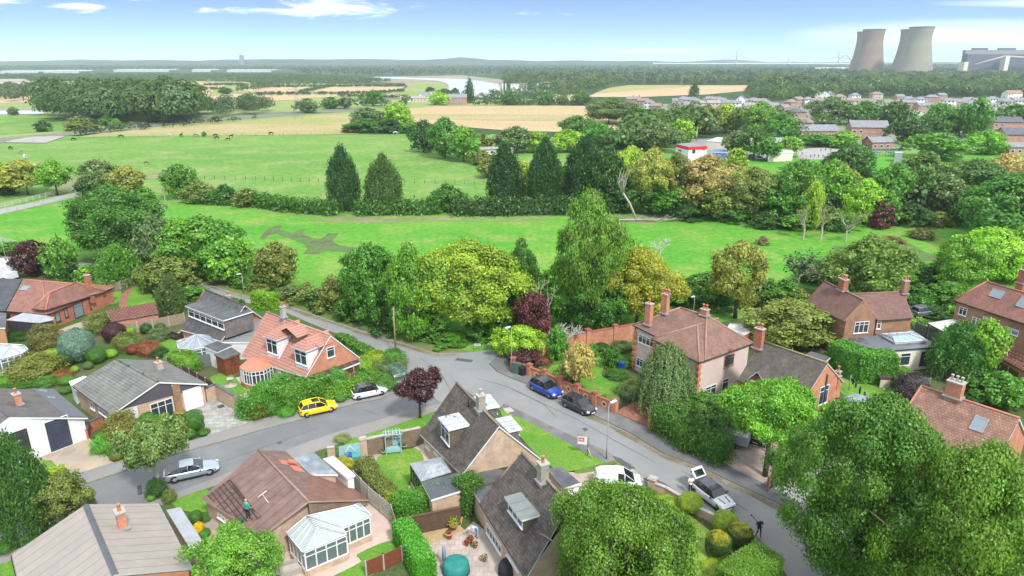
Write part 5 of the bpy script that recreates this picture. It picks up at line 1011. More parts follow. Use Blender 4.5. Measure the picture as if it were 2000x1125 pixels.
T('tall', 800,676,478,92, 'lg', 'light green feathery roadside tree rising behind the telegraph pole', v=2)
T('broad', 912,684,468,200,(.15,.23,.025), 'big yellow-green domed tree in the centre of the roadside belt', v=0)
T('tall', 1018,640,468,62, 'mg', 'narrow dark green tree right of the big yellow-green dome')
T('round', 1043,690,572,74, 'mar', 'maroon-leaved tree behind the lime garden tree')
T('open', 1148,655,372,122,(.085,.185,.026), 'tallest tree of the roadside belt, fresh green with a ragged domed top', v=3)
T('round', 1110,650,500,100, 'lg', 'light green side tree at the lower left of the tallest tree'); T('round', 1172,668,520,110, 'mg', 'dark green tree filling the foot of the tallest tree'); T('round', 1210,640,452,110, 'lg', 'yellowing tree between the tallest tree and the golden one')
T('broad', 1248,668,484,140,(.19,.215,.025), 'golden olive domed tree at the right end of the roadside belt', v=2)
baretree(1072,655,478,70, 'bare white-stemmed tree left of the tallest tree', v=2, dens=3, depth=3); baretree(1104,690,596,74, 'dead grey twiggy tree behind the brick garden wall', v=3, dens=6, depth=3, mat=plain('grey_twig', (.42,.40,.37),.9,.1))
baretree(1290,512,440,66, 'bare-branched tree standing in the meadow right of the golden tree', v=4, dens=5, depth=3, mat=plain('grey_twig', (.42,.40,.37),.9,.1))
baretree(1565,575,462,86, 'half-bare grey tree at the meadow edge, left of its taller twin', v=5, dens=5, depth=3, leaf=('mg', .5)); baretree(1622,585,455,74, 'taller half-bare grey tree behind the brick house with the cross gable', v=6, dens=5, depth=3, leaf=('ol', .4))
T('open', 1445,622,474,112,(.18,.19,.045), 'orange-tinted tree behind the brick house roofs, at the meadow edge', v=1)
for x, y, t, w, c, s in [(1400,612,555,66, 'mg', 'green bush at the meadow edge behind the pink house'),(1345,610,560,60, 'g', 'bright bush behind the chimneys of the pink house'),(1480,615,550,80, 'dg', 'dark bush right of the orange-tinted tree'),(1535,612,548,70, 'mg', 'green bush behind the pale leafy garden tree'),(1560,618,565,60, 'ol', 'olive bush left of the brick house with the cross gable'),
 (1300,600,560,56, 'lg', 'light bush between the golden tree and the pink house chimneys')]: T('bush', x, y, t, w, c, s)
T('broad', 1700,612,462,150,(.095,.15,.03), 'broad olive-green tree rising behind the cross-gabled brick house', v=3)
T('bush', 1732,572,544,58, 'lime', 'vivid lime shrub showing over the roof valley of the cross-gabled house'); T('bush', 1820,575,520,56, 'dg', 'dark spiky bush by the tall chimney of the cross-gabled house')
T('round', 1880,590,462,100, 'lg', 'light green tree left of the far right house'); T('tall', 1945,560,445,110, 'lime', 'yellow-green tree above the far right house roof', v=1); T('tall', 2010,560,440,100, 'lg', 'light green tree cut by the right edge above the far right house')
for x, y, t, w, c, s in [(1795,610,555,60, 'mg', 'bush right of the tall chimney on the cross-gabled house'),(1850,605,550,70, 'g', 'green bush at the garden end near the carport'),(1880,625,580,50, 'g', 'bush beside the left corner of the far right house'),(1830,628,605,60, 'dg', 'low dark bush behind the carport'),(1795,645,622,40, 'lg', 'light shrub by the extension fence'),(1770,530,505,50, 'mg', 'bush at the edge of the dark mud patch')]: T('bush', x, y, t, w, c, s)
# --- left field trees ---
T('open', 46,380,315,92, 'go', 'autumn-yellow tree at the left edge of the paddock'); T('open', 104,382,313,56, 'lg', 'green tree right of the autumn-yellow paddock tree'); T('bush', 10,382,352,40, 'dg', 'dark bush under the autumn-yellow paddock tree'); T('round', -8,380,320,60, 'yg', 'yellowish paddock tree cut by the left edge')
T('open', 194,385,314,66, 'gg', 'grey-leaved tree beside the paddock gateway'); T('bush', 170,382,346,38, 'dg', 'dark bush left of the grey-leaved gateway tree'); T('open', 246,388,325,62, 'go', 'yellow autumn tree behind the great domed tree')
T('tall', 350,392,321,54, 'g', 'fresh green tree at the left end of the field hedgerow'); baretree(318,392,345,44, 'thin straw-coloured sapling clump in the paddock corner', v=8, dens=6, depth=2, mat=plain('straw_stem', (.42,.34,.18),.9,.1))
for x, y, t, w, c, s in [(278,392,365,36, 'g', 'small bush left of the straw-coloured saplings'),(388,401,354,58, 'ol', 'large dark olive bush next to the fresh green tree on the hedgerow'),(438,402,362,46, 'dg', 'dark green hedgerow bush, third from the fresh green tree'),(410,402,374,36, 'mg', 'small hedgerow bush tucked between two larger dark ones'),(480,408,370,50, 'ol', 'olive hedgerow bush where the hedge begins to run straight'),
 (872,418,361,66, 'mg', 'bushy green tree in the hedge between the conifers')]: T('bush', x, y, t, w, c, s, name='hedgerow_bush')
hedge([(495,402),(560,412),(650,420)],2.8,3.0, 'mg', 'long field hedge left of the first conifer', rag=.45, s=.7); hedge([(705,420),(780,418),(850,418)],3.0,3.0, 'mg', 'field hedge behind the olive conifer', rag=.45, s=.7); hedge([(895,420),(960,420),(1100,418),(1200,415)],3.4,3.0, 'dg', 'field hedge under the three dark conifers', rag=.5, s=.7)
for x, y, t, w, c, s in [(668,418,289,66, 'con', 'dark pointed conifer, leftmost of the five in the field hedge'),(747,422,306,76, 'cono', 'paler olive-green conifer, second from the left of the five'),(985,412,284,74, 'con', 'dark conifer, third of the five, left of the close trio'),(1065,412,274,72, 'con', 'dark conifer in the middle of the close trio'),(1143,405,270,84, 'con', 'tallest dark conifer at the right of the close trio')]: T('cone', x, y, t, w, c, s, group='five conifers in the field hedge')
# --- thicket in the middle distance ---
for sh, x, y, t, w, c, s in [('round', 718,256,211,66, 'gg', 'grey-green willow at the left of the field copse'),('tall', 778,258,201,56, 'lime', 'bright lime tree at the right of the field copse'),('bush', 716,262,232,76, 'mg', 'dark bushes under the grey-green willow of the copse'),('bush', 765,262,234,60, 'dg', 'dark bush under the lime tree of the copse'),('bush', 800,262,240,40, 'g', 'low green bush at the right foot of the copse'),('bush', 690,260,240,36, 'ol', 'small olive bush at the left foot of the copse'),
 ('tall', 826,300,235,46, 'dg', 'dark upright tree at the left end of the middle thicket'),('round', 868,312,232,66, 'mg', 'tall mid-green tree, second in the middle thicket'),('round', 905,320,248,60, 'lg', 'bright green tree left of the white-roofed hut'),('round', 940,300,262,50, 'ol', 'olive tree behind the white-roofed hut'),('bush', 942,325,296,40, 'ol', 'olive bush below the white-roofed hut'),('round', 1008,302,248,66, 'gg', 'grey-green tree above the left conifer of the trio'),('round', 1048,300,258,56, 'lime', 'lime tree above the middle conifer'),('round', 1112,300,252,62, 'lime', 'lime green rounded tree between the last two conifers'),
 ('round', 1128,266,226,60, 'mg', 'dark green tree at the near edge of the straw field'),('round', 1168,290,240,60, 'g', 'blue-green tree right of the tallest conifer tip'),('round', 1205,295,255,56, 'dg', 'dark spruce-like tree right of the thicket'),('tall', 1240,290,262,50, 'gg', 'grey-green tree left of the school lane'),('round', 955,350,312,40, 'ol', 'low olive tree left of the third conifer'),('round', 1022,395,318,50, 'yg', 'yellow-green tree showing between two dark conifers'),('round', 1100,390,325,50, 'lg', 'light tree showing between the last two dark conifers')]: T(sh, x, y, t, w, c, s)
T('broad', 1190,246,190,100, 'gg', 'huge rounded willow standing on the straw field', v=2); T('round', 1238,244,205,44, 'g', 'smaller green tree joined to the right of the huge willow')
# --- band right of the conifers ---
for sh, x, y, t, w, c, s in [('tall', 1188,415,288,60, 'dg', 'dark tree just right of the tallest conifer'),('open', 1232,400,286,74, 'yg', 'yellowing tree above the split dead trunk'),('round', 1215,420,350,60, 'dg', 'dark ivy thicket around the split dead trunk'),('open', 1275,418,290,80, 'go', 'amber-leaved tree right of the split dead trunk'),('round', 1270,425,350,80, 'mg', 'green tree below the amber-leaved tree'),('round', 1320,420,300,76, 'oro', 'russet-green tree left of the big orange tree'),('round', 1320,430,365,76, 'g', 'green tree at the foot of the russet one'),
 ('round', 1385,432,303,124, 'orr', 'big orange autumn tree in the field-edge belt'),('round', 1405,436,360,90, 'oro', 'bronze-green tree under the big orange tree'),('round', 1470,440,328,100, 'ol', 'olive tree right of the big orange tree'),('round', 1520,442,350,70, 'g', 'green tree right of the olive one in the belt'),('tall', 1565,446,312,100, 'g', 'tall fresh green tree in the middle of the belt'),('round', 1625,420,316,80, 'lg', 'light green tree behind the sapling row'),('tall', 1590,452,352,36, 'yg', 'slim yellow tree in the sapling row'),
 ('round', 1655,380,288,84, 'dg', 'dark green tree at the edge of the sports field'),('round', 1640,400,320,70, 'go', 'golden-brown tree below the dark one by the sports field'),('tall', 1690,444,352,70, 'lime', 'bright yellow-green tree in the belt, right of the saplings'),('bush', 1718,448,390,60, 'mar', 'purplish bush at the foot of the bright yellow-green tree'),('round', 1745,430,318,80, 'g', 'green tree of the belt below the sports field'),('round', 1805,425,298,110,(.075,.14,.035), 'big grey-green tree of the belt below the sports field'),('round', 1850,435,345,90, 'gg', 'grey-green bushy tree right of the big one in the belt'),
 ('broad', 1905,430,312,130,(.065,.13,.035), 'large rounded blue-green tree at the right of the belt'),('round', 1965,400,300,80, 'orr', 'orange autumn tree at the right edge'),('broad', 1970,500,342,170,(.045,.125,.02), 'massive dark green tree at the right edge above the houses'),('round', 1900,450,372,70, 'dg', 'dark tree at the foot of the large blue-green tree'),('round', 2030,450,320,110, 'g', 'green tree cut by the right edge below the orange tree'),('tall', 1735,445,380,50, 'mg', 'mid-green tree right of the purplish bush')]: T(sh, x, y, t, w, c, s)
for i, (x, y, t) in enumerate([(1575,468,385),(1610,470,372),(1660,472,375)]): baretree(x, y, t, 36,['thin bare sapling, left of the row at the belt foot', 'thin pale sapling, middle of the row at the belt foot', 'thin bare sapling, right of the row at the belt foot'][i], v=20 + i, dens=4, depth=3, leaf=('yg', .35))
for x, y, t, w, c, s in [(1500,450,415,70, 'dg', 'dark undergrowth bush below the olive tree of the belt'),(1440,440,405,60, 'mg', 'undergrowth bush below the orange tree of the belt'),(1555,456,420,60, 'g', 'undergrowth bush left of the saplings'),(1640,458,415,60, 'mg', 'undergrowth bush behind the saplings'),(1785,446,400,70, 'dg', 'undergrowth bush below the big grey-green tree'),(1340,436,400,60, 'dg', 'undergrowth bush by the fallen branches'),(1835,446,415,50, 'ol', 'olive scrub bush right end of the belt'),(1490,480,462,22,(.13,.11,.05), 'brownish bracken clump on the meadow'),(1800,470,448,40,(.12,.11,.05), 'low brown scrub patch right of the saplings'),(1740,478,462,50,(.13,.105,.05), 'wide brown scrub patch in the meadow hollow')]: T('bush', x, y, t, w, c, s)
# --- garden trees ---
T('broad', 1544,705,590,158,(.135,.185,.045), 'pale leafy spreading tree between the pink house and the cross-gabled house', v=1)
willow(1303,806,668,132, 'wil', 'weeping willow in front of the pink rendered house', 420,2)
T('high', 1508,932,750,165, 'lg', 'fresh green cherry tree with a forked trunk on the gravel drive', v=2)
T('high', 818,818,724,82, 'pu', 'small purple-leaved street tree on the grass corner', v=3)
T('high', 298,962,822,112,(.10,.16,.055), 'slender grey-green street birch beside the silver car', v=0, mat=PALEBARK)
T('cone', 30,1078,856,112,(.035,.095,.025), 'big dark conifer at the left edge in front of the white bungalow', v=3)
T('open', 122,1040,928,100, 'ol', 'olive autumn-touched street tree right of the big dark conifer', v=1)
T('broad', 455,1190,1034,160,(.085,.20,.03), 'fresh green tree at the bottom edge below the brown roof', v=2)
T('round', 1225,1270,955,258,(.078,.165,.020), 'large green tree with yellow sprays at the bottom centre right', v=1)
T('round', 1708,1150,770,252,(.060,.135,.020), 'largest dark green tree filling the bottom right', v=2); T('round', 1905,1290,868,262,(.09,.18,.022), 'large lighter green tree in the bottom right corner', v=3)
T('cone', 1878,758,632,116,(.05,.145,.03), 'dense bright green cypress beside the white extension', v=0); T('open', 1925,742,626,74, 'lg', 'loose light green tree right of the dense cypress')
T('tall', 1018,716,638,92, 'lime', 'lime green garden tree behind the green street cabinet', v=2); T('round', 1026,728,682,62, 'pu', 'near-black purple shrub under the lime garden tree'); T('tall', 1088,712,638,40, 'g', 'small green tree against the brick garden wall')
T('open', 1132,765,672,62,(.30,.27,.12), 'straw-coloured feathery tree in the pink house garden'); T('col', 1194,726,678,32, 'mg', 'dark columnar yew on the lawn of the pink house')
for x, y, t, w, c, s in [(1385,600,535,90, 'mg', 'dark green bush mass left of the orange-tinted tree'),(1320,600,545,70, 'dg', 'dark bush beside the golden tree foot'),(1500,608,545,90, 'g', 'green bush behind the pale leafy tree, at the meadow edge'),(1585,560,520,60, 'mg', 'bush at the foot of the half-bare grey trees'),(1660,560,500,90, 'mg', 'green bush left of the broad olive tree'),(1775,570,510,90, 'g', 'green bush right of the broad olive tree'),(640,600,560,1, 'g', None)]:
 if s: T('bush', x, y, t, w, c, s)
T('bush', 1105,755,712,48, 'pg', 'pale flowering hydrangea bush behind the brick front wall'); T('bush', 1156,700,672,26, 'g', 'small round bush by the rear brick wall')
T('round', 1395,885,780,92,(.07,.15,.03), 'arching green garden tree over the stone wall hedge', v=1); T('round', 1335,858,785,84, 'mg', 'dark green overhanging tree left along the stone wall', v=2); T('round', 1380,850,770,80, 'g', 'green tree behind the overhanging ones by the stone wall')
T('round', 1640,905,790,100, 'lg', 'light green small tree beside the brick end wall', v=3); T('round', 1960,810,728,80, 'g', 'green tree behind the orange bungalow roof'); T('round', 1915,790,730,50, 'dg', 'dark tree right of the square brick chimney'); T('round', 1998,800,745,60, 'mg', 'tree cut by the right edge above the orange roof')
T('round', 1990,1180,1060,140, 'lg', 'light green crown in the bottom right corner below the orange bungalow', v=1)
# --- hedges and clipped shrubs ---
hedge([(1633,722),(1680,742),(1728,745)],3.6,2.6,(.055,.185,.02), 'tall clipped bright green hedge in front of the white extension', rag=.05)
hedge([(1290,843),(1350,880),(1410,905)],2.6,1.8, 'mg', 'dark hedge along the top of the stone wall', rag=.3)
hedge([(1545,925),(1580,900),(1620,880)],1.7,2.0, 'mg', 'clipped hedge beside the pink gravel drive', rag=.15)
hedge([(1432,1158),(1488,1118)],1.8,2.4,(.09,.20,.02), 'long clipped green hedge at the bottom right beside the road', rag=.06)
hedge([(775,1012),(850,1000),(915,975)],2.1,1.3,(.06,.19,.02), 'bushy green hedge on top of the dark fence in the near garden', rag=.16); hedge([(905,1000),(925,990)],3.0,1.6, 'mg', 'dark green clipped hedge by the near chalet corner', rag=.1)
hedge([(790,1060),(830,1130)],1.9,1.5,(.06,.24,.02), 'vivid green clipped hedge running down to the bottom edge', rag=.06)
hedge([(505,600),(535,606)],2.4,1.8,(.12,.25,.02), 'bright lime rounded hedge behind the salmon chalet', rag=.08)
hedge([(672,672),(700,690),(725,702)],1.2,1.4, 'g', 'low clipped hedge along the lane beside the salmon chalet', rag=.08); topiary(664,664,652,18, 'mg', 'clipped block of hedge at the lane end of the low hedge', 'drum')
hedge([(490,818),(520,795),(560,772)],2.2,2.2,(.06,.19,.02), 'shaggy green hedge between the slab drive and the bay room', rag=.25); hedge([(560,803),(600,785),(625,770)],2.4,2.4,(.065,.18,.02), 'tall green hedge above the yellow car', rag=.12)
hedge([(640,780),(690,770),(730,752)],1.1,2.2, 'lg', 'low leafy planting behind the white car', rag=.25)
hedge([(715,925),(735,965),(760,985)],1.5,1.4, 'ol', 'low dark hedge beside the panel fence', rag=.1)
hedge([(72,942),(122,930)],.8,.9, 'yg', 'yellow-edged low hedge in front of the white bungalow', rag=.08)
hedge([(210,645),(235,655)],1.2,1.6, 'dg', 'dark hedge at the corner of the red bungalow', rag=.15); hedge([(390,580),(470,597)],.7,1.0, 'mg', 'low roadside hedge behind the slate chalet', rag=.15)
B = [(1350,1010,967,47, 'yg', 'ball', 'round variegated yellow-green bush, uppermost beside the black and white car'),(1417,1052,1003,50, 'yg', 'ball', 'round variegated yellow-green bush, second down by the road'),(1403,1098,1045,48,(.30,.30,.02), 'drum', 'golden-topped clipped drum bush left of its twin'),(1445,1078,1030,50,(.28,.30,.02), 'drum', 'golden-topped clipped drum bush nearest the bald man'),
 (378,850,805,36, 'mg', 'drum', 'tall dark clipped drum bush beside the slab drive'),(370,862,840,24, 'mg', 'ball', 'small clipped ball bush at the footway edge'),(398,854,840,24, 'mg', 'ball', 'smaller clipped ball bush right of the drum bush'),(348,845,812,30, 'dg', 'ball', 'dark clipped bush left of the drum bush'),
 (238,880,812,66,(.13,.13,.03), 'mound', 'big bronze-green mound bush in front of the grey bungalow'),(288,850,808,36, 'g', 'ball', 'bright round bush before the front door of the grey bungalow'),(320,855,815,40, 'lg', 'mound', 'leafy light bush before the grey bungalow window'),(205,890,852,46,(.07,.24,.02), 'mound', 'vivid green bush at the end of the white bungalow drive'),(227,905,880,26, 'oro', 'ball', 'small brown-green ball bush at the footway'),(350,816,802,24, 'orr', 'ball', 'small orange-leaved bush beside the slab drive'),(190,857,850,14, 'oro', 'ball', 'tiny brownish ball bush at the drive wall'),
 (665,790,770,24, 'g', 'ball', 'round bush left of the white car'),(712,735,700,36, 'lime', 'mound', 'yellow cushion bush, lowest left of the corner garden'),(735,722,690,50,(.16,.24,.02), 'mound', 'wide yellow-green cloud-clipped bush at the corner'),(768,722,686,46, 'g', 'mound', 'large green cloud-clipped bush at the road corner'),(750,745,712,44, 'gg', 'mound', 'grey-green clipped bush in the corner garden'),(775,745,714,34, 'bl', 'mound', 'blue-grey bush beside the street name sign'),(725,760,728,40, 'g', 'mound', 'round green clipped bush above the white car'),(752,768,738,40,(.055,.16,.025), 'mound', 'deep green clipped bush nearest the street name sign'),(705,752,724,30, 'mg', 'mound', 'mid-green clipped bush beside the verandah'),(690,735,700,30, 'lg', 'mound', 'light green bush at the verandah corner'),(780,730,705,26, 'oro', 'mound', 'small bronze bush at the tip of the road corner'),
 (658,772,724,44,(.06,.2,.03), 'mound', 'leafy bright green bush left of the corner garden'),(625,776,734,46, 'pu', 'mound', 'dark purple bush in front of the salmon chalet'),(683,770,742,30, 'g', 'ball', 'green ball bush above the white car boot'),(505,800,770,36, 'g', 'mound', 'shaggy shrub at the end of the brick drive wall'),(500,822,788,36, 'rust', 'mound', 'reddish-brown shrub at the drive wall end'),(530,815,780,40, 'g', 'mound', 'green shrub left of the yellow car'),(560,818,795,30,(.07,.24,.02), 'mound', 'small bright shrub behind the yellow car'),
 (148,715,645,64, 'bl', 'ball', 'large silvery blue spruce bush in the left garden'),(90,690,640,60,(.11,.11,.03), 'mound', 'wide bronze-green bush above the white conservatory'),(50,665,645,60, 'dg', 'mound', 'dark hedge-like bush right of the dark-framed garden room'),(190,655,618,46, 'ol', 'mound', 'olive bush at the end of the long low garage'),(222,675,632,42, 'pu', 'ball', 'purple-black bush below the long low garage'),(187,715,680,34, 'mg', 'ball', 'dark green bush right of the blue spruce bush'),(128,720,685,30, 'dg', 'ball', 'dark bush left foot of the blue spruce bush'),(247,690,655,50, 'ol', 'mound', 'broad olive mound in the middle of the left gardens'),(260,695,675,26, 'red', 'ball', 'dark red bush left of the bigger one'),(291,698,670,40, 'rust', 'mound', 'rounded copper-brown bush in the left gardens'),(312,700,682,32, 'dg', 'mound', 'dark green mound right of the copper bush'),(308,670,645,36, 'gg', 'mound', 'pale grassy bush by the small lawn'),(216,702,684,24, 'lime', 'ball', 'lime bush above the grey bungalow roof'),(172,724,708,18, 'gg', 'ball', 'small pale clipped ball bush behind the grey bungalow'),(146,730,716,14, 'lime', 'ball', 'tiny yellow bush by the blue spruce bush'),
 (100,705,685,30, 'lime', 'drum', 'yellow-green clipped block bush'),(65,745,700,90,(.13,.15,.03), 'mound', 'very wide olive-green mound bush above the white bungalow'),(118,745,728,36, 'rust', 'mound', 'low rusty-red bush above the grey lean-to'),(90,735,720,34, 'pu', 'mound', 'low dark purple bush on the wide olive mound'),(130,755,738,28, 'g', 'drum', 'green clipped bush by the grey bungalow corner'),(128,772,758,24, 'mg', 'drum', 'small green clipped bush behind the white bungalow'),(10,755,736,30, 'lg', 'mound', 'yellowish bush at the left edge'),(90,760,738,36, 'g', 'mound', 'green bush behind the white bungalow roof'),(75,720,700,30, 'oro', 'mound', 'bronze heather bush left of the yellow-green block'),(45,760,745,50, 'mg', 'mound', 'green bush strip above the white bungalow roof'),
 (365,730,690,50,(.10,.22,.02), 'mound', 'bright yellow-green shrub below the round conservatory'),(340,715,690,36, 'lg', 'mound', 'yellow-speckled shrub right of the grey bungalow chimney'),(312,648,632,20, 'mg', 'ball', 'small dark bush against the long fence'),(285,655,633,22, 'dg', 'ball', 'dark round bush second along the long fence'),(254,655,640,18, 'lime', 'drum', 'small lime block bush by the long fence'),(268,650,635,18, 'yg', 'ball', 'small yellow bush by the long fence'),(245,650,600,1, 'mg', 'ball', None),
 (680,918,892,36,(.28,.28,.02), 'mound', 'golden yellow bush beside the white lean-to'),(715,945,918,38,(.26,.27,.02), 'mound', 'low golden bush on the bank by the stone patio') if False else (762,1000,965,34,(.32,.30,.03), 'mound', 'golden bush at the end of the panel fence'),(668,985,975,1, 'mg', 'ball', None),(388,1052,1022,22,(.45,.33,.01), 'ball', 'bright yellow flowering bush by the grey flat roof'),(382,1028,1000,26, 'mg', 'ball', 'dark green bush by the side path'),(398,1055,1035,24, 'g', 'ball', 'green bush below the yellow flowers'),(790,1048,1032,20, 'lg', 'ball', 'small light green bush at the gravel edge'),(305,975,940,36, 'dg', 'mound', 'dark bush at the foot of the birch'),(295,982,968,16, 'lg', 'ball', 'small pale leafy plant by the beige bungalow'),(330,985,960,24, 'oro', 'mound', 'straggly brownish shrub by the lawn'),(75,1055,1030,30, 'dg', 'mound', 'dark low bush behind the beige bungalow'),(10,1085,1060,40, 'mg', 'mound', 'clipped low bush at the bottom left edge'),
 (1190,795,775,40,(.12,.2,.06), 'mound', 'white-flowering rose bed bush'),(1230,785,750,50,(.13,.19,.08), 'mound', 'white-flowered shrub under the weeping willow'),(1220,720,700,40, 'g', 'mound', 'leafy green shrub by the front bay'),(1205,745,725,40, 'mg', 'mound', 'spreading green shrub on the lawn edge'),(1175,690,672,30, 'dg', 'ball', 'dark bush by the rear wall corner'),(1215,690,670,40, 'gg', 'mound', 'pale-leaved bush at the rear wall'),(1060,715,700,34, 'rust', 'mound', 'straw-brown shrub in the walled garden corner'),
 (1703,752,738,16, 'lime', 'ball', 'tiny lime plant beside the garden store'),(1780,785,735,58,(.05,.035,.055), 'mound', 'blackish purple plume bush on the back lawn'),(1840,720,690,1, 'g', 'ball', None),(1205,918,905,16, 'pg', 'ball', 'white flowering clump at the lawn tip'),(1255,985,962,50, 'g', 'mound', 'green shrub inside the low curved wall'),(1300,1000,975,44,(.17,.26,.03), 'mound', 'yellowish shrub along the curved wall'),(1395,1128,1105,50, 'yg', 'mound', 'yellow-green low bush at the bottom edge'),
 (1890,810,780,40, 'dg', 'mound', 'dark shrub right of the brick chimney'),(1940,855,835,1, 'g', 'ball', None),(1790,760,742,30, 'ol', 'mound', 'olive shrub by the white extension door'),(1760,735,718,36, 'lg', 'mound', 'light shrub in front of the white extension'),(668,868,852,30,(.16,.2,.08), 'mound', 'pale pink flowering shrub at the gate'),(545,700,1,1, 'g', 'ball', None)]
for x, y, t, w, c, k, s in B:
 if s: topiary(x, y, t, w, c, s, k, rag=.012 if k != 'mound' else .045, cat='bush')
# ================= VEHICLES, PEOPLE, GARDEN AND STREET OBJECTS =================
TYRE = plain('tyre', (.02,.02,.02),.9,.1); RIM = plain('alloy', (.35,.36,.38),.35,.05, metal=.6); RIMB = plain('black_alloy', (.03,.03,.033),.4,.05); TRIM = plain('black_trim', (.02,.02,.022),.5,.1)
LAMPW = plain('clear_lamp', (.7,.72,.75),.15,.02); LAMPR = plain('red_lamp', (.35,.01,.01),.2,.02); PLATE = plain('plate', (.7,.7,.68),.5,.02); PLATEY = plain('yellow_plate', (.7,.55,.05),.5,.02)
CARS = {
 'hatch': dict(L=3.95, W=1.74, belt=[(0,.90),(.05,.95),(.3,.93),(.7,.90),(.74,.88),(.93,.74),(1,.58)], gh=[(.02,.93),(.10,1.38),(.22,1.45),(.42,1.46),(.56,1.40),(.745,.90)], wheels=(.165,.80), r=.31),
 'coupe': dict(L=4.65, W=1.83, belt=[(0,.85),(.05,.93),(.3,.90),(.66,.87),(.72,.86),(.93,.70),(1,.55)], t0=2, gh=[(.035,.94),(.14,1.13),(.30,1.35),(.44,1.39),(.55,1.33),(.715,.88)], wheels=(.19,.81), r=.34),
 'suv': dict(L=4.2, W=1.8, belt=[(0,.95),(.05,1.02),(.3,1.0),(.68,.97),(.74,.95),(.93,.86),(1,.62)], gh=[(.03,1.0),(.10,1.48),(.22,1.58),(.42,1.60),(.55,1.53),(.73,.97)], wheels=(.17,.80), r=.35),
 'mini': dict(L=3.85, W=1.73, belt=[(0,.88),(.05,.93),(.3,.92),(.68,.90),(.73,.88),(.92,.78),(1,.55)], gh=[(.03,.92),(.08,1.36),(.22,1.42),(.45,1.42),(.58,1.37),(.70,.90)], wheels=(.15,.82), r=.31),
 'van': dict(L=4.15, W=1.75, belt=[(0,1.02),(.05,1.05),(.3,1.05),(.7,1.02),(.80,.98),(.95,.82),(1,.6)], gh=[(.005,1.03),(.04,1.55),(.14,1.70),(.48,1.74),(.62,1.66),(.84,1.0)], wheels=(.17,.82), r=.33)}
def car(kind, name, label, A, B, body, roof=None, rims=RIM, cat='car', group=None, openboot=False, stripes=None, sunroof=False, vanback=False, at=None, plain_=False):
 """A, B: pixels of the ground below the middle of the tail and of the nose"""
 k = CARS[kind]; Lc, Wd = k['L'], k['W']; a, c = G(*A, .1), G(*B, .1); m = (a + c) / 2; ang = math.atan2(c[1] - a[1], c[0] - a[0]); roof = roof or body
 t = thing(name, label, cat, (m[0], m[1],.08), ang, group); X = lambda u: (u - .5) * Lc
 bz = lambda u: float(np.interp(u, [x for x, _ in k['belt']],[z for _, z in k['belt']])); hw = lambda u: Wd / 2 * float(np.interp(u, [0,.03,.12,.3,.7,.88,.96,1],[.80,.90,.97,1,1,.95,.80,.50]))
 b = MB(); us = [0,.015,.05,.1,.16,.24,.34,.45,.56,.66,.74,.81,.88,.93,.965,.985,1]; rings = []
 for u in us:
  w, z = hw(u), bz(u); zb = .22 + (.10 if u < .02 or u > .97 else 0)
  half = [(w * .80, zb),(w * .95, zb + .04),(w, zb + .16),(w * 1.0,(zb + z) / 2 + .05),(w * .97, z - .10),(w * .90, z - .02),(w * .70, z + .015),(w * .3, z + .03)]
  rings.append(b.vs([(X(u), y, zz) for y, zz in half] + [(X(u),-y, zz) for y, zz in half[::-1]]))
 n = 16
 for i in range(len(us) - 1):
  for j in range(n): b.f.append((rings[i] + j, rings[i + 1] + j, rings[i + 1] + (j + 1) % n, rings[i] + (j + 1) % n)); b.m.append(0); b.sm.append(True); b.uv.append([(0,0)] * 4)
 for r_, rv in ((rings[0],0),(rings[-1],1)): q = tuple(range(r_, r_ + n)); b.f.append(q[::-1] if rv else q); b.m.append(0); b.sm.append(False); b.uv.append([(0,0)] * n)
 bo = b.build('body', body, t)
 g = MB(); rf = MB(); G_ = []
 def pillar(P, r, n): q = MB(); q.tube(P, r, n); q.build('pillar', roof if kind != 'van' else body, t)
 for u, z in k['gh']:
  zb = bz(u) - .02; f = min(max((z - zb) / .45,0),1); wb, wt = hw(u) * .88, hw(u) * (.88 - .20 * f); G_.append(((X(u), wb, zb),(X(u), wt, z)))
 for i in range(len(G_) - 1):
  (b0, t0),(b1, t1) = G_[i], G_[i + 1]; top = 1 if k.get('t0', 1) <= i <= len(G_) - 3 else 0; side = vanback and i < 3
  for s_ in (1,-1):
   P = [(b0[0], b0[1] * s_, b0[2]),(b1[0], b1[1] * s_, b1[2]),(t1[0], t1[1] * s_, t1[2]),(t0[0], t0[1] * s_, t0[2])]; P = P if s_ < 0 else P[::-1]
   (rf if side else g).poly(P)
   if top: pillar([np.array(P[2 if s_ < 0 else 1]), np.array(P[3 if s_ < 0 else 0])],.035,5)
  P = [(t0[0],-t0[1], t0[2]),(t1[0],-t1[1], t1[2]),(t1[0], t1[1], t1[2]),(t0[0], t0[1], t0[2])]
  if openboot and i == 0: g.poly(P); continue
  if top or (vanback and i == 0): rf.poly([(x, y, z + .02) for x, y, z in P],0, True); g.poly(P)
  else: g.poly(P)
 for i in (0, len(G_) - 2):
  for s_ in (1,-1): pillar([(G_[i][0][0] if i else G_[i][1][0],(G_[i][1][1]) * s_, G_[i][1][2]),(G_[i + 1][1][0] if not i else G_[i + 1][1][0], G_[i + 1][1][1] * s_, G_[i + 1][1][2])],.035,5)
 if kind != 'van':
  for i in (2,3) if kind != 'coupe' else (3,):
   for s_ in (1,-1): pillar([(G_[i][0][0], G_[i][0][1] * s_, G_[i][0][2]),(G_[i][1][0], G_[i][1][1] * s_, G_[i][1][2])],.03,5)
 else:
  for s_ in (1,-1): pillar([(G_[4][0][0], G_[4][0][1] * s_, G_[4][0][2]),(G_[4][1][0], G_[4][1][1] * s_, G_[4][1][2])],.05,5)
 g.build('windows', DARKG, t); rf.build('roof_panel', roof, t)
 if sunroof: q = MB(); q.box((X(.44),0, bz(.4) + .56),(.75,.85,.02)); q.build('sunroof', DARKG, t)
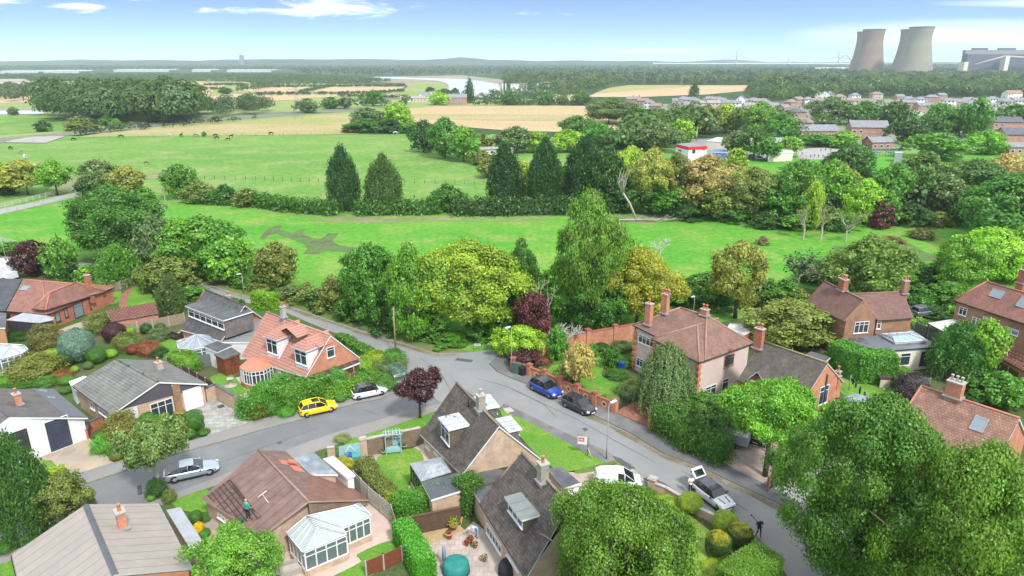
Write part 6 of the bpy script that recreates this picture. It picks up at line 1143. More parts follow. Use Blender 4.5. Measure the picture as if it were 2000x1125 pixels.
 for u in k['wheels']:
  for s_ in (1,-1):
   w = MB(); y0 = hw(u) * s_; r = k['r']; cx_ = X(u)
   def ring(rr, yy, nn=18): return [(cx_ + rr * math.cos(2 * math.pi * j / nn), yy, r + rr * math.sin(2 * math.pi * j / nn)) for j in range(nn)]
   prof = [(r * .62, y0 - .02 * s_),(r * .62, y0 + .005 * s_),(r * .95, y0 + .005 * s_),(r, y0 - .03 * s_),(r, y0 - .2 * s_)]; rs = [w.vs(ring(*p_)) for p_ in prof]
   for i in range(len(rs) - 1):
    for j in range(18): f_ = (rs[i] + j, rs[i] + (j + 1) % 18, rs[i + 1] + (j + 1) % 18, rs[i + 1] + j); w.f.append(f_ if s_ < 0 else f_[::-1]); w.m.append(0); w.sm.append(False); w.uv.append([(0,0)] * 4)
   wo = w.build('wheel', TYRE, t); q = MB()
   q.poly(ring(r * .60, y0 - .03 * s_),1); q.poly(ring(r * .16, y0 + .002 * s_))
   for j in range(5): e = 2 * math.pi * j / 5 + .3; q.bar((cx_, y0 - .01 * s_, r),(cx_ + r * .6 * math.cos(e), y0 - .01 * s_, r + r * .6 * math.sin(e)),.06)
   q.build('rim', [rims, TRIM], wo)
   aR = MB(); rs = [aR.vs([(cx_ + rr * math.cos(math.pi * j / 12), y0 + .004 * s_, r + rr * math.sin(math.pi * j / 12)) for j in range(13)]) for rr in (r * 1.0, r * 1.17)]
   for j in range(12): f_ = (rs[0] + j, rs[0] + j + 1, rs[1] + j + 1, rs[1] + j); aR.f.append(f_ if s_ < 0 else f_[::-1]); aR.m.append(0); aR.sm.append(False); aR.uv.append([(0,0)] * 4)
   aR.build('wheel_arch', TRIM, t)
 for s_ in (1,-1):
  q = MB(); q.box((X(.955), hw(.955) * .80 * s_, bz(.955) - .11),(.26,.34,.13),-.35 * s_); q.build('headlight', LAMPW, t)
  q = MB(); q.box((X(.02), hw(.02) * .86 * s_, bz(.02) - .16),(.14,.24,.2)); q.build('tail_light', LAMPR, t)
  q = MB(); q.box((X(.66),(hw(.66) + .09) * s_, bz(.66) + .08),(.14,.2,.13)); q.build('wing_mirror', TRIM if kind == 'van' else roof, t)
  q = MB(); q.box((X(.48),(hw(.48) - .0) * s_, .27),(Lc * .42,.04,.08)); q.build('sill', TRIM, t)
  if kind != 'van' or s_ < 0: q = MB(); q.box((X(.50), hw(.5) * .995 * s_, bz(.5) - .17),(.2,.03,.03)); q.build('door_handle', TRIM, t)
 q = MB(); q.box((X(1) + .005,0,.42),(.03,.9,.16)); q.build('grille', TRIM, t); q = MB(); q.box((X(1) + .02,0,.36),(.02,.52,.11)); q.build('number_plate', PLATE, t); q = MB(); q.box((X(0) - .01,0,.55),(.02,.52,.11)); q.build('number_plate', PLATEY, t)
 if stripes:
  for s_ in (1,-1): q = MB(); q.poly([(X(.75),.36 * s_ - .05, bz(.75) + .045),(X(.93),.25 * s_ - .05, bz(.93) + .05),(X(.93),.25 * s_ + .05, bz(.93) + .05),(X(.75),.36 * s_ + .05, bz(.75) + .045)]); q.build('bonnet_stripe', TRIM, t)
 if openboot:
  q = MB(); h0 = np.array([X(.09),0,1.42]); e = np.array([X(.09) - .66,0,2.02]); w = hw(.05) * .78
  for zz, rv in ((.04,0),(-.03,1)): P = [h0 + (0,-w, zz), h0 + (0, w, zz), e + (0, w * .95, zz), e + (0,-w * .95, zz)]; q.poly(P if not rv else P[::-1])
  for p1, p2 in (((0,-w),(0,-w * .95)),((0, w),(0, w * .95))): q.bar(h0 + (0, p1[1],0), e + (0, p2[1],0),.08)
  q.bar(e + (0,-w * .95,0), e + (0, w * .95,0),.1); q.poly([e + (.02,-w * .95,.03), e + (.02, w * .95,.03), e + (-.10, w * .9,-.42), e + (-.10,-w * .9,-.42)]); q.poly([e + (.0,-w * .95,.03), e + (-.12,-w * .9,-.42), e + (-.12, w * .9,-.42), e + (.0, w * .95,.03)]); ta = q.build('tailgate', body, t)
  q = MB(); a_ = h0 + (e - h0) * .08; c_ = h0 + (e - h0) * .74; q.poly([a_ + (0,-w * .8,.055), a_ + (0, w * .8,.055), c_ + (0, w * .78,.055), c_ + (0,-w * .78,.055)]); q.build('rear_window', DARKG, ta)
 return t
SILV = paint('silver_paint', (.33,.38,.43),.5); YEL = paint('yellow_paint', (.75,.52,.012)); WHT = paint('white_paint', (.56,.57,.58)); BLU = paint('blue_paint', (.012,.05,.30),.2); BLK = paint('black_paint', (.022,.024,.03)); GRY = paint('grey_paint', (.12,.13,.15),.3)
car('coupe', 'silver_coupe', 'silver sloping-back coupe parked at the kerb by the brown roofed bungalow', (331,937),(420,917), SILV)
car('hatch', 'yellow_hatchback', 'bright yellow hatchback with a dark sunroof parked by the tall hedge', (590,811),(653,797), YEL, sunroof=True)
car('hatch', 'white_hatchback', 'white hatchback with a black roof parked near the road corner', (693,778),(749,766), WHT, BLK, RIMB)
car('suv', 'blue_car', 'bright blue tall hatchback facing the camera beside the brick front wall', (1046,757),(1087,777), BLU, BLK)
car('hatch', 'black_car', 'black hatchback parked behind the blue one on the main road', (1108,789),(1154,810), BLK)
car('van', 'white_van', 'small white panel van standing on the concrete drive', (1172,949),(1240,950), WHT, cat='van', vanback=True)
car('mini', 'white_small_car', 'white small car with black roof, bonnet stripes and its tailgate raised', (1358,952),(1428,1004), WHT, paint('gloss_black_roof', (.05,.055,.065),.4), RIMB, openboot=True, stripes=True)
car('hatch', 'dark_car', 'dark grey car half hidden in the trees behind the cross-gabled house', (1548 + 40,615),(1575 + 40,612), GRY) if False else None
car('suv', 'grey_car', 'grey car parked in the garden behind the carport', (1790,618),(1815,614), GRY)
car('hatch', 'dark_hatchback', 'dark car on the gravel behind the forked cherry tree', (1480,868),(1500,850), BLK)
# white motorhome at the left edge
t = thing('motorhome', 'white motorhome with a raised cab roof cut by the left edge', 'motorhome', (*G(5,545)[:2],.06), R(-20)); b = MB()
b.prism([(-5,-1.1),(2.2,-1.1),(2.2,1.1),(-5,1.1)],.4,2.7); b.prism([(1.0,-1.0),(3.0,-.85),(3.0,.85),(1.0,1.0)],.4,1.5); b.build('body', WHITE, t)
b = MB(); b.prism([(-3,-1.05),(1.6,-1.05),(1.9,-.8),(1.9,.8),(1.6,1.05),(-3,1.05)],2.7,3.3); b.build('raised_roof', WHITE, t)
b = MB(); b.poly([(1.75,-1.0,1.5),(1.75,1.0,1.5),(1.65,1.0,2.3),(1.65,-1.0,2.3)]); b.box((.4,-1.11,1.9),(1.4,.04,.6)); b.build('windows', DARKG, t)
for x in (-3.2,2.0):
 for y in (-1.05,1.05): b = MB(); b.tube([(x, y - .1,.38),(x, y + .1,.38)],.36,14); b.build('wheel', TYRE, t)
# ---- people ----
SKIN = plain('skin', (.45,.26,.19),.6,.05)
_pc = {}
def person(label, at, rz, shirt, legs, hair=(.08,.05,.03), pose='stand', scale=1.0, bald=False, name='person', group=None):
 key = pose
 if key not in _pc:
  V = {'pelvis': (0,0,.95), 'belly': (0,0,1.12), 'chest': (0,.0,1.34), 'neck': (0,.0,1.50), 'head0': (0,.01,1.58), 'head1': (0,.02,1.70), 'shL': (.19,0,1.42), 'elL': (.25,-.02,1.14), 'wrL': (.27,.08,.90), 'shR': (-.19,0,1.42), 'elR': (-.25,-.02,1.14), 'wrR': (-.27,.08,.90),
   'hipL': (.10,0,.90), 'knL': (.11,.03,.50), 'anL': (.11,0,.09), 'toL': (.12,.17,.05), 'hipR': (-.10,0,.90), 'knR': (-.11,.03,.50), 'anR': (-.11,0,.09), 'toR': (-.12,.17,.05)}
  if pose == 'phone': V.update(elR=(-.26,.05,1.16), wrR=(-.17,.24,1.33), elL=(.26,.03,1.15), wrL=(.12,.24,1.28))
  if pose == 'hips': V.update(elL=(.33,-.05,1.16), wrL=(.30,.12,1.02), knL=(.13,.06,.5), toL=(.16,.17,.05), anL=(.14,0,.09))
  if pose == 'pole': V.update(elR=(-.27,.06,1.16), wrR=(-.22,.26,1.22), elL=(.27,0,1.15), wrL=(.26,.15,.98), knR=(-.12,.14,.52), anR=(-.12,.12,.10), toR=(-.13,.30,.05), anL=(.11,-.2,.12), toL=(.12,-.04,.05))
  if pose == 'bend': V.update(belly=(0,.12,1.07), chest=(0,.34,1.16), neck=(0,.49,1.16), head0=(0,.56,1.14), head1=(0,.66,1.08), shL=(.18,.38,1.14), elL=(.2,.45,.88), wrL=(.16,.55,.68), shR=(-.18,.38,1.14), elR=(-.2,.45,.88), wrR=(-.16,.55,.68))
  rd = dict(pelvis=.15, belly=.135, chest=.155, neck=.06, head0=.08, head1=.10, shL=.075, shR=.075, elL=.047, elR=.047, wrL=.033, wrR=.033, hipL=.095, hipR=.095, knL=.062, knR=.062, anL=.042, anR=.042, toL=.038, toR=.038)
  E = [('pelvis', 'belly'),('belly', 'chest'),('chest', 'neck'),('neck', 'head0'),('head0', 'head1'),('chest', 'shL'),('shL', 'elL'),('elL', 'wrL'),('chest', 'shR'),('shR', 'elR'),('elR', 'wrR'),('pelvis', 'hipL'),('hipL', 'knL'),('knL', 'anL'),('anL', 'toL'),('pelvis', 'hipR'),('hipR', 'knR'),('knR', 'anR'),('anR', 'toR')]
  V = {k: np.array(v, float) for k, v in V.items()}
  for s_ in 'LR':
   w = V['wr' + s_]; d = w - V['el' + s_]; d /= np.linalg.norm(d); V['pa' + s_] = w + d * .07; rd['pa' + s_] = .032; E.append(('wr' + s_, 'pa' + s_)); sd_ = np.cross(d, (1., 0,0)); sd_ /= np.linalg.norm(sd_)
   for i, ln in enumerate((.075,.088,.082,.065)): f = V['pa' + s_] + sd_ * (i - 1.5) * .022 + d * .03; V['f%d%s' % (i, s_)] = f; V['g%d%s' % (i, s_)] = f + d * ln * .9 + np.array([0,.015,0]); rd['f%d%s' % (i, s_)] = .010; rd['g%d%s' % (i, s_)] = .008; E += [('pa' + s_, 'f%d%s' % (i, s_)),('f%d%s' % (i, s_), 'g%d%s' % (i, s_))]
   V['th' + s_] = w + d * .045 + sd_ * .055; rd['th' + s_] = .010; E.append(('wr' + s_, 'th' + s_))
  ks = list(V); me = bpy.data.meshes.new('skeleton'); me.from_pydata([tuple(V[k]) for k in ks],[(ks.index(a), ks.index(b)) for a, b in E],[]); o = link('tmp', me); m = o.modifiers.new('s', 'SKIN')
  for i, k in enumerate(ks): me.skin_vertices[0].data[i].radius = (rd[k], rd[k] * (.72 if k in ('chest', 'belly', 'pelvis') else 1)); me.skin_vertices[0].data[i].use_root = k == 'pelvis'
  o.modifiers.new('u', 'SUBSURF').levels = 1; dg = bpy.context.evaluated_depsgraph_get(); dg.update(); em = bpy.data.meshes.new_from_object(o.evaluated_get(dg)); bpy.data.objects.remove(o); _pc[key] = (em, V, ks)
 em, V, ks = _pc[key]; me = em.copy(); me.materials.clear()
 for m in (SKIN, shirt, legs, TRIM): me.materials.append(m)
 seg = [('head', 'neck head0', 0),('head', 'head0 head1', 0),('t', 'pelvis belly', 1),('t', 'belly chest', 1),('t', 'chest neck', 1)] + [x for s_ in 'LR' for x in [('a', f'sh{s_} el{s_}', 1),('a', f'el{s_} wr{s_}', 0),('a', f'wr{s_} pa{s_}', 0),('a', f'f1{s_} g1{s_}', 0),('l', f'hip{s_} kn{s_}', 2),('l', f'kn{s_} an{s_}', 2),('l', f'an{s_} to{s_}', 3)]]
 S = [(V[a], V[b], m) for _, s_, m in seg for a, b in [s_.split()]]
 for p in me.polygons:
  c = np.array(p.center); best = min(S, key=lambda q: np.linalg.norm(c - (q[0] + (q[1] - q[0]) * min(max(np.dot(c - q[0], q[1] - q[0]) / np.dot(q[1] - q[0], q[1] - q[0]),0),1)))); p.material_index = best[2]; p.use_smooth = True
  if best[2] == 2 and c[2] > V['hipL'][2] + .06: p.material_index = 1
 o = link(name, me, None, at); o.rotation_euler.z = rz; o.scale = (scale,) * 3; tag(o, label, 'person', group)
 h0, h1 = V['head0'], V['head1']; up = (h1 - h0) / np.linalg.norm(h1 - h0); c = h0 + up * .09
 if not bald:
  q = bmesh.new(); bmesh.ops.create_icosphere(q, subdivisions=2, radius=.112); hv = bpy.data.meshes.new('hair')
  bmesh.ops.delete(q, geom=[v for v in q.verts if v.co.y > .02 and v.co.z < .03 or v.co.z < -.05], context='VERTS'); q.to_mesh(hv); q.free(); hv.materials.append(plain('hair_%d' % int(hair[0] * 1000), hair, .9,.1)); hh = link('hair', hv, o, tuple(c + up * .03)); [setattr(p, 'use_smooth', True) for p in hv.polygons]
 f = MB(); fw = np.array([0,.1,0]) if pose != 'bend' else np.array([0,.02,-.1]); f.tube([c + fw * .8, c + fw * 1.25 - up * .02],.014,5); f.build('nose', SKIN, o)
 e = MB()
 for x in (-.035,.035): e.tube([c + fw * .9 + np.array([x, 0,0]) + up * .02, c + fw * .99 + np.array([x, 0,0]) + up * .02],.01,5);
 e.build('eyes', TRIM, o); e = MB(); e.box(tuple(c + fw * .93 - up * .055),(.05,.012,.012)); e.build('mouth', plain('lips', (.3,.1,.08),.6), o)
 for x in (-.1,.1): e = MB(); e.tube([c + np.array([x * .9,0,0]), c + np.array([x * 1.12,-.01,.0])],.02,5); e.build('ear', SKIN, o)
 return o
DENIM = plain('light_denim', (.22,.33,.52),.8,.1,6); STRIPE = plain('blue_stripe_top', (.30,.42,.65),.8,.3,12); BLKC = plain('black_cloth', (.02,.02,.024),.9,.1); WHC = plain('white_shirt', (.75,.75,.75),.8,.05); TEALC = plain('teal_shirt', (.03,.30,.24),.8,.08)
P = hitp(485,1014, *BW.P['B']); person('man in a teal shirt and black trousers standing on the brown roof, seen from behind', (P[0], P[1], P[2] - .02), R(-20), TEALC, BLKC, (.35,.25,.15), 'hips', 1.02)
b = MB(); P = hitp(470,1022, *BW.P['B']); b.lathe((0,0,0),[(.18,.02),(.24,.3),(.25,.32)],14); o = b.build('bucket', plain('green_plastic', (.01,.06,.05),.5), None, (P[0], P[1], P[2] + .02)); tag(o, 'dark green bucket standing on the mossy part of the brown roof', 'bucket')
b = MB(); p0, p1 = hitp(513,966, *BW.P['B']), hitp(525,983, *BW.P['B']); up_ = BW.P['B'][1] * .06; b.tube([p0 + up_, p1 + up_],.03,6); d_ = np.cross(p1 - p0, BW.P['B'][1]); d_ /= np.linalg.norm(d_); b.tube([p0 + up_ - d_ * .4, p0 + up_ + d_ * .4],.04,6); o = b.build('roof_scraper', plain('pale_handle', (.6,.55,.48),.6), None); tag(o, 'pale T-handled scraper lying on the brown roof slope', 'scraper')
person('man in a white shirt and black trousers beside the raised tailgate', (*G(1347,966)[:2],.16), R(190), WHC, BLKC, (.03,.02,.02), 'phone')
bm_ = person('bald man in black walking with a long pole near the golden bushes', (*G(1480,1052)[:2],.16), R(185), BLKC, BLKC, pose='pole', bald=True)
b = MB(); hp = np.array(G(1480,1052)[:2].tolist() + [.16]); b.tube([hp + (.15,-.3,1.1), hp + (-.75,-.15,2.1)],.025,6); b.tube([hp + (-.75,-.15,2.1), hp + (-.85,-.13,2.2)],.06,6); o = b.build('pole', TRIM, None); tag(o, 'long black pole held up by the bald man', 'pole')
person('person in a blue striped top and pale jeans bending over the flower pots', (*G(932,1052)[:2],.1), R(120), STRIPE, DENIM, (.5,.48,.45), 'bend')
person('person in dark clothes standing in the open conservatory doorway', (*G(628,1102)[:2],.1), R(30), plain('grey_top', (.06,.07,.1),.9), BLKC, (.15,.08,.04), 'stand', .95)
# ---- walls and fences ----
def seg(p, q): p, q = np.array(p, float), np.array(q, float); d = q - p; return np.linalg.norm(d), math.atan2(d[1], d[0]),(p + q) / 2
def fence(name, label, px, h, kind='panel', mat=TIMBER, postm=CONC, step=1.9, group=None, cat='fence', z=.06):
 P = [G(*p)[:2] for p in px]; o = np.array([*P[0], z]); t = thing(name, label, cat, tuple(o),0, group); P = [p - P[0] for p in P]
 for p, q in zip(P[:-1], P[1:]):
  L_, ang, m = seg(p, q); n = max(1, int(round(L_ / step)))
  for i in range(n + 1):
   x = p + (q - p) * i / n; b = MB(); b.box((x[0], x[1],(h + .06) / 2),(.11,.11, h + .06), ang); b.build('post', postm, t)
   if i < n:
    c = p + (q - p) * (i + .5) / n; b = MB(); w = L_ / n - .12
    if kind == 'panel':
     b.box((c[0], c[1], h / 2),(w, .04, h - .06), ang); [b.box((c[0], c[1], z_),(w, .08,.07), ang) for z_ in (h * .2, h * .8)]; b.build('fence_panel', mat, t)
    elif kind == 'rail':
     for z_ in (h * .4, h * .7, h * .97): b.box((c[0], c[1], z_),(L_ / n, .05,.12), ang)
     b.build('rail', mat, t)
    elif kind == 'wire': [b.box((c[0], c[1], z_),(L_ / n, .02,.02), ang) for z_ in (h * .5, h * .9)]; b.build('wire', METAL, t)
 return t
def wall(name, label, px, h, mat, cap=CONC, w=.25, cat='wall', piers=None, z=.06, pm=None, ph=.35, pw=.45, diamonds=False):
 P = [G(*p)[:2] for p in px]; t = thing(name, label, cat, (*P[0], z)); P = [p - P[0] for p in P]
 b, c = MB(), MB()
 for p, q in zip(P[:-1], P[1:]): L_, ang, m = seg(p, q); b.box((m[0], m[1], h / 2),(L_, w, h), ang); c.box((m[0], m[1], h + .04),(L_ + .02, w + .1,.08), ang)
 b.build('masonry', mat, t); c.build('coping', cap, t)
 if piers:
  for i in piers: p = P[i]; ang = seg(P[max(i - 1,0)], P[max(i, 1)])[1]; b = MB(); b.box((p[0], p[1],(h + ph) / 2),(pw, pw, h + ph), ang); r = b.build('pier', pm or mat, t); c = MB(); c.box((p[0], p[1], h + ph + .05),(pw + .14, pw + .14,.1), ang); c.box((p[0], p[1], h + ph + .13),(pw - .1, pw - .1,.08), ang); c.build('pier_cap', cap, r)
 if diamonds:
  for p, q in zip(P[:-1], P[1:]):
   L_, ang, m = seg(p, q)
   if L_ < 2: continue
   n = np.array([math.sin(ang),-math.cos(ang)]); u = (q - p) / L_
   for rr, off, mt, nm in ((.42,.004, plain('buff_diamond', (.62,.42,.25),.8), 'diamond'),(.26,.008, plain('dark_diamond', (.12,.06,.04),.9), 'diamond_recess')):
    d = MB(); C = m + n * (w / 2 + off); d.poly([(C[0] + u[0] * a * rr, C[1] + u[1] * a * rr, h * .52 + c_ * rr) for a, c_ in ((-1,0),(0,-1),(1,0),(0,1))]); d.build(nm, mt, t)
 return t
RB = plain('red_brick_cap', (.26,.10,.065),.9,.2,4)
wall('brick_wall', 'red brick front wall with capped piers and diamond recesses before the pink house', [(1003,722),(1034,735),(1064,747),(1095,761),(1128,776),(1162,791),(1200,807)],1.15, B_orb, RB, piers=range(7), diamonds=True, pm=B_orb, pw=.55)
wall('brick_wall', 'tall red brick garden wall behind the pink house lawn', [(1042,702),(1096,692),(1147,681),(1200,672),(1237,664)],2.3, B_orb, RB, piers=[1,2,3], w=.3, pw=.6)
wall('brick_pier', 'red brick gate pier at the end of the block-paved drive', [(1270,838),(1274,841)],1.5, B_orb, RB, piers=[0])
wall('stone_wall', 'low rough stone wall along the footway under the dark hedge', [(1280,842),(1345,872),(1407,901),(1424,895)],.75, tiled('rubble_stone', (.30,.25,.19),(.20,.17,.13),.5,.25,.04,.4, stain=(.12,.13,.07), sth=(.5,.7), amt=.6), plain('stone_top', (.25,.22,.17),.9,.3,4), w=.4)
wall('garden_wall', 'low curved buff wall with a square pier beside the van', [(1273,958),(1300,968),(1327,984),(1360,1006),(1395,1024),(1430,1042),(1470,1062)],.75, B_buff, CONC, piers=[0], pm=B_buff, ph=.4, pw=.6)
wall('brick_wall', 'pale brick side wall of the slab drive with a dark coping', [(405,788),(424,780),(455,799),(488,817)],1.8, B_buff, plain('dark_coping', (.09,.09,.1),.7))
wall('brick_wall', 'brown garden wall behind the teal arbour seat', [(711,893),(760,881),(822,868)],1.8, tiled('old_brown_brick', (.20,.15,.11),(.15,.11,.085),.23,.075,.01,.8, bump=.2), CONC, piers=[0], pm=B_buff, ph=.15, pw=.6)
wall('brick_wall', 'low red wall at the end of the white bungalow drive', [(172,860),(176,845),(203,833)],1.1, B_red, plain('dark_coping', (.09,.09,.1),.7))
wall('brick_wall', 'low wall with a white gate by the flat-roofed garage of the brown bungalow', [(640,892),(655,890)],.9, B_buff, CONC)
wall('dark_wall', 'dark brown timber wall with house number 17 under the bushy hedge', [(779,1052),(835,1040),(900,1026)],1.7, TIMBERD, TIMBERD, w=.12)
c_ = bpy.data.curves.new('digits', 'FONT'); c_.body = '17'; c_.size = .42; c_.extrude = .01; o = bpy.data.objects.new('house_number', c_); COL.objects.link(o); c_.materials.append(WHITE); p_ = G(838,1037.5); L_, ang, m_ = seg(G(835,1040)[:2], G(900,1026)[:2]); o.parent = bpy.data.objects['dark_wall']; o.location = (p_[0] - o.parent.location[0] + math.sin(ang) * .1, p_[1] - o.parent.location[1] - math.cos(ang) * .1,1.15); o.rotation_euler = (R(90),0, ang)
FG = plain('grey_green_fence', (.11,.13,.12),.8,.15,2); FP = plain('pale_fence', (.36,.33,.28),.85,.15,3)
fence('panel_fence', 'pale weathered panel fence along the side of the white lean-to', [(693,955),(722,986),(766,1024)],1.8, mat=FP)
fence('panel_fence', 'panel fence between the two near gardens, running down to the vivid hedge', [(767,1026),(778,1060),(796,1105)],1.7, mat=TIMBER)
fence('panel_fence', 'red-brown panel fence at the bottom edge by the small lawn', [(716,1128),(750,1114),(786,1098)],1.4, mat=OAK)
fence('panel_fence', 'brown panel fence with pale posts below the long low garage', [(240,655),(300,645),(362,632)],1.6, mat=TIMBER)
fence('panel_fence', 'dark grey-green fence beside the summerhouse', [(384,722),(420,714)],1.7, mat=FG); fence('panel_fence', 'dark fence running down from the grey bungalow roof to the drive wall', [(328,716),(372,740),(420,768)],1.3, mat=TIMBERD)
fence('panel_fence', 'pale panel fence curving behind the red bungalow garden', [(208,575),(235,566),(262,556)],1.4, mat=TIMBER); fence('panel_fence', 'tall fence beside the extension and the carport', [(1783,652),(1810,662),(1850,680)],1.7, mat=FG)
fence('panel_fence', 'dark fence at the foot of the right-hand lawn', [(1818,735),(1840,742),(1880,760)],1.6, mat=TIMBERD); fence('panel_fence', 'fence with concrete posts beside the lean-to garage', [(1925,715),(1945,730),(1985,755)],1.7, mat=TIMBERD); fence('panel_fence', 'grey weathered fence behind the black plume bush', [(1750,765),(1785,760),(1812,766)],1.7, mat=plain('grey_wood', (.25,.25,.25),.9,.2,3))
fence('rail_fence', 'weathered white rail fence along the upper side of the farm track', [(-20,414),(40,399),(90,386),(150,374)],1.3, 'rail', plain('pale_rail', (.42,.40,.36),.9,.2), plain('pale_rail', (.42,.4,.36),.9,.2),2.6)
fence('rail_fence', 'weathered rail fence along the lower side of the farm track', [(-20,424),(50,409),(110,394),(160,384)],1.3, 'rail', plain('pale_rail', (.42,.40,.36),.9,.2), plain('pale_rail', (.42,.4,.36),.9,.2),2.6)
fence('wire_fence', 'thin post and wire fence crossing the pasture above the hedge', [(380,350),(500,352),(640,357)],1.2, 'wire', METAL, TIMBERD, 3.2); fence('wire_fence', 'thin post and wire fence to the right of the conifers in the pasture', [(790,358),(870,360),(945,361)],1.2, 'wire', METAL, TIMBERD, 3.2); fence('wire_fence', 'far post and wire fence between the pasture and the straw field', [(155,269),(300,268),(500,265),(660,263)],1.2, 'wire', METAL, TIMBERD, 7); fence('rail_fence', 'pale rails at the roadside above the motorhome', [(-10,470),(36,482)],1.1, 'rail', plain('pale_rail', (.42,.4,.36),.9,.2), plain('pale_rail', (.42,.4,.36),.9,.2),2.6)
# teal gate
p, q = G(664,906)[:2], G(706,897)[:2]; L_, ang, m = seg(p, q); t = thing('garden_gate', 'tall teal boarded gate with cross braces beside the wheelie bins', 'gate', (m[0], m[1],.08), ang); b = MB(); b.box((0,0,.9),(L_, .05,1.7)); b.build('boards', TEAL, t)
for s_ in (-1,1): b = MB(); b.bar((L_ / 2 * s_, -.05,.15),(0,-.05,1.65),.08); b.build('brace', plain('pale_teal', (.30,.46,.46),.6), t)
# arbour seat
g = G(769,884); t = thing('arbour_seat', 'pale teal wooden arbour seat with slatted roof against the garden wall', 'arbour', (g[0], g[1],.1), R(12)); W_, D_, H_ = 1.45,.7,2.1
for x in (-1,1):
 for y in (-1,1): b = MB(); b.box((x * W_ / 2, y * D_ / 2, H_ / 2),(.09,.09, H_)); b.build('post', TEAL, t)
 b = MB(); b.box((x * W_ / 2,0,.95),(.04, D_ - .1,.5)); b.build('side_panel', TEAL, t); b = MB(); b.bar((x * W_ / 2,-D_ / 2,1.75),(x * .35,-D_ / 2,2.05),.07); b.build('brace', TEAL, t)
b = MB(); b.box((0,0,.45),(W_ - .1, D_ - .1,.06)); b.box((0,-D_ / 2 + .02,.28),(W_ - .1,.04,.3)); b.build('seat', TEAL, t); b = MB(); [b.box((0, D_ / 2 - .02, z_),(W_ - .1,.03,.13)) for z_ in (.6,.76,.92,1.08,1.3)]; b.build('backrest', TEAL, t)
b = MB(); [b.box((x, 0, H_ + .04),(.05, D_ + .5,.08)) for x in (-.65,-.35,0,.35,.65)]; [b.box((0, y, H_ - .03),(W_ + .4,.05,.08)) for y in (-D_ / 2, D_ / 2)]; b.build('roof_slats', plain('pale_teal', (.30,.46,.46),.6), t)
# bins
def bin_(label, px, mat, rz=0.3, z=.08, at=None):
 g = G(*px); t = thing('wheelie_bin', label, 'wheelie bin', (g[0], g[1], z), rz); b = MB(); v = [(.22,.25,0),(.29,.36,.95)]; P = []
 for hx, hy, z_ in v: P.append([(-hx, -hy, z_),(hx, -hy, z_),(hx, hy, z_),(-hx, hy, z_)])
 for i in range(4): b.poly([P[0][i], P[0][(i + 1) % 4], P[1][(i + 1) % 4], P[1][i]])
 b.build('body', mat, t); b = MB(); b.box((0,0,1.0),(.64,.78,.09)); b.box((0,.38,1.02),(.5,.1,.06)); b.build('lid', mat, t)
 for x in (-1,1): b = MB(); b.tube([(x * .25,.32,.12),(x * .31,.32,.12)],.12,10); b.build('wheel', TYRE, t)
BB = plain('blue_bin', (.01,.07,.30),.4,.05); BT = plain('teal_bin', (.05,.25,.25),.4,.05); BG = plain('black_bin', (.02,.022,.025),.4)
bin_('blue wheelie bin behind the teal gate', (682,908), BB); bin_('teal wheelie bin right of the blue one by the gate', (696,909), BT); bin_('blue wheelie bin on the pink house lawn beside the front bay', (1213,724), BB, .9); bin_('blue wheelie bin by the brick house corner behind the hedge', (1431,800), BB, .5); bin_('black wheelie bin standing beside the green street cabinet', (1020,735), BG, .6,.16)
g = G(1009,731); t = thing('street_cabinet', 'dark green telecom cabinet on the footway by the brick wall', 'cabinet', (g[0], g[1],.16), R(-28)); b = MB(); b.box((0,0,.65),(1.2,.45,1.3)); b.build('cabinet_body', plain('cabinet_green', (.07,.11,.09),.5), t); b = MB(); b.box((0,0,1.33),(1.28,.52,.06)); b.build('cabinet_top', plain('cabinet_green', (.07,.11,.09),.5), t); [MB_.build('cabinet_door', plain('cabinet_door', (.06,.095,.08),.5), t) for MB_ in (lambda q: (q.box((-.29,-.235,.65),(.54,.02,1.15)), q)[1], ) for MB_ in (MB_(MB()),)]
# lamp posts and poles
def hfor(px, top, z0=0.1):
 g = G(*px); lo, hi = 0,25
 for _ in range(30):
  m = (lo + hi) / 2
  if proj((g[0], g[1], m))[1] > top: lo = m
  else: hi = m
 return g, lo
def lamp(label, px, top, arm=(-.8,-.4), name='lamp_post', z=.15):
 g, h = hfor(px, top); t = thing(name, label, 'lamp post', (g[0], g[1], z),0, 'street lamps'); b = MB(); b.tube([(0,0,0),(0,0,1.2),(0,0,1.25),(0,0, h)],[.075,.075,.05,.035],10); b.tube([(0,0, h),(arm[0] * .6, arm[1] * .6, h + .08)],.035,8); b.build('post', METAL, t)
 b = MB(); b.box((arm[0] * .75, arm[1] * .75, h + .1),(.75,.26,.12), math.atan2(arm[1], arm[0])); l = b.build('lantern', plain('lantern_grey', (.5,.52,.54),.4), t); b = MB(); b.box((arm[0] * .75, arm[1] * .75, h + .035),(.5,.2,.03), math.atan2(arm[1], arm[0])); b.build('lens', LAMPW, l)
lamp('grey street lamp post on the near footway beside the front lawn', (1184,899),793,(.6,.5)); lamp('street lamp post by the brick wall and lime tree', (999,727),641,(-.6,-.5)); lamp('street lamp post at the lane verge above the slate chalet', (477,574),537,(-.5,-.4)); lamp('street lamp head showing behind the square-shouldered cypress', (257,530),488,(-.5,-.4)); lamp('street lamp post behind the chimneys of the pink house', (1353,625),581,(-.5,-.5)); lamp('street lamp post above the motorhome at the left edge', (15,520),458,(-.5,-.4))
g, h_ = hfor((773,688),600); t = thing('telegraph_pole', 'tall bare wooden telegraph pole at the lane verge', 'telegraph pole', (g[0], g[1],0)); b = MB(); b.tube([(0,0,0),(.02,0, h_)],[.12,.08],10); b.build('post', TIMBER, t); b = MB(); b.box((0,0, h_ - .3),(.5,.08,.1)); b.tube([(.1,0, h_ - .25),(.1,0, h_)],.03,6); b.build('bracket', METAL, t)
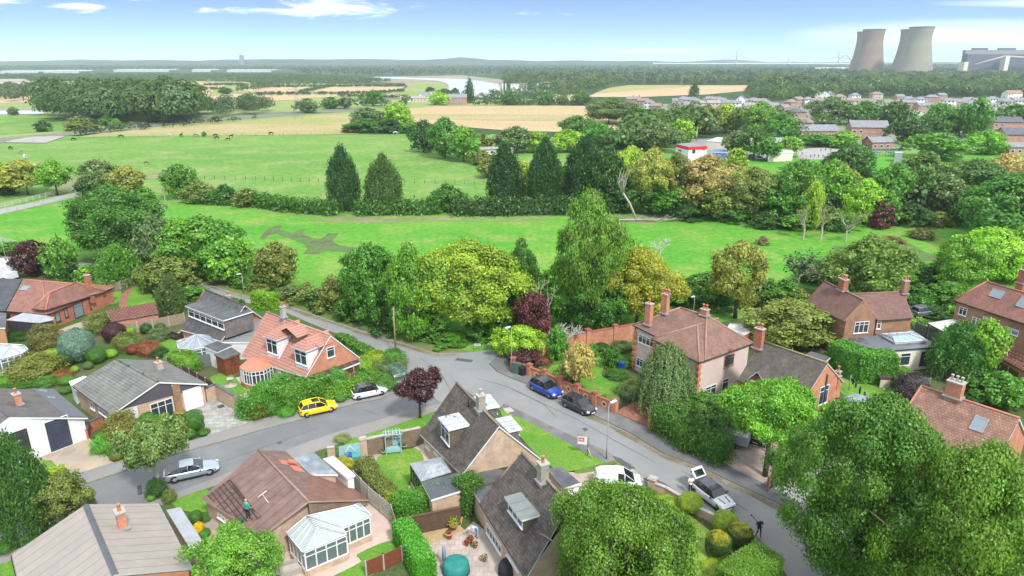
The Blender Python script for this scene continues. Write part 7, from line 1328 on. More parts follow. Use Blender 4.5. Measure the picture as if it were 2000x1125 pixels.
g, h_ = hfor((1721,585),520); t = thing('telegraph_pole', 'pale pole among the bushes right of the tall chimney house', 'telegraph pole', (g[0], g[1],0)); b = MB(); b.tube([(0,0,0),(.1,0, h_)],[.13,.08],8); b.build('post', plain('pale_pole', (.42,.38,.32),.9,.1), t)
g, h_ = hfor((117,492),455); t = thing('dead_pole', 'dark wooden post standing at the meadow edge left of the great domed tree', 'post', (g[0], g[1],0)); b = MB(); b.tube([(0,0,0),(-.1,0, h_)],[.13,.12],8); b.build('post', TIMBERD, t)
# signs
RED = plain('sign_red', (.62,.02,.05),.5); g, h_ = hfor((1147,893),857); t = thing('sale_board', 'estate agent board with red panel on a post in the front lawn', 'sign board', (g[0], g[1],.16), R(-12)); b = MB(); b.box((0,0, h_ / 2),(.08,.06, h_)); b.build('post', plain('dark_red_post', (.15,.04,.04),.7), t)
b = MB(); b.box((-.5,0, h_ - .42),(.95,.03,.8)); s_ = b.build('board', WHITE, t); b = MB(); b.box((-.62,-.02, h_ - .3),(.55,.012,.42)); b.build('red_panel', RED, s_); b = MB(); b.box((-.62,-.03, h_ - .26),(.36,.006,.05)); b.box((-.62,-.03, h_ - .36),(.42,.006,.05)); b.build('lettering', WHITE, s_); b = MB(); b.bar((0,0,.9),(.5,-.4,0),.07); b.build('strut', plain('pale_wood', (.5,.38,.25),.8), t)
def namesign(label, px, w, rz):
 g = G(*px); t = thing('street_name_sign', label, 'street sign', (g[0], g[1],.1), rz); b = MB(); b.box((0,0,.75),(w, .03,.26)); p = b.build('plate', WHITE, t); b = MB(); b.box((0,-.02,.75),(w * .8,.006,.09)); b.build('lettering', TRIM, p)
 for x in (-.42,.42): b = MB(); b.box((w * x, .03,.35),(.05,.05,.7)); b.build('post', METAL, t)
namesign('white street name sign among the clipped bushes at the road corner', (781,745),1.5, R(38)); namesign('small street name sign under the trees at the far side of the junction', (960,683),1.0, R(10)); namesign('small white sign left of its neighbour under the big trees', (933,685),.8, R(0))
# patio things
g = G(891,1118); t = thing('covered_table', 'garden table and chairs under a round teal cover', 'covered table', (g[0], g[1],.1)); b = MB(); b.lathe((0,0,0),[(1.05,.02),(1.0,.5),(.95,.78),(.8,.86),(.4,.9),(.05,.92)],18); b.build('cover', plain('teal_cover', (.02,.17,.15),.7,.2,3), t)
g, h_ = hfor((868,1108),1068); t = thing('parasol', 'furled parasol in a grey-blue sleeve beside the covered table', 'parasol', (g[0], g[1],.1)); b = MB(); b.lathe((0,0,0),[(.05,0),(.05,.5),(.16,.6),(.13, h_ - .1),(.03, h_)],10); b.build('sleeve', plain('slate_blue_sleeve', (.16,.22,.27),.7), t); b = MB(); b.lathe((0,0,0),[(.35,0),(.33,.08),(.06,.12)],12); b.build('base', CONC, t)
def pot(label, px, r, h, plant=None, pm=TERRA, ps=.5, flowers=None):
 g = G(*px); t = thing('plant_pot', label, 'plant pot', (g[0], g[1],.1)); b = MB(); b.lathe((0,0,0),[(r * .6,0),(r, h * .9),(r * 1.08, h * .9),(r * 1.08, h),(r * .8, h * .97)],14); b.build('pot', pm, t)
 if plant:
  rr = np.random.default_rng(int(px[0])); n = 260; d = rr.normal(0,1,(n, 3)); d /= np.linalg.norm(d, axis=1)[:, None]; C = d * rr.uniform(.5,1, n)[:, None] * np.array([ps, ps, ps * .8]); C[:, 2] += h + ps * .5; o = link('foliage', qmesh('pot_plant', cards(C, d, np.full(n, .13), r=rr), LEAF), t); o.color = (*plant, 1)
  if flowers: C = C[rr.random(n) < .35] * np.array([1.05,1.05,1.02]); o = link('flowers', qmesh('pot_flowers', cards(C, C * 0 + [0,0,1.], np.full(len(C),.12), r=rr), LEAF), t); o.color = (*flowers, 1)
pot('large terracotta pot with a yellow-green leafy plant on the gravel', (886,1036),.32,.45,(.28,.38,.04), ps=.6); pot('empty-looking terracotta pot in front of the leafy one', (877,1053),.32,.5,(.2,.06,.04), ps=.22); pot('pot of bright red flowers nearest the bending person', (919,1062),.2,.3,(.08,.15,.03), flowers=(.6,.03,.03), ps=.3); pot('small pot of red flowers left of the brighter one', (912,1068),.16,.25,(.2,.08,.05), flowers=(.6,.04,.05), ps=.22); pot('pot of pink and white flowers, upper of the pair by the path', (928,1072),.18,.25,(.12,.18,.05), flowers=(.7,.3,.35), ps=.26); pot('pot of pink and white flowers, lower one near the covered table', (946,1098),.2,.25,(.12,.2,.05), flowers=(.7,.35,.35), ps=.3); pot('stone pot with a small plant right of the arbour seat', (790,877),.25,.3,(.1,.2,.04), CONC, .2); pot('stone pot left of the arbour seat', (749,888),.25,.3,(.1,.2,.04), CONC, .2); pot('shallow terracotta pot at the arbour patio edge', (740,887),.2,.2,(.1,.2,.04), TERRA, .12)
g = G(992,1122); t = thing('barbecue', 'barbecue under a black cover beside the near chalet wall', 'barbecue', (g[0], g[1],.1)); b = MB(); b.lathe((0,0,0),[(.75,0),(.72,.7),(.55,1.0),(.2,1.12)],14); b.build('cover', BLKC, t)
def rattan(label, px, w, d, rz, mat, name='garden_sofa', cush=None):
 g = G(*px); t = thing(name, label, 'garden seat', (g[0], g[1],.1), rz); b = MB(); b.box((0,0,.2),(w, d, .4)); b.build('seat', mat, t); b = MB(); b.box((0, d / 2 - .08,.55),(w, .16,.35)); b.build('backrest', mat, t)
 for x in (-1,1): b = MB(); b.box((x * (w / 2 - .08),-.08,.5),(.16, d - .18,.22)); b.build('armrest', mat, t)
 if cush: b = MB(); b.box((0,-.06,.45),(w - .36, d - .3,.1)); b.build('cushion', cush, t)
RAT = plain('grey_rattan', (.30,.27,.22),.9,.2,8); RATD = plain('dark_rattan', (.03,.025,.025),.7,.2,8); CU = plain('taupe_cushion', (.38,.35,.30),.9)
rattan('grey rattan sofa at the bottom edge by the conservatory', (572,1118),1.8,.9, R(25), RAT, cush=CU); rattan('grey rattan armchair left of the rattan sofa', (540,1112),.9,.85, R(-30), RAT, 'garden_chair', CU); rattan('dark rattan sofa on the round patio of the slate chalet', (341,662),1.9,.8, R(-30), RATD); rattan('dark rattan stool on the round patio', (356,660),.8,.6, R(-30), RATD, 'garden_stool')
g = G(546,1126); t = thing('rattan_table', 'round rattan table at the bottom edge between sofa and armchair', 'table', (g[0], g[1],.1)); b = MB(); b.lathe((0,0,0),[(.35,0),(.32,.35),(.42,.38),(.42,.42)],16); b.build('tabletop', RAT, t)
g = G(451,754); t = thing('stone_birdbath', 'stone bird bath on a round slab in the salmon chalet lawn', 'bird bath', (g[0], g[1],.1)); b = MB(); b.lathe((0,0,0),[(.75,0),(.75,.05),(.22,.06),(.14,.2),(.12,.7),(.38,.82),(.4,.88)],16); b.build('basin', CONC, t)
g = G(561,764); t = thing('garden_table', 'pale oblong garden table behind the hedge of the salmon chalet', 'table', (g[0], g[1],.1), R(22)); b = MB(); b.box((0,0,.72),(2.0,1.0,.05)); b.build('tabletop', plain('pale_grey_top', (.55,.58,.58),.5), t)
for x in (-.9,.9):
 for y in (-.42,.42): b = MB(); b.box((x, y, .35),(.06,.06,.7)); b.build('leg', METAL, t)
g = G(1478,868); t = thing('trailer', 'grey covered trailer half under the garden trees on the gravel drive', 'trailer', (*G(1436,872)[:2],.17), R(-30)); b = MB(); b.box((0,0,.95),(2.4,1.4,1.0)); b.build('body', plain('grey_cover', (.30,.31,.33),.6,.1), t); b = MB(); b.bar((1.2,0,.45),(2.2,0,.45),.1); b.build('drawbar', METAL, t)
for y in (-.75,.75): b = MB(); b.tube([(0, y - .08,.3),(0, y + .08,.3)],.3,12); b.build('wheel', TYRE, t)
p, q = G(1500,962)[:2], G(1523,948)[:2]; L_, ang, m = seg(p, q); t = thing('drive_gate', 'short black gate between brown posts at the gravel path', 'gate', (m[0], m[1],.16), ang); b = MB(); b.box((0,0,.65),(L_, .06,1.0)); b.build('gate_leaf', BLACK, t)
for x in (-1,1): b = MB(); b.box((x * (L_ / 2 + .12),0,.75),(.2,.2,1.5)); b.build('post', plain('rust_post', (.22,.10,.06),.9,.2), t)
p, q = G(1201,806)[:2], G(1240,787)[:2]; L_, ang, m = seg(p, q); t = thing('drive_gate', 'open black metal railings gate along the red drive of the pink house', 'gate', (m[0], m[1],.16), ang); b = MB(); [b.bar((-L_ / 2 + L_ * i / 16,0,.05),(-L_ / 2 + L_ * i / 16,0,1.1),.03) for i in range(17)]; b.bar((-L_ / 2,0,1.05),(L_ / 2,0,1.05),.05); b.bar((-L_ / 2,0,.15),(L_ / 2,0,.15),.05); b.build('railings', BLACK, t)
# washing line
a_, c_ = G(1662,735,1.8), G(1700,775,1.8); t = thing('washing_line', 'washing line strung across the back lawn', 'washing line', (a_[0], a_[1],0)); b = MB(); d_ = c_ - a_; b.tube([(0,0,1.9),(d_[0] / 2, d_[1] / 2,1.65),(d_[0], d_[1],1.9)],.012,4); b.build('line', WHITE, t)
for e in ((0,0), d_[:2]): b = MB(); b.tube([(e[0], e[1],0),(e[0], e[1],1.95)],.04,6); b.build('post', METAL, t)
for i, (f, mt, s_) in enumerate(((.15, BLKC, 'dark grey garment hanging at the upper end of the washing line'),(.3, plain('navy_cloth', (.03,.04,.08),.9), 'navy garment hanging second along the washing line'),(.52, BLKC, 'black trousers hanging in the middle of the washing line'),(.75, plain('grey_cloth', (.12,.12,.13),.9), 'long grey towel hanging at the lower end of the washing line'))):
 b = MB(); u = d_[:2] / np.linalg.norm(d_[:2]); x = a_[:2] + d_[:2] * f; w_ = .45; z1 = 1.75; z0 = .85 if i > 1 else 1.1; pts = [(x[0] + u[0] * w_ * (s / 6 - .5) + .03 * math.sin(s * 2), x[1] + u[1] * w_ * (s / 6 - .5) + .03 * math.cos(s * 2)) for s in range(7)]
 for p1, p2 in zip(pts[:-1], pts[1:]):
  for rv in (0,1): q4 = [(*p1, z0),(*p2, z0),(*p2, z1),(*p1, z1)]; q4 = [(x_ + (.008 if rv else 0), y_, z_) for x_, y_, z_ in q4]; b.poly(q4[::-1] if rv else q4)
 tag(b.build('garment', mt), s_, 'garment')
# ---- horses ----
def horsemesh(pose):
 V = dict(hip=(-.62,0,1.22), back=(-.1,0,1.20), wi=(.5,0,1.25), nk=(.85,0,1.55), po=(1.08,0,1.85), mz=(1.42,0,1.58), tl=(-.85,0,1.05), te=(-.95,0,.55))
 if pose: V.update(nk=(.95,0,1.05), po=(1.25,0,.62), mz=(1.42,0,.22))
 rd = dict(hip=.30, back=.33, wi=.30, nk=.17, po=.12, mz=.075, tl=.07, te=.05); E = [('hip', 'back'),('back', 'wi'),('wi', 'nk'),('nk', 'po'),('po', 'mz'),('hip', 'tl'),('tl', 'te')]
 for s_, y in (('L', .17),('R', -.17)):
  V.update({'sh' + s_: (.5, y, .95), 'k' + s_: (.53, y, .52), 'f' + s_: (.50 + (.1 if s_ == 'L' else 0), y, .06), 'st' + s_: (-.55, y, .92), 'ho' + s_: (-.78, y, .50), 'b' + s_: (-.68, y, .06)}); rd.update({'sh' + s_: .13, 'k' + s_: .065, 'f' + s_: .06, 'st' + s_: .17, 'ho' + s_: .065, 'b' + s_: .06}); E += [('wi', 'sh' + s_),('sh' + s_, 'k' + s_),('k' + s_, 'f' + s_),('hip', 'st' + s_),('st' + s_, 'ho' + s_),('ho' + s_, 'b' + s_)]
 for s_, y in (('L', .06),('R', -.06)): d = np.array(V['po']) + (-.03, y, .13); V['e' + s_] = tuple(d); rd['e' + s_] = .03; E.append(('po', 'e' + s_))
 ks = list(V); me = bpy.data.meshes.new('sk'); me.from_pydata([V[k] for k in ks],[(ks.index(a), ks.index(b)) for a, b in E],[]); o = link('tmp', me); o.modifiers.new('s', 'SKIN')
 for i, k in enumerate(ks): me.skin_vertices[0].data[i].radius = (rd[k] * .8, rd[k]); me.skin_vertices[0].data[i].use_root = k == 'back'
 o.modifiers.new('u', 'SUBSURF').levels = 1; dg = bpy.context.evaluated_depsgraph_get(); dg.update(); em = bpy.data.meshes.new_from_object(o.evaluated_get(dg)); bpy.data.objects.remove(o); em.materials.clear(); em.materials.append(TINT); [setattr(p, 'use_smooth', True) for p in em.polygons]; return em
HM = [horsemesh(0), horsemesh(1)]
for i, (x, y, rz, c, ps, s_) in enumerate([(237,270,200,(.015,.012,.01),1, 'black horse grazing by the far fence, leftmost of those near it'),(144,276,10,(.02,.015,.012),1, 'dark horse grazing alone near the stony yard'),(22,293,160,(.08,.03,.02),1, 'small brown horse farthest to the left of the pasture'),(40,300,90,(.25,.25,.25),1, 'black and white horse at the left of the pasture'),(49,310,100,(.65,.62,.58),1, 'white horse grazing at the left of the pasture'),
 (331,268,180,(.4,.4,.42),1, 'grey horse by the far fence'),(354,268,80,(.02,.015,.012),0, 'black horse seen end-on by the far fence'),(382,268,20,(.22,.12,.07),1, 'tan horse lying low by the far fence'),(421,268,0,(.06,.02,.012),1, 'bay horse, farther one of the left pair of the group of four'),(424,273,185,(.07,.022,.012),1, 'bay horse, nearer one of the left pair of the group of four'),(452,270,5,(.03,.015,.01),0, 'dark brown horse, upper right of the group of four'),(446,276,190,(.09,.035,.02),1, 'chestnut horse, nearest of the group of four'),
 (530,264,180,(.02,.012,.01),1, 'dark horse standing alone by the fence right of the group'),(772,263,10,(.5,.48,.45),1, 'piebald horse left of its neighbour by the copse'),(782,261,170,(.6,.58,.55),1, 'pale horse by the copse gate'),(235,335,180,(.05,.02,.012),0, 'brown horse standing behind the yellow gateway tree'),(286,322,20,(.13,.055,.03),1, 'chestnut foal grazing in the middle of the left pasture'),(310,413,10,(.62,.58,.52),1, 'cream horse grazing in the near meadow')]):
 g = G(x, y); o = link('horse', HM[ps], None, (g[0], g[1],.02)); o.rotation_euler.z = R(rz); o.color = (*c, 1); o.scale = (1.15,) * 3 if i != 16 else (.85,) * 3; tag(o, s_, 'horse', 'horses grazing in the pasture')
# fallen branches and split trunk
g, h_ = hfor((1232,432),330); t = thing('dead_tree', 'split bare trunk with fanned broken branches at the thicket edge', 'dead tree', (g[0], g[1],0)); b = MB(); rr = random.Random(3); b.tube([(1.5,0,0),(-.5,0, h_ * .35),(-2.2,0, h_ * .55)],[.28,.25,.2],7)
for i in range(14): b.tube([(-2.2,0, h_ * .5),(-2.6 + rr.uniform(-1,1), rr.uniform(-.8,.8), h_ * .75),(-2.6 + rr.uniform(-2.2,2.4), rr.uniform(-1,1), h_ * rr.uniform(.85,1.05))],[.1,.06,.02],5)
b.build('branches', PALEBARK, t)
g = G(1262,433); t = thing('fallen_branch', 'long fallen trunk with brushwood lying on the meadow edge', 'fallen tree', (g[0], g[1],0)); b = MB(); b.tube([(-7,0,.4),(0,.3,.4),(6,.5,.5)],[.25,.2,.1],7)
for i in range(46): x = rr.uniform(-2,7.5); b.tube([(x - 1.5, rr.uniform(-.8,.8),.3),(x + rr.uniform(0,2), rr.uniform(-1.6,1.6), rr.uniform(.3,1.7))],[.05,.015],4)
b.build('branches', PALEBARK, t)
# ================= THE DISTANCE =================
PANE = GLASS
_vh = {}
def vmesh(L_, W_, ze, zr, hip):
 k = (round(L_, 1), round(W_, 1), ze, zr, hip)
 if k in _vh: return _vh[k]
 r, w = MB(), MB(); o = .3; a, c = L_ / 2, W_ / 2; hl = c * .9 if hip else 0; A = lambda x, y, z: np.array([x, y, z], float)
 R0, R1 = A(-a + hl, 0, zr), A(a - hl, 0, zr); e = [A(-a - o, -c - o, ze), A(a + o, -c - o, ze), A(a + o, c + o, ze), A(-a - o, c + o, ze)]
 if not hip: R0[0] -= o; R1[0] += o
 for f in ([e[0], e[1], R1, R0],[e[2], e[3], R0, R1]) + (([e[1], e[2], R1],[e[3], e[0], R0]) if hip else ()): r.poly(f); r.poly([p - (0,0,.2) for p in f[::-1]])
 w.prism([(-a, -c),(a, -c),(a, c),(-a, c)],0, ze - .1)
 if not hip:
  for s_ in (-1,1): f = [(s_ * a, -c, ze - .1),(s_ * a, c, ze - .1),(s_ * a, 0, zr - .25)]; w.poly(f if s_ > 0 else f[::-1])
 wins = []
 for z in ([1.4,4.0] if ze > 4 else [1.4]):
  for s_ in (-1,1):
   for i in range(int(L_ // 3)): wins.append(((-a + 1.5 + i * 3, s_ * c, z),(1.5,1.2),0))
   wins.append(((s_ * a, 0, z),(1.2,1.2),1))
 q, g = MB(), MB()
 for (x, y, z),(ww, hh), ax in wins[:14]: q.box((x, y, z),(ww, .12, hh) if not ax else (.12, ww, hh)); g.box((x, y, z),(ww - .25,.16, hh - .25) if not ax else (.16, ww - .25, hh - .25))
 ch = MB(); ch.box((a * .5,0, zr + .3),(.7,.6,1.5))
 _vh[k] = (r.mesh('roof', TINT), w.mesh('wall', TINT), q.mesh('window', WHITE), g.mesh('pane', PANE), ch.mesh('chimney', TINT)); return _vh[k]
RC = dict(g=(.19,.195,.21), b=(.22,.175,.15), r=(.27,.16,.12), d=(.10,.105,.12), p=(.27,.245,.22)); WC = dict(r=(.34,.20,.155), w=(.62,.62,.6), t=(.42,.35,.29), c=(.5,.46,.4))
def vh(label, x, y, rz, L_=9, W_=7, ze=5, zr=7.2, rc='g', wc='r', hip=0, chim=1, name='house', group=None, cat='house'):
 g = G(x, y); t = thing(name, label, cat, (g[0], g[1],.05), R(rz), group); m = vmesh(L_, W_, ze, zr, hip)
 a = link('roof', m[0], t); a.color = (*RC[rc],1); w = link('wall', m[1], t); w.color = (*WC[wc],1); q = link('window', m[2], t); link('pane', m[3], q)
 if chim: c = link('chimney', m[4], a); c.color = (.28,.13,.09,1)
 return t
# nearer houses beyond the school
vh('long two-storey brick house with slate roof and rooflight beyond the school', 1690,272,-8,17,9,6,9, 'g', 'r'); vh('low brick outbuilding with grey roof in front of the slate-roofed house', 1712,290,10,10,7,3,5, 'g', 'r', chim=0); vh('long grey-roofed hall left of the slate-roofed brick house', 1590,268,5,20,11,3.5,6.2, 'g', 'r', chim=0, name='hall', cat='hall')
vh('brick house with blue-grey slate roof at the right edge of the village', 1958,258,-6,15,8,5.5,8, 'd', 'r'); vh('dark roofed brick house cut by the right edge above the small brick lodge', 1990,286,-6,18,9,5.5,8.2, 'd', 'r'); vh('small square brick lodge with a grey roof below the round tree', 1882,298,4,9,8,3.5,5.5, 'g', 'r', chim=0); vh('low grey-roofed annexe at the right edge below the dark roofed house', 1985,300,2,12,7,3,4.6, 'g', 'r', chim=0)
vh('brown roofed house left of the long hall', 1560,256,-30,13,9,5,7.5, 'b', 'r', 1); vh('brick house with a dark pyramid roof at the estate corner', 1552,232,10,10,10,4.5,7, 'd', 'r', 1); vh('tan roofed house between the trees left of the tall poplar', 1782,238,20,10,8,4,6.5, 'p', 't')
rows = [  # estate rows: description, [(x, y, rot)], roof, wall
 ('brown terrace stepping down beside the huge willow', [(1232,200,-25),(1243,204,-25),(1256,208,-25),(1268,212,-25),(1281,215,-25)], 'b', 'r', 7.5),
 ('grey row behind the lime trees of the estate', [(1322,204,-15),(1334,204,-15),(1346,206,-20),(1359,208,-20),(1371,206,70),(1384,204,-10),(1397,205,-15),(1410,207,-15),(1422,208,-15)], 'g', 't', 8),
 ('grey row right of the white farmhouse', [(1458,205,-20),(1470,207,-20),(1483,209,-20),(1495,212,-20),(1508,214,20)], 'g', 't', 8),
 ('low near row of the estate', [(1342,212,10),(1366,213,10),(1392,213,-5),(1436,213,-5),(1462,215,5)], 'p', 't', 8),
 ('brown sloping row at the estate corner', [(1530,218,30),(1543,211,35),(1556,205,35),(1576,205,10),(1596,204,0)], 'b', 'r', 8),
 ('row behind the estate corner', [(1618,201,10),(1638,199,5),(1665,208,-10),(1690,205,-10),(1668,196,5),(1710,193,5)], 'b', 't', 9),
 ('right-hand row under the woods', [(1755,195,8),(1772,204,-5),(1795,205,5),(1818,200,-10),(1836,196,15),(1772,212,0),(1800,214,5),(1850,208,-10),(1868,206,5)], 'g', 'r', 9),
 ('far right row of the village', [(1888,202,5),(1912,208,-5),(1935,204,10),(1962,210,-5),(1985,208,5),(1945,216,0),(1895,214,10)], 'g', 'c', 10)]
od = ['first', 'second', 'third', 'fourth', 'fifth', 'sixth', 'seventh', 'eighth', 'ninth']
for d, P_, rc, wc, L_ in rows:
 P_.sort(key=lambda p: p[0])
 for i, (x, y, rz) in enumerate(P_): vh('%s house from the left in the %s' % (od[i], d), x, y, rz, L_ + (i % 3),7,4.8 if i % 4 else 3.2,7 if i % 4 else 5.4, rc if i % 3 else 'g', wc if (i + 1) % 4 else ('w' if i % 2 else 'c'), i % 2,1, group='houses of the distant estate')
vh('white farmhouse with a brown roof in the middle of the estate', 1446,207,70,9,7,6,9, 'b', 'w'); vh('white gabled house, left of the white trio on the estate', 1598,193,75,9,8,5,7.5, 'g', 'w'); vh('white gabled house, middle of the white trio on the estate', 1609,192,75,9,8,5,7.5, 'g', 'w'); vh('white gabled house, right of the white trio on the estate', 1620,191,75,9,8,5,7.5, 'g', 'w'); vh('pinkish house with a red roof at the far right under the woods', 1975,192,5,16,9,5,8, 'r', 'w')
vh('red brick farmhouse beside the yellow willow near the river', 893,204,3,17,9,6,9, 'g', 'r'); vh('low pale grey barn at the riverside left of the white gables', 808,198,5,24,12,3,5, 'p', 'c', chim=0, name='barn', cat='barn'); vh('white gabled riverside cottage, left of the pair', 828,196,60,10,8,4,8, 'g', 'w'); vh('white gabled riverside cottage, right of the pair', 842,195,60,10,8,4,8, 'g', 'w'); vh('long farm barn with a pale roof at the left edge', 15,167,3,60,25,6,10, 'p', 'c', chim=0, name='barn', cat='barn')
vh('white office block in the trees right of the river bend', 1024,180,3,34,15,10,10.6, 'p', 'w', chim=0, name='office_building', cat='building'); vh('smaller white building right of the white office block', 1064,178,5,12,10,11,11.5, 'p', 'w', chim=0, name='office_building', cat='building'); vh('low white sheds at the river end by the masts', 960,190,5,26,10,3,4.5, 'p', 'w', chim=0, name='shed', cat='shed'); vh('white low hut roof showing between thicket trees', 960,302,12,16,8,2.6,3.2, 'p', 'w', chim=0, name='hut', cat='hut')
# school
def blk(h, px, z, mat, wl, fas=WHITE): h.flat(px, z, mat, wl, 'q', fascia=fas)
h = House('school_building', 'white school block with a bright red roof edge and grey flat roof', (1350,300), 'building'); h.flat([(1320,281),(1345,287),(1382,285),(1352,278)],6.8, fd=1.1, roof=FELTG, wall=WREND, key='q', fascia=plain('bright_red', (.65,.02,.04),.5))
for a, c in (((1325,291),(1331,297)),((1352,290),(1358,300)),((1371,289),(1378,293))): h.win(a, c, 1, False)
for i, (px_, z, rc, s_) in enumerate([([(1380,275),(1400,268),(1470,270),(1450,280)],4, CORR, 'pale flat-roofed school building behind the red-edged block'),([(1480,275),(1490,266),(1565,272),(1550,284)],3.6, LEAD, 'long school hall with a light grey roof behind the trees'),([(1500,300),(1510,290),(1545,288),(1550,298)],3.2, CORR, 'low beige school wing beside the playground')]):
 h = House('school_building', s_, (1420 + i * 50,285), 'building'); h.flat(px_, z, rc, CREAM, 'q')
h = House('portable_cabin', 'blue portable cabin in the school yard', (1405,298), 'cabin'); h.flat([(1392,292),(1392,297),(1420,298),(1418,292)],2.8, plain('cabin_blue', (.06,.16,.36),.5), plain('cabin_blue', (.06,.16,.36),.5), 'q')
def small(kind, name, label, x, y, rz, mat, cat, grp=None): car(kind, name, label, (x - 7, y),(x + 7, y), mat, cat=cat, group=grp)
for i, (x, y, m, s_) in enumerate([(1438,304, WHT, 'white car, left of the school yard row under the trees'),(1455,306, WHT, 'white car, middle of the school yard row'),(1470,308, SILV, 'silver car, right of the school yard row'),(1485,312, WHT, 'white van-like car at the end of the school yard row')]): small('hatch', 'parked_car', s_, x, y, 0, m, 'car', 'cars in the school yard')
kid = None; rr = random.Random(5); km = MB(); km.lathe((0,0,0),[(.06,0),(.09,.45),(.16,.7),(.19,.95),(.10,1.05),(.07,1.1),(.11,1.18),(.11,1.3),(.05,1.38)],8); [km.tube([(s_ * .17,0,.98),(s_ * .24,.05,.6)],[.05,.035],5) for s_ in (-1,1)]; km = km.mesh('child', TINT)
KP = [(1603,297),(1612,296),(1622,297),(1575,308),(1583,309),(1590,308),(1598,309),(1607,309),(1566,304),(1570,302),(1680,300),(1700,301),(1676,303),(1748,303)]
for i, (x, y) in enumerate(KP): g = G(x, y); o = link('person', km, None, (g[0], g[1],.12)); o.color = (*rr.choice([(.03,.04,.10),(.04,.04,.05),(.25,.04,.04),(.5,.5,.5)]),1); tag(o, 'tiny figure of a child in school clothes on the tarmac playground', 'person', 'children on the playground')
g = G(1700,305); t = thing('climbing_frame', 'blue and yellow playground climbing frame at the edge of the sports field', 'play equipment', (g[0], g[1],.1))
for i in range(4):
 x = -9 + i * 5.5; b = MB(); b.prism([(x - 1,-1),(x + 1,-1),(x + 1,1),(x - 1,1)],1.4,1.6); [b.bar((x + a, c, 0),(x + a, c, 2.8),.14) for a in (-1,1) for c in (-1,1)]; b.build('tower', plain('play_blue', (.03,.12,.4),.5), t); b = MB(); b.poly([(x + 1,-.5,1.5),(x + 3.5,-.5,.2),(x + 3.5,.5,.2),(x + 1,.5,1.5)]); b.build('slide', plain('play_yellow', (.7,.5,.05),.5), t)
h = House('playground_shed', 'square grey mesh-sided shelter on the sports field edge', (1755,305), 'shelter'); h.flat([(1748,295),(1748,298),(1764,298),(1763,295)],3.6, LEADG, LEADG, 'q')
# pylons, masts
def pylon(label, x, y, top, name='electricity_pylon'):
 g, h_ = hfor((x, y), top); t = thing(name, label, 'pylon', (g[0], g[1],0),.3, 'electricity pylons'); b = MB(); w0, w1 = h_ * .10, h_ * .022; th = max(.12, math.hypot(g[0], g[1]) * .00022); zs = [0,.2,.36,.5,.6,.7,.8,.9,1]; W_ = lambda f: (w0 + (w1 - w0) * min(f / .62,1)) * (1 if f < .99 else .1)
 for f0, f1 in zip(zs[:-1], zs[1:]):
  for sx_, sy_ in ((-1,-1),(1,-1),(1,1),(-1,1)):
   p, q = (sx_ * W_(f0), sy_ * W_(f0), f0 * h_),(sx_ * W_(f1), sy_ * W_(f1), f1 * h_); b.bar(p, q, th); nx, ny = -sy_, sx_; b.bar(p, (nx * W_(f1), ny * W_(f1), f1 * h_), th * .7)
 b.build('lattice', METAL, t)
 for f, l in ((.62,.17),(.76,.20),(.90,.13)):
  c = MB(); z = f * h_
  for s_ in (-1,1): c.bar((0,0, z),(s_ * l * h_, 0, z), th); c.bar((0,0, z + h_ * .045),(s_ * l * h_, 0, z), th * .8); c.bar((s_ * l * h_, 0, z),(s_ * l * h_, 0, z - h_ * .05), th * .8)
  c.build('cross_arm', METAL, t)
pylon('nearest tall electricity pylon standing in the left fields', 583,232,156); pylon('grey pylon beyond the riverside trees in the centre', 1101,188,149); pylon('faint pylon in front of the far woods, left of the bridge', 1258,167,140); pylon('faint pylon in front of the far woods, right of its neighbour', 1331,168,141); pylon('slender far pylon on the left of the pair by the power station', 1192,162,138)
g, h_ = hfor((1360,275),256); t = thing('lamp_column', 'tall pale pole behind the red-edged school block', 'pole', (g[0], g[1],0)); b = MB(); b.tube([(0,0,0),(0,0, h_ + 2)],.25,6); b.build('post', CONC, t)
for x, s_ in ((971, 'white mast beside the river, leftmost of three'),(982, 'white mast beside the river, middle of three'),(988, 'white mast beside the river, rightmost of three')): g, h_ = hfor((x, 186),163); t = thing('mast', s_, 'mast', (g[0], g[1],0)); b = MB(); b.tube([(0,0,0),(0,0, h_)],.5,6); b.build('post', WHITE, t)
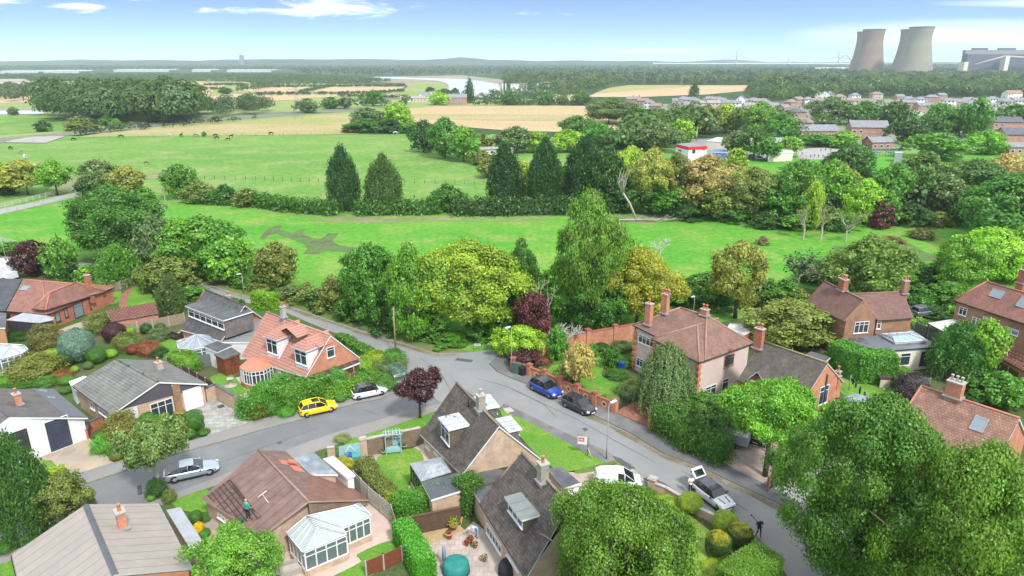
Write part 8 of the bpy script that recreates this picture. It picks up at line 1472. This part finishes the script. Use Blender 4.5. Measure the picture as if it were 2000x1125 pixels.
# cooling towers
COOL = plain('tower_concrete', (.215,.165,.125),.95,.12,.02, c2=(.13,.11,.09), thr=(.5,.7), sc2=.012); COOL2 = plain('green_grey_concrete', (.235,.225,.165),.95,.12,.02, c2=(.15,.14,.11), thr=(.52,.7), sc2=.012); SOOT = plain('soot_stain', (.15,.135,.12),.95,.25,.03)
def ctower(label, cx, bw, tw, top, base, D):
 d = ray(cx, 121); x = d[0] / d[1] * D; s = F / (D * math.cos(PITCH)); zt = CH - (top - 120.5) * D / F * 1.0; zt = CH + (120.5 - top) * D / F * 1.12 * .9; zb = max(CH - (base - 120.5) * D / F, 0); rb, rt = bw / 2 * D / F * 1.06, tw / 2 * D / F * 1.06; t = thing('cooling_tower', label, 'cooling tower', (x, D, 0),0, 'cooling towers of the power station')
 pr = []; H = zt
 for i in range(25): f = i / 24; z = f * H; r_ = np.interp(f, [0,.2,.45,.72,.85,1],[rb, rb * .86, rb * .725, rt * .93, rt * .93, rt]); pr.append((r_, z))
 b = MB(); rs = [b.vs([(r_ * math.cos(2 * math.pi * j / 48), r_ * math.sin(2 * math.pi * j / 48), z) for j in range(48)]) for r_, z in pr + [(pr[-1][0] - 1.2, H),(pr[-2][0] - 1.5, H - 8)]]
 for i in range(len(rs) - 1):
  for j in range(48): b.f.append((rs[i] + j, rs[i] + (j + 1) % 48, rs[i + 1] + (j + 1) % 48, rs[i + 1] + j)); b.m.append(0); b.sm.append(True); b.uv.append([(0,0)] * 4)
 b.build('shell', COOL2 if 'right front' in label else COOL, t); b = MB(); b.tube([((pr[-1][0] + .3) * math.cos(2 * math.pi * j / 48),(pr[-1][0] + .3) * math.sin(2 * math.pi * j / 48), H - .5) for j in range(49)],.9,5); b.build('rim', plain('tower_rim', (.12,.11,.10),.9), t)
ctower('left front cooling tower with a dark stained band', 1698,56,36,65,138,2000); ctower('left rear cooling tower, mostly hidden behind its stained neighbour', 1687,50,35,69,136,2280); ctower('right front cooling tower, pale green-grey and nearest', 1789,62,39,61,138,1880); ctower('right rear cooling tower behind the pale green-grey one', 1772,54,37,65,137,2150)
# coal-fired station block
D = 1900
def SX(px_, D=D): d = ray(px_, 121); return d[0] / d[1] * D
def SZ(py_, D=D): return CH + (120.5 - py_) * D / F * 1.05
t = thing('power_station', 'long dark power station boiler house on the horizon at the right edge', 'power station', (SX(1950), D, 0)); X0 = SX(1950)
b = MB(); b.prism([(SX(1888) - X0,0),(SX(2100) - X0,0),(SX(2100) - X0,24),(SX(1888) - X0,24)],0, SZ(108)); b.build('turbine_hall', plain('slate_cladding', (.09,.10,.13),.8,.1,.02), t)
b = MB(); b.prism([(SX(1886) - X0,8),(SX(2100) - X0,8),(SX(2100) - X0,22),(SX(1886) - X0,22)], SZ(108), SZ(101)); b.build('upper_storey', plain('grey_cladding', (.22,.22,.21),.8,.1,.02), t)
for a, c in ((1902,1932),(1953,1987)): b = MB(); b.prism([(SX(a) - X0,15),(SX(c) - X0,15),(SX(c) - X0,21),(SX(a) - X0,21)], SZ(101), SZ(97.5)); b.build('roof_house', plain('slate_cladding', (.09,.10,.13),.8,.1,.02), t)
b = MB(); b.tube([(SX(1895) - X0,-20, SZ(126)),(SX(1950) - X0,-20, SZ(112)),(SX(2040) - X0,-20, SZ(116))],3,6); b.build('conveyor', CONC, t); b = MB(); b.prism([(SX(1948) - X0,-30),(SX(1956) - X0,-30),(SX(1956) - X0,-12),(SX(1948) - X0,-12)],0, SZ(111)); b.build('transfer_tower', CREAM, t); b = MB(); b.prism([(SX(1882) - X0,-5),(SX(1890) - X0,-5),(SX(1890) - X0,20),(SX(1882) - X0,20)],0, SZ(121)); b.build('side_tower', CREAM, t)
# long bridge
D2 = 4200; t = thing('cable_stayed_bridge', 'long low cable-stayed bridge on the horizon left of the cooling towers', 'bridge', (SX(1450, D2), D2,0)); X0 = SX(1450, D2); b = MB(); b.box(((SX(1275, D2) + SX(1690, D2)) / 2 - X0,0, SZ(131, D2) + 25),(SX(1690, D2) - SX(1275, D2),20,6)); b.build('deck', plain('deck_concrete', (.55,.55,.53),.8), t)
for x, tp in ((1438,100),(1540,113),(1637,102)):
 b = MB(); b.tube([(SX(x, D2) - X0,0,0),(SX(x, D2) - X0,0, SZ(tp, D2))],[5,3],8); b.build('tower', CONC, t); b = MB(); [b.bar((SX(x, D2) - X0,0, SZ(tp, D2) - 8 - k * 6),(SX(x, D2) - X0 + s_ * (40 + k * 32),0, SZ(131, D2) + 27),.7) for k in range(1,6) for s_ in (-1,1)]; b.build('cables', METAL, t)
D3 = 5200; t = thing('arch_bridge', 'faint pale arch bridge behind the cable-stayed one', 'bridge', (SX(1650, D3), D3,0)); X0 = SX(1650, D3); b = MB(); b.tube([(SX(1632 + i * 3.4, D3) - X0,0, SZ(131 - 17 * math.sin(math.pi * i / 10), D3) + 20) for i in range(11)],4,6); b.build('arch', CONC, t); b = MB(); b.box((0,0, SZ(131, D3) + 22),(SX(1680, D3) - SX(1610, D3),14,5)); b.build('deck', CONC, t)
b = MB(); D4 = 2600; b.prism([(SX(1607, D4), D4),(SX(1665, D4), D4),(SX(1665, D4), D4 + 60),(SX(1607, D4), D4 + 60)],0,16); tag(b.build('warehouse', plain('white_shed', (.66,.67,.68),.6,.05)), 'long white warehouse at the foot of the left cooling towers', 'warehouse'); b = MB(); b.prism([(SX(1570, D4), D4),(SX(1604, D4), D4),(SX(1604, D4), D4 + 60),(SX(1570, D4), D4 + 60)],0,9); tag(b.build('warehouse', plain('white_shed', (.66,.67,.68),.6,.05)), 'lower white warehouse left of the long one', 'warehouse')
b = MB(); D4 = 5000; b.prism([(SX(468, D4), D4),(SX(475, D4), D4),(SX(475, D4), D4 + 25),(SX(468, D4), D4 + 25)],0,78); b.box((SX(471.5, D4), D4 + 12,80),(12,12,5)); tag(b.build('tower_block', plain('tower_block', (.16,.17,.18),.8)), 'dark tower block on the horizon at the left', 'tower block')
for a, c, y, s_ in ((0,75,144, 'pale glasshouse roof strip at the far left edge'),(85,155,143, 'pale glasshouse roof strip, second from the left'),(222,330,140.5, 'longest pale glasshouse roof strip in the far left fields'),(375,412,140.5, 'short pale glasshouse roof strip in the distance'),(443,530,141, 'pale glasshouse roof strip furthest right')):
 g0, g1 = G(a, y), G(c, y); b = MB(); n = 8; Lx = g1[0] - g0[0]
 for i in range(n): x0, x1 = g0[0] + Lx * i / n, g0[0] + Lx * (i + 1) / n; b.poly([(x0, g0[1],0),(x1, g0[1],0),(x1, g0[1],7),((x0 + x1) / 2, g0[1],9),(x0, g0[1],7)]); b.poly([(x0, g0[1],7),((x0 + x1) / 2, g0[1],9),((x0 + x1) / 2, g0[1] + 80,9),(x0, g0[1] + 80,7)]); b.poly([((x0 + x1) / 2, g0[1],9),(x1, g0[1],7),(x1, g0[1] + 80,7),((x0 + x1) / 2, g0[1] + 80,9)])
 tag(b.build('glasshouse', plain('glasshouse_glass', (.40,.43,.44),.4,.05)), s_, 'glasshouse')
# ---- far woods: countless crowns, one mass each ----
def wood(name, polys, spacing, h, s, col, seed=1, label=None, jit=.5, ncard=70, cap=9000, kind='stuff'):
 r = np.random.default_rng(seed); pts = []
 for px_ in polys:
  g = np.array([G(*p)[:2] for p in px_]); lo, hi = g.min(0), g.max(0); area = abs(sum(g[i][0] * g[(i + 1) % len(g)][1] - g[(i + 1) % len(g)][0] * g[i][1] for i in range(len(g)))) / 2
  n = int(min(area / spacing ** 2, cap)); c = 0; tries = 0
  while c < n and tries < 60:
   q = lo + r.random((n * 2 + 10,2)) * (hi - lo); ins = np.zeros(len(q), bool); j = len(g) - 1
   for i in range(len(g)): k = ((g[i][1] > q[:, 1]) != (g[j][1] > q[:, 1])) & (q[:, 0] < (g[j][0] - g[i][0]) * (q[:, 1] - g[i][1]) / (g[j][1] - g[i][1] + 1e-9) + g[i][0]); ins ^= k; j = i
   pts.append(q[ins][:n - c]); c += len(pts[-1]); tries += 1
 P = np.concatenate(pts); n = len(P); hh = h * r.uniform(.6,1.25, n); rr_ = hh * r.uniform(.38,.6, n); m = ncard
 d = r.normal(0,1,(n, m, 3)); d /= np.linalg.norm(d, axis=2)[:, :, None]; d[:, :, 2] = np.where(d[:, :, 2] < -.35,-d[:, :, 2], d[:, :, 2]); bump = 1 + .22 * np.sin(d[:, :, 0] * 5 + P[:, :1]) * np.sin(d[:, :, 1] * 5 + P[:, 1:])
 C = d * bump[:, :, None] * np.stack([rr_, rr_, hh * .48],1)[:, None, :]; C[:, :, 2] += hh[:, None] * .52; C[:, :, 0] += P[:, 0, None]; C[:, :, 1] += P[:, 1, None]
 C = C.reshape(-1,3); C[:, 2] = np.maximum(C[:, 2],.2); dd = d.reshape(-1,3) + np.array([0,0,.2]); V = cards(C, dd, np.repeat(rr_ * s, m),.8,.35, r); o = link(name, qmesh(name, V, LEAF), None); o.color = (*col, 1); return tag(o, kind=kind)
HZ = (.06,.11,.045)
wood('woodland', [[(-700,138),(300,138),(560,138),(600,146),(720,149),(800,150),(900,148),(1000,148),(1300,145),(2700,143),(2700,130),(-700,130)]],26,13,.7, HZ, 1, ncard=30, cap=16000)
wood('woodland', [[(-300,148),(560,146),(700,152),(770,160),(640,168),(500,168),(480,162),(-300,157)]],13,5.5,.6,(.07,.13,.035),2, ncard=44)
wood('woodland', [[(990,150),(1300,148),(1700,142),(2400,142),(2400,158),(1800,160),(1460,166),(1200,167),(1140,186),(1000,182),(985,165)]],13,11,.32,(.075,.14,.035),3, ncard=120, cap=8000)
wood('woodland', [[(1455,184),(1490,166),(1800,160),(2300,158),(2300,186),(1900,190),(1700,188),(1560,196),(1520,205),(1470,195)]],11,12,.24,(.08,.15,.032),4, ncard=250)
wpoly = [[(990,150),(1300,148),(1700,142),(2400,142),(2300,186),(1900,190),(1700,188),(1560,196),(1490,190),(1470,168),(1200,166),(1140,180),(1000,182)]]
wood('woodland', wpoly, 26,14,.3,(.13,.175,.04),31, ncard=150, cap=1500); wood('woodland', wpoly, 30,14.5,.3,(.035,.08,.035),32, ncard=150, cap=1200); wood('woodland', [[(-500,139),(700,139),(800,149),(1300,147),(1300,139),(2400,137),(2400,131),(-500,131)]],60,17,.5,(.10,.15,.05),33, ncard=40, cap=2500)
wood('copse', [[(95,236),(100,224),(360,212),(385,218),(380,240),(240,246),(120,240)]],8.5,20,.125,(.075,.145,.03),5, ncard=1000)
wood('copse', [[(370,232),(380,220),(525,214),(525,222),(420,232)]],9,11,.15,(.065,.12,.03),6, ncard=600)
wood('scrub', [[(-100,175),(80,172),(90,186),(40,200),(-100,190)],[(130,178),(200,176),(200,186),(120,190)],[(440,184),(520,168),(560,168),(470,184)],[(645,214),(800,200),(800,208),(720,214)]],15,8,.5,(.075,.13,.04),7, ncard=70)
wood('estate_shrubs', [[(1240,222),(1330,208),(1540,226),(1560,262),(1480,260),(1400,236),(1330,228)],[(1560,240),(1700,214),(2000,216),(2050,262),(1950,250),(1800,262),(1700,250),(1640,264),(1590,250)]],27,7,.34,(.085,.16,.032),8, ncard=120)
wood('thicket', [[(1200,395),(1430,392),(1560,394),(1800,388),(2100,362),(2100,400),(1850,425),(1500,430),(1200,410)]],8.5,8,.26,(.06,.125,.022),9, ncard=230)
wood('thicket', [[(1230,262),(1330,258),(1440,252),(1560,262),(1590,280),(1500,268),(1400,262),(1340,278),(1260,300),(1200,300)]],10,12,.28,(.085,.165,.028),10, ncard=190)
wood('hedgerow', [[(500,185.5),(720,183.5),(720,185),(500,187.5)],[(725,183),(790,178),(792,180),(725,185.5)],[(490,170.8),(790,168.7),(790,169.8),(490,171.8)],[(580,182),(645,169),(650,170),(590,183)],[(400,166.5),(485,166),(485,167.3),(400,168)],[(360,175.3),(440,174.5),(440,176),(360,176.8)],[(925,204.5),(1150,203.5),(1150,206.5),(925,207)],[(150,263),(500,233),(500,235),(150,266)],[(660,188),(800,192),(800,194),(660,190)]],4.2,3.4,.7,(.05,.09,.03),11, ncard=30)
wood('riverside_shrubs', [[(850,204),(900,190),(1000,190),(1150,186),(1150,192),(1060,204),(925,205)]],17,8,.4,(.08,.15,.035),12, ncard=90)
# distinct trees of the far fields
for sh, x, y, t, w, c, s_ in [('round', 598,222,193,40, 'gg', 'solitary round tree left of the nearest pylon hedge'),('round', 646,214,190,34, 'mg', 'round tree on the field hedge right of the nearest pylon'),('round', 672,212,192,24, 'gg', 'smaller round tree on the field hedge, next right'),('round', 730,208,178,36, 'mg', 'large round hedge tree above the lime copse'),('tall', 840,190,170,18, 'dg', 'dark poplar left of the yellow riverside willow'),('round', 856,206,180,32, 'lime', 'yellow-green weeping willow beside the brick farmhouse'),('round', 868,190,174,28, 'dg', 'dark tree behind the yellow-green willow'),('cone', 917,202,160,18, 'dg', 'tall dark fir beside the brick farmhouse'),('round', 889,192,172,16, 'dg', 'dark tree showing behind the farmhouse roof'),('round', 1068,206,180,26, 'mg', 'dark round tree at the field hedge, centre'),('round', 1100,206,187,20, 'gg', 'small round hedge tree right of the dark one'),('round', 1136,206,182,34, 'mg', 'round twin hedge tree near the huge willow'),('round', 995,206,180,32, 'mg', 'round tree by the masts'),('cone', 1356,188,165,18, 'dg', 'dark conifer-like tree on the upland field edge'),('round', 342,170,160,16, 'dg', 'small dark field oak, left of three'),('round', 391,178,167,18, 'dg', 'small dark field oak, middle of three'),('round', 440,184,171,24, 'dg', 'small dark field oak, right of three'),
 ('bush', 83,258,236,26, 'dg', 'dark pair of bushes in the green field at the left'),('bush', 160,256,238,58, 'ol', 'long olive bush beside the embankment'),('bush', 155,248,228,50, 'gg', 'grey-green bush behind the long olive one'),('bush', 226,248,232,18, 'lg', 'light green bush on the embankment'),('bush', 208,246,226,26, 'mg', 'rounded bush left of the light green embankment bush'),('bush', 300,240,226,24, 'gg', 'round bush before the copse on the embankment'),('round', 25,226,210,18, 'gg', 'small tree on the creek bank at the left'),('bush', 72,200,188,26, 'mg', 'round tree by the stubble field at the far left'),('bush', 398,267,257,8, 'mg', 'tiny bush on the far fence line'),
 ('round', 1420,262,204,60, 'yg', 'yellow-green tree above the school, left of centre'),('round', 1380,264,208,66, 'ol', 'olive tree above the school'),('round', 1335,262,206,70, 'gg', 'broad grey-green tree above the straw field corner'),('round', 1330,282,234,48, 'lime', 'bright green tree just left of the red-edged school block'),('round', 1285,300,240,76, 'gg', 'grey-green tree left of the bright green one'),('tall', 1485,268,198,54, 'lg', 'tall light green tree right of the yellow-green school tree'),('round', 1525,280,222,60, 'g', 'fresh green tree left of the long hall'),('open', 1440,308,258,46, 'gg', 'pale grey-green tree in the school yard'),('open', 1475,312,254,56, 'mg', 'dark green tree in the school yard'),('open', 1500,316,270,46, 'g', 'fresh green tree at the school yard front'),('open', 1545,306,268,46, 'lg', 'light green tree beside the playground'),('round', 1625,245,190,84, 'gg', 'big grey-green tree beyond the slate-roofed house'),('round', 1690,246,200,54, 'mg', 'dark green tree right of the big grey-green village tree'),('tall', 1745,258,200,50, 'dg', 'dark tall tree behind the slate-roofed house end'),('round', 1775,284,232,66, 'dg', 'dark round tree right of the brick outbuilding'),('tall', 1832,268,202,62, 'g', 'large green tree in the middle of the village'),('tall', 1912,272,194,44, 'g', 'tall poplar-like tree in the village'),('tall', 1880,268,204,60, 'g', 'green tree left of the tall poplar-like one'),('round', 1832,316,258,100, 'g', 'wide green tree at the sports field edge, right'),('round', 1930,305,255,72, 'lg', 'olive-green round tree before the dark roofed village house'),('round', 1600,288,262,60, 'g', 'green tree before the long hall'),('round', 1650,292,258,50, 'lg', 'light green tree left of the slate-roofed house'),('round', 1670,340,280,60, 'mg', 'dark tree at the left end of the sports field'),('round', 1985,245,205,60, 'mg', 'dark tree above the slate roof at the right edge'),('round', 1915,168,150,26, 'pu', 'dark purple tree in the woods near the power station'),('round', 1895,186,164,36, 'lg', 'light round tree at the wood edge, right'),
 ('tall', 1440,330,290,40, 'yg', 'yellowing tree left of the sports field'),('round', 1560,345,318,60, 'g', 'green treetop at the near edge of the sports field')]: tree(sh, x, y, t, w, c, s_)
# hills on the horizon
def hills(name, D, prof, depth, mat):
 b = MB(); xs = np.linspace(-700,2700,120); r = np.random.default_rng(int(D)); z = [SZ(np.interp(x, [a for a, _ in prof],[c for _, c in prof]), D) for x in xs]; z = [max(a, 2) * (1 + .05 * math.sin(i * 1.3) + .03 * r.normal()) for i, a in enumerate(z)]
 rings = [b.vs([(SX(x, D), D + o_, max(zz * f, -.5)) for x, zz in zip(xs, z)]) for o_, f in ((-depth, -.1),(-depth * .6,.45),(-depth * .25,.85),(0,1),(depth * .6,.5),(depth, -.1))]
 for i in range(5):
  for j in range(119): b.f.append((rings[i] + j, rings[i] + j + 1, rings[i + 1] + j + 1, rings[i + 1] + j)); b.m.append(0); b.sm.append(True); b.uv.append([(0,0)] * 4)
 tag(b.build(name, mat), kind='structure')
MH = ground('wooded_hill', (.015,.035,.02),(.03,.055,.028),(.08,.11,.05),.004,.012,.03)
hills('hills', 5600,[(-700,122),(0,120),(150,119),(300,118.5),(420,118),(470,117),(540,116),(700,118),(800,118),(860,117),(890,113.5),(925,113.5),(945,118),(1060,119),(1200,119),(1280,120),(1400,120.5),(1450,122),(1560,124),(2700,123)],500, MH)
hills('far_hills', 7600,[(-700,119),(0,121),(150,117),(250,118),(340,117.5),(420,120),(560,118),(640,116),(800,116.5),(860,119),(1200,121),(1330,121),(1420,117),(1440,117),(1500,121),(2700,122)],500, MH)
big('hazy_field', [(40,131),(200,130.5),(190,132),(60,132.5)],.8, M_straw); big('hazy_field', [(-100,128.5),(120,128),(110,129),(-100,129.6)],.9, M_hay); big('hazy_field', [(300,133),(420,132.6),(430,134),(310,134.2)],.7, M_hay)
wood('hill_woodland', [[(-500,129.6),(1350,129.6),(1350,127.6),(-500,127.6)]],46,16,.8,(.07,.12,.05),21, ncard=22, cap=5000)
wood('distant_woodland', [[(1700,139),(2300,139),(2300,136),(1700,136)]],22,20,.6,(.09,.15,.045),22, ncard=40, cap=2500)
# haze
b = MB(); b.prism([(-8950,-350),(8950,-350),(8950,8950),(-8950,8950)],-1,190); b.poly([(-8950,-350,-1),(-8950,8950,-1),(8950,8950,-1),(8950,-350,-1)])
m = bpy.data.materials.new('haze_air'); m.use_nodes = True; m.node_tree.nodes.remove(m.node_tree.nodes['Principled BSDF']); v = N(m.node_tree, 'ShaderNodeVolumePrincipled'); v.inputs['Color'].default_value = (.78,.90,1,1); v.inputs['Density'].default_value = .0001; v.inputs['Anisotropy'].default_value = .2; L(m.node_tree, v.outputs[0], m.node_tree.nodes['Material Output'].inputs['Volume'])
tag(b.build('haze', m), kind='stuff')
